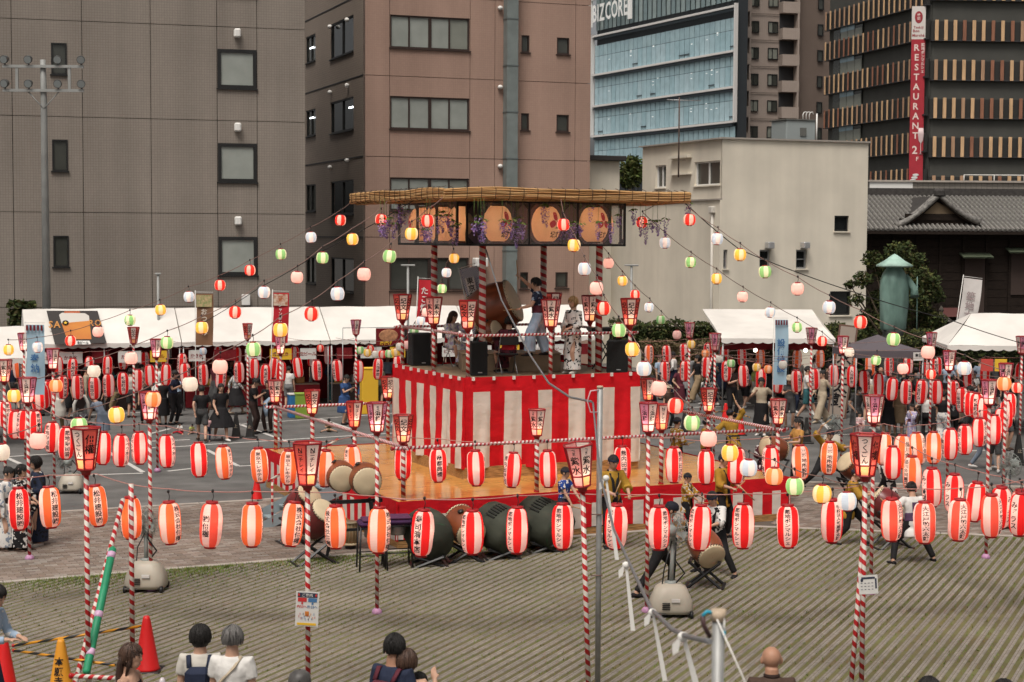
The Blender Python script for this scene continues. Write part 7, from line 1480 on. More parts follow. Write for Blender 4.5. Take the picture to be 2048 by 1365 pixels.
    if obi or tk == 'yukata':
        g = MB(); loft(g, [(T, z, a, b) for z, a, b in ((.03, .19, .148), (.08, .178, .14), (.17, .172, .138), (.2, .172, .138))]); part(g, 'sash', obi or 'wine', 1)
    if tk == 'happi':
        cb = MB(); 
        for s in (1, -1): cb.tube([T @ Vector((s*.075, .02, .515)), T @ Vector((s*.07, -.085, .46)), T @ Vector((s*.045, -.142, .33)), T @ Vector((s*.02, -.15, .1)), T @ Vector((s*.03, -.175, -.2))], [(.028, .012)]*5, 6, up=(1, 0, 0))
        cb.build('collar_band', cloth('black'), t)
    # ---- trousers or shorts
    bk, bc = bottom
    if bk in ('trousers', 'shorts', 'wide'):
        g = MB(); loft(g, [(Matrix.Translation(hip) @ Matrix.Rotation(R(lt), 4, 'Z'), z, a, b) for z, a, b in ((-.12, .15, .12), (-.04, .185, .137), (.06, .172, .128), (.1, .165, .122))])
        for s in (1, -1):
            a, k, f = leg[s]; kk = dict(trousers=(.108, .092, .075, .06), shorts=(.112, .1, .095, .09), wide=(.115, .12, .125, .13))[bk]; e = 1.0 if bk != 'shorts' else -1
            pts = [a+Vector((0, 0, .03)), a.lerp(k, .5), k] + ([k.lerp(f, .5), k.lerp(f, .93)] if e > 0 else []); rr = [kk[0], kk[1], kk[2]] + ([(kk[2]+kk[3])/2, kk[3]] if e > 0 else [])
            if bk == 'shorts': pts = [a+Vector((0, 0, .03)), a.lerp(k, .5), a.lerp(k, .9)]
            g.tube(pts, rr, 10)
        part(g, 'shorts' if bk == 'shorts' else 'trousers', bc)
    # ---- shoes
    if shoes:
        for s in (1, -1):
            f = leg[s][2]; fw = Vector(ps.get('LT' if s == 1 else 'RT', (s*.18, -1, 0))).normalized()
            MB().tube([f+fw*-.075-Vector((0, 0, .04)), f+fw*-.03-Vector((0, 0, .035)), f+fw*.06-Vector((0, 0, .042)), f+fw*.15-Vector((0, 0, .05)), f+fw*.195-Vector((0, 0, .058))], [(.03, .035), (.043, .044), (.047, .04), (.046, .028), (.02, .014)], 10, up=(fw.y, -fw.x, 0)).build('shoe', cloth(shoes), t)
    # ---- hair and head wear
    hk, hc = hair; hm = HCOL[hc]
    if hk != 'bald':
        g = MB(); n, m = 26, 18; dn = dict(short=-.045, bob=-.105, long=-.11, pony=-.05, bun=-.05, cap=-.05, hat=-.05)[hk]; k_ = 1.0 if hk not in ('bob',) else 1.07; vs = []; keep = []
        for i in range(m+1):
            a = math.pi*i/m
            for j in range(n):
                b = 2*math.pi*j/n; x, y, z = math.sin(a)*math.cos(b), math.sin(a)*math.sin(b), math.cos(a); r_ = 1 + .03*math.sin(7*b+i*1.3) + .02*math.sin(13*b+NP)
                zz = .02 + .124*z if z > 0 else .02 + (.14 if hk in ('bob', 'long') else .095)*z
                tp = 1 - (.16*z*z if z < 0 and hk in ('short', 'pony', 'bun') else 0); vs.append((.0995*k_*x*r_*tp, .014+.117*y*r_*tp, zz))
        for i in range(m):
            for j in range(n):
                q = (i*n+j, i*n+(j+1) % n, (i+1)*n+(j+1) % n, (i+1)*n+j); c = sum((Vector(vs[a]) for a in q), Vector())/4
                if c.y < -.028 and c.z < .05 - .25*abs(c.x) + .012*math.sin(c.x*150+NP): continue
                if abs(c.x) > .05 and c.y < .0 and c.z < -.02 and hk not in ('bob', 'long'): continue
                if c.z < dn: continue
                keep.append(q)
        g.add(vs, keep, 0, True, HM)
        if hk == 'long': 
            for dx in (-.055, -.02, .02, .055): g.tube([HM @ Vector((dx, .075, .05)), HM @ Vector((dx*1.2, .1, -.06)), HM @ Vector((dx*1.25, .105, -.17)), HM @ Vector((dx*1.1, .1, -.28)), HM @ Vector((dx*.8, .095, -.36))], [.03, .036, .036, .03, .012], 8)
            for s in (1, -1): g.tube([HM @ Vector((s*.07, .0, .06)), HM @ Vector((s*.088, -.005, -.05)), HM @ Vector((s*.088, .02, -.17))], [.024, .026, .012], 8)
        if hk == 'pony': g.tube([HM @ Vector((0, .1, .05)), HM @ Vector((0, .16, .03)), HM @ Vector((0, .17, -.08)), HM @ Vector((0, .15, -.2))], [.02, .035, .032, .008], 8)
        if hk == 'bun': g.ball((0, .085, .1), (.045, .045, .042), 10, 8, 0, HM)
        if near and hk not in ('cap', 'hat'):     # loose strands over the cap of hair
            ln = dict(short=.09, bob=.2, long=.2, pony=.16, bun=.14)[hk]
            for q in range(620):
                b = rd.uniform(0, 6.283); a0 = rd.uniform(.05, 1.5); pts = []; off = rd.uniform(.0, .012); L_ = ln*rd.uniform(.5, 1.1)
                for st in range(5):
                    a = a0 + L_*st/4/.115; a = min(a, 2.0); x, y, z = math.sin(a)*math.cos(b), math.sin(a)*math.sin(b), math.cos(a); zz = .02 + (.124*z if z > 0 else .14*z)
                    if y < -.25 and zz < .06: break
                    if zz < dn - .02: break
                    pts.append(HM @ Vector(((.0995*k_+off)*x + rd.gauss(0, .0012), .014+(.117+off)*y + rd.gauss(0, .0012), zz + off*z)))
                if len(pts) > 2: g.tube(pts, [.0045]*(len(pts)-1) + [.0012], 4, rd.choice((0, 1, 1)), caps=False)
        g.build('hair', [hm if hk not in ('cap', 'hat') else HCOL['k'], HLIT[hc]], t)
        if hk == 'cap': MB().lathe([(.1, .03), (.103, .06), (.09, .12), (.05, .152), (.01, .16)], 18, 0, True, HM @ Matrix.Diagonal((1.04, 1.2, 1, 1)), None, False).add([(-.07, -.09, .045), (.07, -.09, .045), (.05, -.17, .03), (-.05, -.17, .03)], [(0, 1, 2, 3), (3, 2, 1, 0)], 0, False, HM).build('cap', hm, t)
        if hk == 'hat': MB().lathe([(.185, .05), (.19, .055), (.1, .07), (.095, .14), (.05, .155), (.01, .157)], 20, 0, True, HM, None, False).build('sun_hat', cloth('beige'), t)
    if face:
        e = MB(); [e.ball((s*.03, -.0905, .012), (.012, .006, .0065), 8, 6, 0, HM) for s in (1, -1)]; e.build('eyes', mat('eye_dark', (.015, .01, .009), .3), t)
        e = MB(); [e.tube([HM @ Vector((s*.016, -.094, .033)), HM @ Vector((s*.03, -.095, .037)), HM @ Vector((s*.045, -.087, .033))], .003, 5) for s in (1, -1)]; e.build('brows', HCOL['k'], t)
        MB().ball((0, -.088, -.06), (.02, .008, .006), 8, 6, 0, HM).build('mouth', mat('lips', (.3, .1, .09), .5), t)
    if extra: extra(t, T, HM, arm, leg)
    return t
def sticks(t, T, HM, arm, leg, L=.38, dirs=None):
    for s in (1, -1):
        a, e, w_ = arm[s]; d = (w_-e).normalized(); u = Vector(dirs[s]) if dirs else (d*.6 + Vector((0, -.7, .35))).normalized(); p = w_ + d*.085; MB().tube([p-u*.1, p+u*(L-.1)], .011, 6).build('drumstick', mat('stick_wood', (.4, .24, .11), .6), t)
def headband(t, HM, col='white'): MB().lathe([(.09, .032), (.094, .04), (.093, .06), (.088, .066)], 18, 0, True, HM @ Matrix.Translation((0, .012, 0)) @ Matrix.Diagonal((1.09, 1.27, 1, 1)), None, False).build('headband', cloth(col), t)
def backpack(t, T, col, w_=.28, h_=.36): 
    M = T; MB().bbox((0, .2, .22), (w_, .15, h_), .06, 0, M).build('backpack', cloth(col), t)
    for s in (1, -1): MB().tube([M @ Vector((s*.1, .16, .38)), M @ Vector((s*.115, .07, .492)), M @ Vector((s*.115, -.06, .47)), M @ Vector((s*.12, -.15, .32)), M @ Vector((s*.14, -.05, .1)), M @ Vector((s*.13, .12, .08))], [(.026, .007)]*6, 6, up=(1, 0, 0)).build('strap', cloth(col), t)
def sling(t, T, col, side=1):
    MB().tube([T @ Vector((-side*.16, 0, .1)), T @ Vector((-side*.1, .135, .25)), T @ Vector((side*.06, .12, .42)), T @ Vector((side*.1, .03, .505)), T @ Vector((side*.06, -.12, .42)), T @ Vector((-side*.08, -.15, .25)), T @ Vector((-side*.16, 0, .1))], [(.022, .008)]*7, 6, up=(0, 0, 1)).build('strap', cloth(col), t); MB().bbox((-side*.2, .02, .02), (.1, .26, .22), .04, 0, T).build('bag', cloth(col), t)
def hang_bag(t, p, col, w_=.26, h_=.28): MB().bbox(tuple(Vector(p)-Vector((0, 0, .12+h_/2))), (.12, w_, h_), .04).tube([Vector(p)-Vector((0, .08, .13)), Vector(p), Vector(p)-Vector((0, -.08, .13))], .008, 5).build('handbag', cloth(col), t)
def phone(t, T, HM, arm, leg): c = (arm[1][2]+arm[-1][2])/2 + Vector((0, -.06, .06)); MB().bbox(tuple(c), (.075, .012, .15), .006, 0, None).build('phone', cloth('dgrey'), t)
def P(x, yf, hpx, label, rz=0, z=0.0, **k):
    p = onz(x, yf, z); h = k.pop('h', None) or hpx*p.y/3400*1.005; return person(label, p, R(rz), h, **k)
def D_(x, yh, h, label, rz=0, **k):
    """placed by the top of the head and the height"""
    p = onz(x, yh, h + .45); return person(label, Vector((p.x, p.y, .45)), R(rz), h, **k)
# ---- on the tower deck
dm = dict(LH=(.12, -.42, 1.06), RH=(-.3, -.34, 1.72), RE=(-1, .3, .2), LF=(.12, -.22, .08), RF=(-.12, .24, .08), lean=(4, 0, -15), head=(0, 0), grip=1)
person('young drummer in navy and white raising a stick at the big drum', onz(1076, 712, PODZ), R(-78), 1.66, dm, ('tee', 'navy*ltblue'), ('wide', 'ltblue'), ('short', 'k'), 'black', None, True, 'wine', lambda t, T, HM, a, l: sticks(t, T, HM, a, l, .42, {1: (0, -.95, -.1), -1: (.1, -.1, 1)}))
p = onz(908, 733, Z2); folding_chair(p + Vector((0, .12, 0)), R(35), 'folding chair of the seated girl on the tower deck'); person('long-haired girl in pale yukata seated at the left of the tower', p, R(38), 1.6, dict(hip=(0, .12, .54), LF=(.1, -.36, .08), RF=(-.1, -.32, .08), LH=(.1, -.2, 1.02), RH=(-.16, -.3, .66), head=(8, 10)), ('yukata', 'white*lav'), (None, None), ('long', 'b'), 'brown', None, True, 'red')
p = onz(1014, 748, Z2); folding_chair(p + Vector((0, -.05, 0)), R(195), 'folding chair of the person in dark kimono on the tower deck'); person('person in dark floral kimono seated behind the narrow speaker', p + Vector((0, .05, 0)), R(200), 1.58, dict(hip=(0, .12, .54), LF=(.1, -.34, .08), RF=(-.1, -.34, .08), LH=(.2, -.35, .75), RH=(-.2, -.35, .75), head=(12, -35)), ('yukata', 'wine*black'), (None, None), ('bun', 'k'), 'black', None, True, 'red')
person('fair-haired woman in white floral yukata standing on the tower', onz(1146, 748, Z2), R(-48), 1.66, dict(LH=(.1, -.24, 1.02), RH=(-.08, -.24, 1.0), head=(4, 5)), ('yukata', 'white*black'), (None, None), ('bob', 'y'), 'offwhite', None, True, 'dbrown')
# ---- drummers in front of and beside the stage
def stk(d=None, L=.38): return lambda t, T, HM, a, l: (sticks(t, T, HM, a, l, L, d), headband(t, HM, 'navy'))
P(1127, 1082, 150, 'child in a blue print shirt with a headband beside the covered drums', 55, pose=dict(LH=(.1, -.4, .95), RH=(-.15, -.3, .9), head=(2, 10), grip=1), top=('tee', 'royal*white'), bottom=('shorts', 'navy'), extra=stk())
P(1222, 1098, 192, 'man in a mustard happi coat holding sticks before the skirt', 18, pose=dict(LH=(.22, -.3, 1.02), RH=(-.1, -.25, 1.05), head=(10, 0), grip=1), top=('happi', 'mustard'), extra=stk({1: (.9, -.3, .1), -1: (.3, -.2, .9)}))
P(1372, 1072, 128, 'boy in an ochre happi coat behind the front drummers', 65, pose=dict(LH=(.18, -.4, 1.05), RH=(-.1, -.35, 1.0), head=(8, 0), grip=1), top=('happi', 'mustard*offwhite'), extra=stk())
P(1443, 1078, 174, 'tall man in a mustard happi coat right of the front drummers', 48, pose=dict(LH=(.3, -.25, 1.0), RH=(-.1, -.3, 1.05), head=(12, 0), grip=1), top=('happi', 'mustard'), extra=stk({1: (.7, -.4, -.7), -1: (.5, -.4, .6)}))
P(1318, 1192, 212, 'front drummer in black cap and trousers striding towards the drum', 108, h=1.66, pose=dict(hip=(0, 0, .84), lean=(14, 0, -10), LF=(.12, -.26, .08), RF=(-.14, .5, .08), LH=(.1, -.48, .98), RH=(-.15, -.45, 1.02), head=(6, 0), grip=1), top=('tee', 'grey'), hair=('cap', 'n'), extra=lambda t, T, HM, a, l: sticks(t, T, HM, a, l, .38))
P(1428, 1150, 176, 'drummer in white patterned happi leaning behind the front drum', -35, h=1.64, pose=dict(hip=(0, .05, .82), lean=(16, 0, 8), LF=(.46, -.05, .08), RF=(-.38, .05, .08), LH=(.15, -.42, .98), RH=(-.2, -.42, 1.0), head=(10, 0), grip=1), top=('happi', 'white*black'), extra=stk())
P(1352, 966, 130, 'drummer in mustard and white behind the lower stage', 120, h=1.6, pose='hold', top=('happi', 'mustard*white'), extra=stk()); P(1410, 958, 120, 'boy in a mustard happi coat behind the lower stage', 100, h=1.5, pose='hold', top=('happi', 'mustard'), extra=stk())
P(1465, 945, 110, 'drummer in a mustard happi coat with one arm over the head', 170, h=1.62, pose=dict(RH=(-.1, -.1, 1.82), LH=(.5, -.15, 1.0), RE=(-1, 0, .3), lean=(12, 8, 0), grip=1), top=('happi', 'mustard'), extra=stk())
P(1594, 968, 134, 'woman in an orange vest top with tied hair beyond the stage corner', -70, h=1.6, pose=dict(LH=(.1, -.3, 1.1), RH=(-.2, -.3, 1.15), LF=(.1, -.2, .08), RF=(-.1, .25, .08)), top=('tee', 'orange'), bottom=('trousers', 'black'), hair=('pony', 'k'))
P(1526, 982, 96, 'child in a patterned top drumming with back turned beyond the stage', 185, h=1.3, pose='hold', top=('happi', 'wine*white'), extra=stk())
P(1648, 974, 120, 'drummer in olive happi lunging with one arm flung out', 20, h=1.66, pose=dict(hip=(0, 0, .66), lean=(6, 8, 0), LF=(.55, -.1, .08), RF=(-.55, .1, .08), LH=(.55, -.25, 1.0), RH=(-.25, -.25, 1.5), RE=(-1, 0, .4), head=(8, 0), grip=1), top=('happi', 'mustard'), extra=stk({1: (.5, -.5, .6), -1: (.8, 0, .5)}))
P(1697, 1090, 142, 'drummer in a yellow happi coat facing the tilted right drum', 75, h=1.6, pose=dict(hip=(0, 0, .84), lean=(10, 0, 0), LF=(.1, -.3, .08), RF=(-.14, .32, .08), LH=(.12, -.48, 1.1), RH=(-.12, -.45, 1.1), grip=1), top=('happi', 'mustard'), extra=stk())
P(1775, 1040, 108, 'drummer in black and white leaning back behind the front right lamp', -40, h=1.62, pose=dict(hip=(0, 0, .8), lean=(-22, -20, 0), LF=(.35, -.1, .08), RF=(-.4, .05, .08), LH=(.25, -.4, 1.0), RH=(-.3, -.2, 1.45), grip=1), top=('happi', 'white*black'), extra=stk())
P(1826, 1128, 170, 'drummer in a white happi with purple emblem, seen from behind', 192, h=1.62, pose=dict(hip=(0, 0, .8), lean=(10, 0, 0), LF=(-.0+.44, .05, .08), RF=(-.46, -.05, .08), LH=(.4, -.3, 1.1), RH=(-.35, -.35, 1.15), grip=1), top=('happi', 'white'), hair=('bun', 'k'), obi='purple', extra=lambda t, T, HM, a, l: (sticks(t, T, HM, a, l), MB().box((0, .152, .3), (.16, .01, .18), 0, T @ Matrix.Rotation(R(0), 4, 'Y')).build('emblem', cloth('purple'), t)))
# ---- left group in yukata
P(14, 1103, 172, 'person in a white and blue floral yukata cut by the left edge', 60, pose='stand', top=('yukata', 'white*slate'), bottom=(None, None), hair=('bun', 'k'), shoes='brown', obi='dbrown'); P(44, 1104, 176, 'girl in a black floral yukata with a flower in her hair', 75, pose='hold', top=('yukata', 'black*white'), bottom=(None, None), hair=('pony', 'k'), shoes='brown', obi='white', near=True, extra=lambda t, T, HM, a, l: MB().ball((-.075, .03, .06), (.03, .03, .03), 8, 6, 0, HM).build('hair_flower', cloth('pink'), t)); P(80, 1092, 182, 'smiling person in navy yukata with a white strap facing the girl', -55, pose='hold', top=('yukata', 'navy*black'), bottom=(None, None), hair=('bob', 'k'), shoes='offwhite', obi='beige', near=True, extra=lambda t, T, HM, a, l: sling(t, T, 'white'))
# ---- foreground, seen from behind
D_(252, 1287, 1.6, 'woman with long brown hair and black vest looking right in the foreground', 75, pose=dict(LH=(.12, -.28, 1.12), RH=(-.2, -.05, .85), head=(0, 0), grip=1), top=('tank', 'black'), hair=('long', 'b'), near=True, extra=lambda t, T, HM, a, l: MB().tube([a[1][2]+Vector((0, -.06, .02)), a[1][2]+Vector((0, -.06, .2)), a[1][2]+Vector((0, -.06, .24))], [.034, .034, .016], 12).build('bottle', mat('bottle_pet', (.5, .45, .47), .15), t))
D_(400, 1251, 1.6, 'woman with black bobbed hair, pale shirt and navy backpack', 184, pose=dict(head=(2, -4), lean=(0, 0, 0)), top=('tee', 'offwhite'), hair=('bob', 'k'), near=True, face=False, extra=lambda t, T, HM, a, l: backpack(t, T, 'navy'))
D_(464, 1253, 1.66, 'grey-haired man in a white shirt with a beige sling strap', 172, pose=dict(head=(2, 14), lean=(0, 0, 0)), top=('tee', 'white'), bottom=('trousers', 'dgrey'), hair=('short', 'g'), near=True, extra=lambda t, T, HM, a, l: (sling(t, T, 'beige', -1), MB().ball((.02, -.075, -.055), (.05, .035, .04), 10, 8, 0, HM).build('face_mask', cloth('ltblue'), t)))
D_(783, 1271, 1.7, 'man in a navy shirt with glasses and brown backpack', 150, pose=dict(head=(2, 35), lean=(3, 0, 0)), top=('tee', 'navy'), hair=('short', 'k'), near=True, skin=SKN2, extra=lambda t, T, HM, a, l: (backpack(t, T, 'wine', .26, .34), MB().tube([HM @ Vector((-.08, .0, .015)), HM @ Vector((-.07, -.09, .012)), HM @ Vector((.07, -.09, .012)), HM @ Vector((.08, 0, .015))], .004, 5).build('glasses', cloth('black'), t)))
D_(813, 1301, 1.56, 'brown-haired woman with a silver clip pointing to the right', 185, pose=dict(RH=(-.3, -.14, 1.36), RE=(-.6, .1, -1), LH=(.1, -.3, 1.0), head=(2, -20), point=-1), top=('tank', 'white'), bottom=('trousers', 'slate'), hair=('bob', 'b'), near=True, face=False, extra=lambda t, T, HM, a, l: MB().tube([HM @ Vector((.03, .112, .05)), HM @ Vector((.045, .115, .0))], .008, 6).build('hair_clip', mat('clip_silver', (.6, .6, .6), .2, .9), t))
D_(838, 1346, 1.3, 'small dark-haired child below the pointing woman', 180, pose='stand', top=('tee', 'navy'), near=True, face=False)
D_(1545, 1292, 1.7, 'bald man in a brown polo shirt seen from behind', 180, pose=dict(head=(4, 0), lean=(2, 0, 0)), top=('polo', 'brown'), bottom=('trousers', 'dgrey'), hair=('bald', 'k'), near=True, skin=SKN2, face=False, extra=lambda t, T, HM, a, l: MB().lathe([(.062, .5), (.076, .495), (.078, .52), (.068, .535)], 18, 0, True, T, None, False).build('collar', cloth('dbrown'), t))
D_(598, 1346, 1.64, 'person in a grey cap at the bottom edge by the front left pole', 180, top=('tee', 'brown'), hair=('cap', 'g'), near=True, face=False); D_(1858, 1355, 1.66, 'dark-haired person at the bottom edge right of the front right pole', 180, top=('tee', 'navy'), near=True, face=False); D_(2008, 1360, 1.66, 'dark-haired person in the bottom right corner', 180, top=('tee', 'black'), near=True, face=False)
D_(-34, 1165, 1.66, 'person in a tie-dye blue shirt reaching in from the left edge', 75, pose=dict(LH=(.1, -.4, 1.1), RH=(-.15, -.4, 1.12), lean=(12, 0, 0)), top=('long', 'ltblue*white'), bottom=('trousers', 'navy'), near=True)
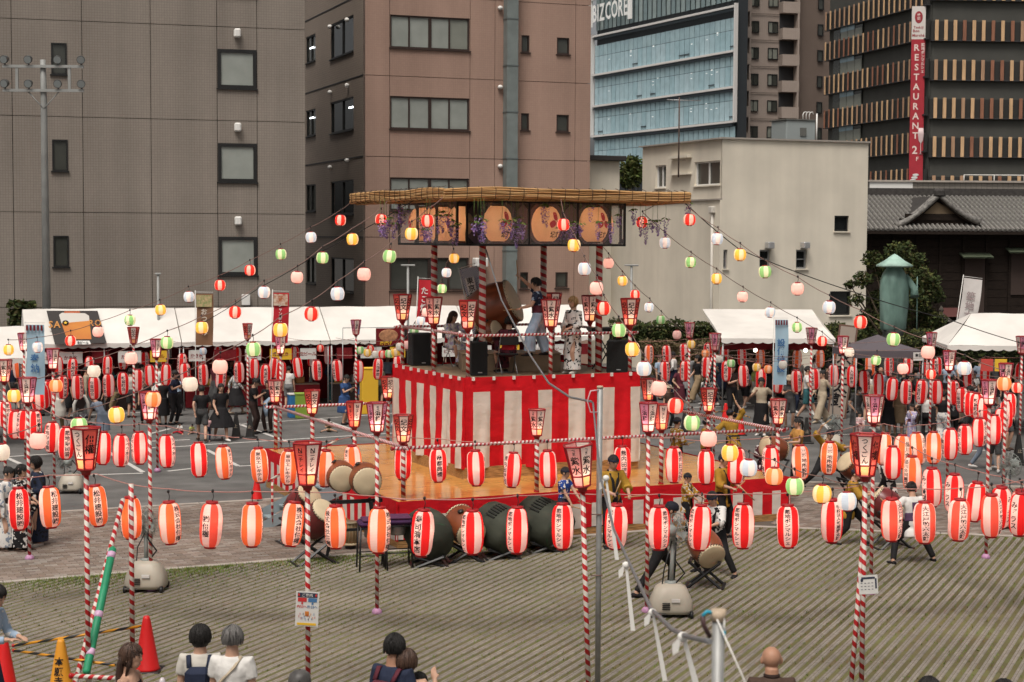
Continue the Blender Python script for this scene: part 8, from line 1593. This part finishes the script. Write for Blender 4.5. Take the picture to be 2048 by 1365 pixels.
# ---- crowd, left and centre back
CG = 'people walking by the stalls'
for (x, yf, hp2, lb, rz, ps, tp, bt_, hr, sh_, ex) in (
 (133, 838, 92, 'woman in a long black dress among the left lanterns', 150, 'stand', ('dress', 'black'), ('skirt', 'black'), ('pony', 'k'), 'black', None),
 (206, 886, 104, 'woman in a pale blue-grey dress pushing the stroller', -120, 'bend', ('dress', 'slate'), ('skirt', 'slate'), ('short', 'k'), 'white', None),
 (258, 818, 84, 'man in khaki trousers under the second left tent', 170, 'stand2', ('tee', 'ltblue'), ('trousers', 'khaki'), ('short', 'k'), 'brown', 'pack'),
 (290, 848, 92, 'person in black beside the left lamp pole', 20, 'stand', ('tee', 'black'), ('trousers', 'black'), ('short', 'k'), 'black', None),
 (326, 850, 96, 'woman in a long black skirt near the left crowd', 200, 'stand', ('tee', 'black'), ('skirt', 'black'), ('bob', 'k'), 'black', None),
 (356, 832, 84, 'man in a pale blue shirt and black trousers at the stalls', 160, 'phone', ('tee', 'ltblue'), ('trousers', 'black'), ('short', 'k'), 'black', None),
 (404, 884, 114, 'man in a black shirt and shorts walking off with a child', 195, 'walk', ('tee', 'black'), ('shorts', 'dgrey'), ('short', 'k'), 'brown', None),
 (442, 882, 116, 'woman in a sleeveless black dress walking with a toddler', 30, 'walk', ('dress', 'black'), ('skirt', 'black'), ('long', 'k'), 'white', None),
 (416, 884, 52, 'toddler in a pink shirt held by the woman in black', 190, 'stand', ('tee', 'pink'), ('trousers', 'navy'), ('short', 'k'), 'pink', None),
 (361, 868, 46, 'small child with a pink bow sitting on the asphalt', -30, 'floor', ('tee', 'white'), ('trousers', 'red'), ('bun', 'k'), None, None),
 (383, 868, 40, 'small child in a lime shirt sitting on the asphalt', 40, 'floor', ('tee', 'lime'), ('shorts', 'brown'), ('short', 'k'), None, None),
 (472, 829, 94, 'woman in a grey print top with a cream shoulder bag', 120, 'walk', ('long', 'grey*white'), ('skirt', 'black'), ('bob', 'k'), 'beige', 'cbag'),
 (506, 868, 112, 'woman in a black top and brown trousers filming with a phone', 85, 'phone', ('tee', 'black'), ('trousers', 'dbrown'), ('bun', 'k'), 'black', 'phone'),
 (537, 866, 106, 'woman in black with a pale blue shawl over her arm', -20, 'hold', ('tee', 'black'), ('trousers', 'dbrown'), ('bob', 'k'), 'black', 'shawl'),
 (577, 818, 86, 'man in a white T-shirt with shorts behind the stage fence', 170, 'stand', ('tee', 'white'), ('shorts', 'grey'), ('short', 'k'), 'black', None),
 (627, 788, 80, 'woman in a striped skirt resting by the coolers', 30, 'stand2', ('tee', 'black'), ('skirt', 'dgrey'), ('bob', 'k'), 'black', None),
 (666, 808, 96, 'man in a navy jacket and teal jeans at the stalls', 165, 'stand2', ('long', 'navy'), ('trousers', 'teal'), ('short', 'k'), 'black', None),
 (658, 864, 54, 'little boy sitting cross-legged on the car park asphalt', 5, 'floor', ('tee', 'olive'), ('shorts', 'khaki'), ('short', 'k'), 'black', None),
 (689, 850, 102, 'woman in a blue dress looking at her phone', 60, 'phone', ('dress', 'blue'), ('skirt', 'blue'), ('short', 'k'), 'black', 'phone'),
 (727, 815, 82, 'woman in denim shorts partly behind a striped pole', -30, 'phone', ('tee', 'offwhite'), ('shorts', 'blue'), ('long', 'k'), 'black', None),
 (758, 812, 84, 'man in an olive outfit before the yellow cabinet', 180, 'stand', ('tee', 'olive'), ('shorts', 'olive'), ('short', 'k'), 'black', None),
 (788, 862, 56, 'crouching person in white beside the stage fence', 70, 'crouch', ('tee', 'white'), ('trousers', 'slate'), ('short', 'k'), 'black', None),
 (606, 762, 66, 'person in white at the far stall by the red banner', 190, 'stand', ('tee', 'white'), ('trousers', 'navy'), ('short', 'k'), 'black', None),
 (180, 800, 82, 'person in dark clothes behind the left lanterns', 140, 'stand', ('tee', 'dgrey'), ('trousers', 'black'), ('short', 'k'), 'black', None),
 (232, 838, 92, 'person in brown leaning near the pale blue-grey dress', -100, 'bend', ('tee', 'brown'), ('trousers', 'khaki'), ('short', 'k'), 'black', None),
 (60, 812, 80, 'person in wine red at the left edge tent', 120, 'stand', ('tee', 'wine'), ('trousers', 'black'), ('bob', 'k'), 'black', None),
 (108, 806, 82, 'person in grey behind the left bunch of lanterns', 200, 'stand', ('tee', 'grey'), ('trousers', 'black'), ('short', 'k'), 'black', None),
 (1303, 846, 96, 'woman in black and white behind the tower cloth', 40, 'bag', ('tee', 'black*white'), ('trousers', 'black'), ('long', 'k'), 'black', None),
 (1336, 858, 88, 'person in a tan sun hat behind the front lamps', 30, 'stand', ('tee', 'brown'), ('trousers', 'black'), ('hat', 'k'), 'black', None),
 (1358, 822, 92, 'woman in a dark wine dress holding a bottle', 40, 'chin', ('dress', 'wine'), ('skirt', 'black'), ('bun', 'k'), 'black', None),
 (1396, 806, 96, 'woman in a black top and wide tan trousers walking', -75, 'walk', ('tee', 'black'), ('wide', 'tan'), ('bob', 'k'), 'beige', 'bag'),
 (1436, 790, 78, 'person in teal behind the leaning striped poles', 160, 'stand', ('tee', 'teal'), ('trousers', 'black'), ('short', 'k'), 'black', None),
 (1462, 842, 116, 'man in a dark brown T-shirt and black trousers using a phone', 35, 'phone', ('tee', 'dbrown'), ('trousers', 'black'), ('short', 'k'), 'black', 'phone'),
 (1489, 818, 84, 'woman with a pale top and dark shorts', 150, 'walk', ('tee', 'ltblue'), ('shorts', 'black'), ('long', 'k'), 'white', None),
 (1507, 810, 80, 'woman in a lime top and white shorts', 80, 'walk', ('tee', 'lime'), ('shorts', 'offwhite'), ('pony', 'k'), 'white', None),
 (1522, 872, 118, 'woman in a beige top and long black skirt with a black bag', -20, 'bag', ('tee', 'beige'), ('skirt', 'black'), ('bob', 'k'), 'white', 'bbag'),
 (1546, 872, 84, 'girl in white with a face mask beside the woman with black bag', 0, 'stand', ('tee', 'white'), ('shorts', 'white'), ('pony', 'k'), 'black', 'mask'),
 (1578, 858, 108, 'man in a dark shirt and straw hat looking down', -10, 'phone', ('tee', 'dgrey'), ('shorts', 'dgrey'), ('hat', 'k'), 'black', None),
 (1614, 840, 108, 'man in a white T-shirt and blue shorts walking right', 75, 'walk', ('tee', 'white'), ('shorts', 'teal'), ('short', 'k'), 'black', None),
 (1644, 846, 106, 'woman in a beige long outfit walking left of the sign board', -60, 'walk', ('long', 'beige'), ('wide', 'beige'), ('bun', 'k'), 'beige', None),
 (1713, 876, 104, 'woman in a dark grey dress and mask eating', 30, 'chin', ('dress', 'dgrey'), ('skirt', 'dgrey'), ('bob', 'k'), 'black', 'mask'),
 (1718, 886, 62, 'little girl in a pink floral yukata near the tall lamp', 20, 'hold', ('yukata', 'pink*white'), (None, None), ('bun', 'k'), 'brown', None),
 (1760, 828, 94, 'bald person in a pale print shirt in the right crowd', 160, 'stand', ('tee', 'ltblue*white'), ('trousers', 'grey'), ('bald', 'k'), 'black', None),
 (1776, 874, 104, 'person in black with a yellow tote in the right crowd', -150, 'stand', ('dress', 'black'), ('skirt', 'black'), ('bob', 'k'), 'black', None),
 (1796, 872, 108, 'woman in a long tan dress in the right crowd', 170, 'stand', ('dress', 'tan'), ('skirt', 'tan'), ('bob', 'b'), 'beige', None),
 (1823, 892, 84, 'girl in a lavender yukata eating shaved ice', -50, 'chin', ('yukata', 'lav*white'), (None, None), ('bun', 'k'), 'beige', None),
 (1851, 884, 102, 'woman in white with a brown shoulder bag', 150, 'bag', ('tee', 'white'), ('trousers', 'black'), ('bob', 'b'), 'black', 'obag'),
 (1884, 886, 104, 'person in black and white patterned trousers', 140, 'stand', ('tee', 'black'), ('wide', 'white*slate'), ('short', 'k'), 'black', None),
 (1906, 884, 104, 'person in a black print T-shirt seen from behind', 185, 'stand', ('tee', 'black*grey'), ('trousers', 'black'), ('short', 'k'), 'black', None),
 (1964, 938, 120, 'person in grey behind the slanting lantern rows', 60, 'walk', ('tee', 'ltblue'), ('trousers', 'slate'), ('short', 'k'), 'white', None),
 (1988, 945, 122, 'person in brown behind the right foreground pole', 170, 'walk', ('tee', 'brown'), ('shorts', 'dgrey'), ('short', 'k'), 'white', None),
 (2026, 860, 96, 'person in dark clothes by the white notice sheets', -120, 'stand', ('tee', 'olive'), ('trousers', 'black'), ('bald', 'k'), 'black', None),
 (1945, 830, 88, 'person in white under the right edge tent', 20, 'stand', ('tee', 'white'), ('trousers', 'navy'), ('cap', 'n'), 'black', None),
 (1975, 826, 90, 'person in black under the right edge tent', -30, 'stand', ('tee', 'black'), ('trousers', 'black'), ('short', 'k'), 'black', None),
 (2005, 830, 88, 'person in a red cap band under the right edge tent', 40, 'stand', ('tee', 'red'), ('trousers', 'black'), ('short', 'k'), 'black', None),
 (1740, 800, 84, 'person in navy below the dark grey canopy', 150, 'stand', ('tee', 'navy'), ('trousers', 'black'), ('short', 'k'), 'black', None),
 (1660, 800, 84, 'person in grey left of the dark grey canopy', -140, 'stand', ('tee', 'grey'), ('trousers', 'navy'), ('bob', 'k'), 'black', None),
 (1550, 800, 82, 'woman in slate blue before the right white tent', -60, 'bag', ('tee', 'slate'), ('skirt', 'navy'), ('long', 'k'), 'black', None),
 (1868, 836, 92, 'person in dark green between the right lamps', 60, 'stand', ('tee', 'teal'), ('trousers', 'black'), ('short', 'k'), 'black', None),
 (1832, 822, 88, 'person in charcoal behind the girl in lavender', -160, 'stand', ('tee', 'dgrey'), ('trousers', 'black'), ('bob', 'k'), 'black', None),
 (1925, 850, 96, 'person in a beige top by the slanting lantern row', 120, 'walk', ('tee', 'offwhite'), ('skirt', 'beige'), ('long', 'k'), 'black', None),
 (470, 772, 72, 'person in wine red under the second left tent', 20, 'stand', ('tee', 'wine'), ('trousers', 'black'), ('cap', 'n'), 'black', None), (525, 768, 70, 'person in black under the third left tent', 0, 'stand', ('tee', 'black'), ('trousers', 'black'), ('cap', 'n'), 'black', None), (220, 784, 74, 'person in white serving under the beer poster tent', 10, 'stand', ('tee', 'white'), ('trousers', 'black'), ('cap', 'n'), 'black', None), (160, 788, 74, 'person in black serving under the beer poster tent', -15, 'stand', ('tee', 'black'), ('trousers', 'black'), ('short', 'k'), 'black', None)):
    exf = None
    if ex == 'phone': exf = phone
    elif ex == 'pack': exf = lambda t, T, HM, a, l: backpack(t, T, 'dgrey')
    elif ex == 'mask': exf = lambda t, T, HM, a, l: MB().ball((0, -.07, -.05), (.052, .045, .04), 10, 8, 0, HM).build('face_mask', cloth('white'), t)
    elif ex == 'shawl': exf = lambda t, T, HM, a, l: MB().tube([a[1][1]+Vector((-.1, -.08, .05)), a[1][2]+Vector((-.06, -.03, 0)), a[1][2]+Vector((-.05, -.03, -.25)), a[1][2]+Vector((-.03, -.02, -.45))], [(.05, .03), (.09, .04), (.1, .04), (.05, .03)], 8).build('shawl', cloth('ltblue'), t)
    elif ex in ('cbag', 'bag', 'bbag', 'obag'):
        exf = (lambda c: lambda t, T, HM, a, l: hang_bag(t, Vector(a[1][2])+Vector((.05, 0, -.02)), c, .34 if c != 'brown' else .26, .3))(dict(cbag='beige', bag='white', bbag='black', obag='brown')[ex])
    P(x, yf, hp2, lb, rz, pose=ps, top=tp, bottom=bt_, hair=hr, shoes=sh_, group=CG, extra=exf)
# ---- more of the crowd behind the lanterns
rc = random.Random(21)
TOPS = ['black', 'white', 'navy', 'dgrey', 'grey', 'olive', 'offwhite', 'brown', 'slate', 'wine', 'beige', 'black', 'black*grey', 'ltblue', 'teal']; CNM = dict(black='black', white='white', navy='navy', dgrey='charcoal', grey='grey', olive='olive', offwhite='cream', brown='brown', slate='slate blue', wine='wine red', beige='beige', ltblue='pale blue', teal='teal'); CNM['black*grey'] = 'black print'
SPOTS = [(25, 822, 'at the left edge under the bunched lanterns'), (84, 832, 'left of the woman in long black dress'), (150, 812, 'just right of the woman in long black dress'), (196, 812, 'behind the woman in pale blue-grey dress'), (240, 800, 'left of the man in khaki trousers'), (275, 806, 'right of the man in khaki trousers'), (308, 806, 'behind the person in black by the left lamp pole'), (340, 808, 'left of the man in pale blue shirt'), (376, 800, 'right of the man in pale blue shirt'), (425, 800, 'behind the couple walking with a child'), (455, 800, 'behind the woman with cream shoulder bag'), (552, 806, 'left of the man in white T-shirt'), (645, 784, 'left of the man in navy jacket'), (700, 786, 'right of the woman in blue dress'), (775, 800, 'right of the man in olive outfit'), (1318, 800, 'beside the tower cloth on the right'), (1376, 800, 'left of the woman in wide tan trousers'), (1420, 812, 'right of the woman in wide tan trousers'), (1535, 806, 'behind the woman with black bag'), (1565, 812, 'behind the man in straw hat'), (1596, 800, 'left of the man in blue shorts'), (1630, 800, 'right of the man in blue shorts'), (1690, 826, 'right of the leaning sign board'), (1735, 846, 'right of the woman eating in a mask'), (1780, 812, 'behind the bald person in print shirt'), (1808, 836, 'behind the woman in long tan dress'), (1846, 826, 'behind the woman with brown shoulder bag'), (1894, 822, 'between the two right lamp poles'), (1914, 806, 'left of the person in white under the tent'), (1958, 806, 'between the tent people at the right'), (1990, 812, 'right of the black-clad person under the tent'), (2036, 816, 'last at the right edge under the tent'), (1868, 870, 'right of the woman with brown shoulder bag'), (1940, 880, 'behind the slanting row of lanterns'), (2010, 900, 'beside the right edge lamp'), (118, 860, 'in front of the stroller'), (172, 836, 'left of the stroller hood'), (222, 822, 'behind the stroller mother'), (262, 836, 'before the second left tent'), (284, 822, 'before the stalls by the left pole'), (318, 824, 'left of the long black skirt'), (346, 850, 'behind the sitting children'), (388, 812, 'beyond the sitting children'), (432, 820, 'beyond the walking mother'), (462, 806, 'left of the cream shoulder bag'), (520, 812, 'between the two women filming'), (1348, 790, 'near the dry hedge end'), (1444, 800, 'left of the man in dark brown'), (1500, 790, 'beyond the lime top'), (1586, 826, 'right of the straw hat'), (1655, 826, 'left of the leaning sign board'), (1752, 860, 'left of the black dress with tote'), (1786, 846, 'between black dress and tan dress'), (1816, 850, 'left of the white top with bag'), (1862, 850, 'behind the patterned trousers'), (1898, 850, 'behind the black print shirt'), (1938, 846, 'left of the slanting lanterns')]
for i, (x, yf, wh) in enumerate(SPOTS):
    c = rc.choice(TOPS); bt2 = rc.choice((('trousers', 'black'), ('trousers', 'navy'), ('skirt', 'black'), ('shorts', 'dgrey'), ('wide', 'dgrey'), ('trousers', 'khaki'))); hh = rc.uniform(1.52, 1.74)
    P(x, yf, 0, 'person in a %s top %s' % (CNM[c], wh), rc.uniform(0, 360), h=hh, pose=rc.choice(('stand', 'stand2', 'phone', 'walk', 'hold', 'bag')), top=(rc.choice(('tee', 'tee', 'long', 'dress')) if bt2[0] != 'skirt' else 'tee', c), bottom=bt2, hair=(rc.choice(('short', 'short', 'bob', 'long', 'pony', 'bun', 'cap')), rc.choice(('k', 'k', 'k', 'b'))), shoes=rc.choice(('black', 'white', 'brown')), group=CG)
bpy.data.scenes.remove(TS_)
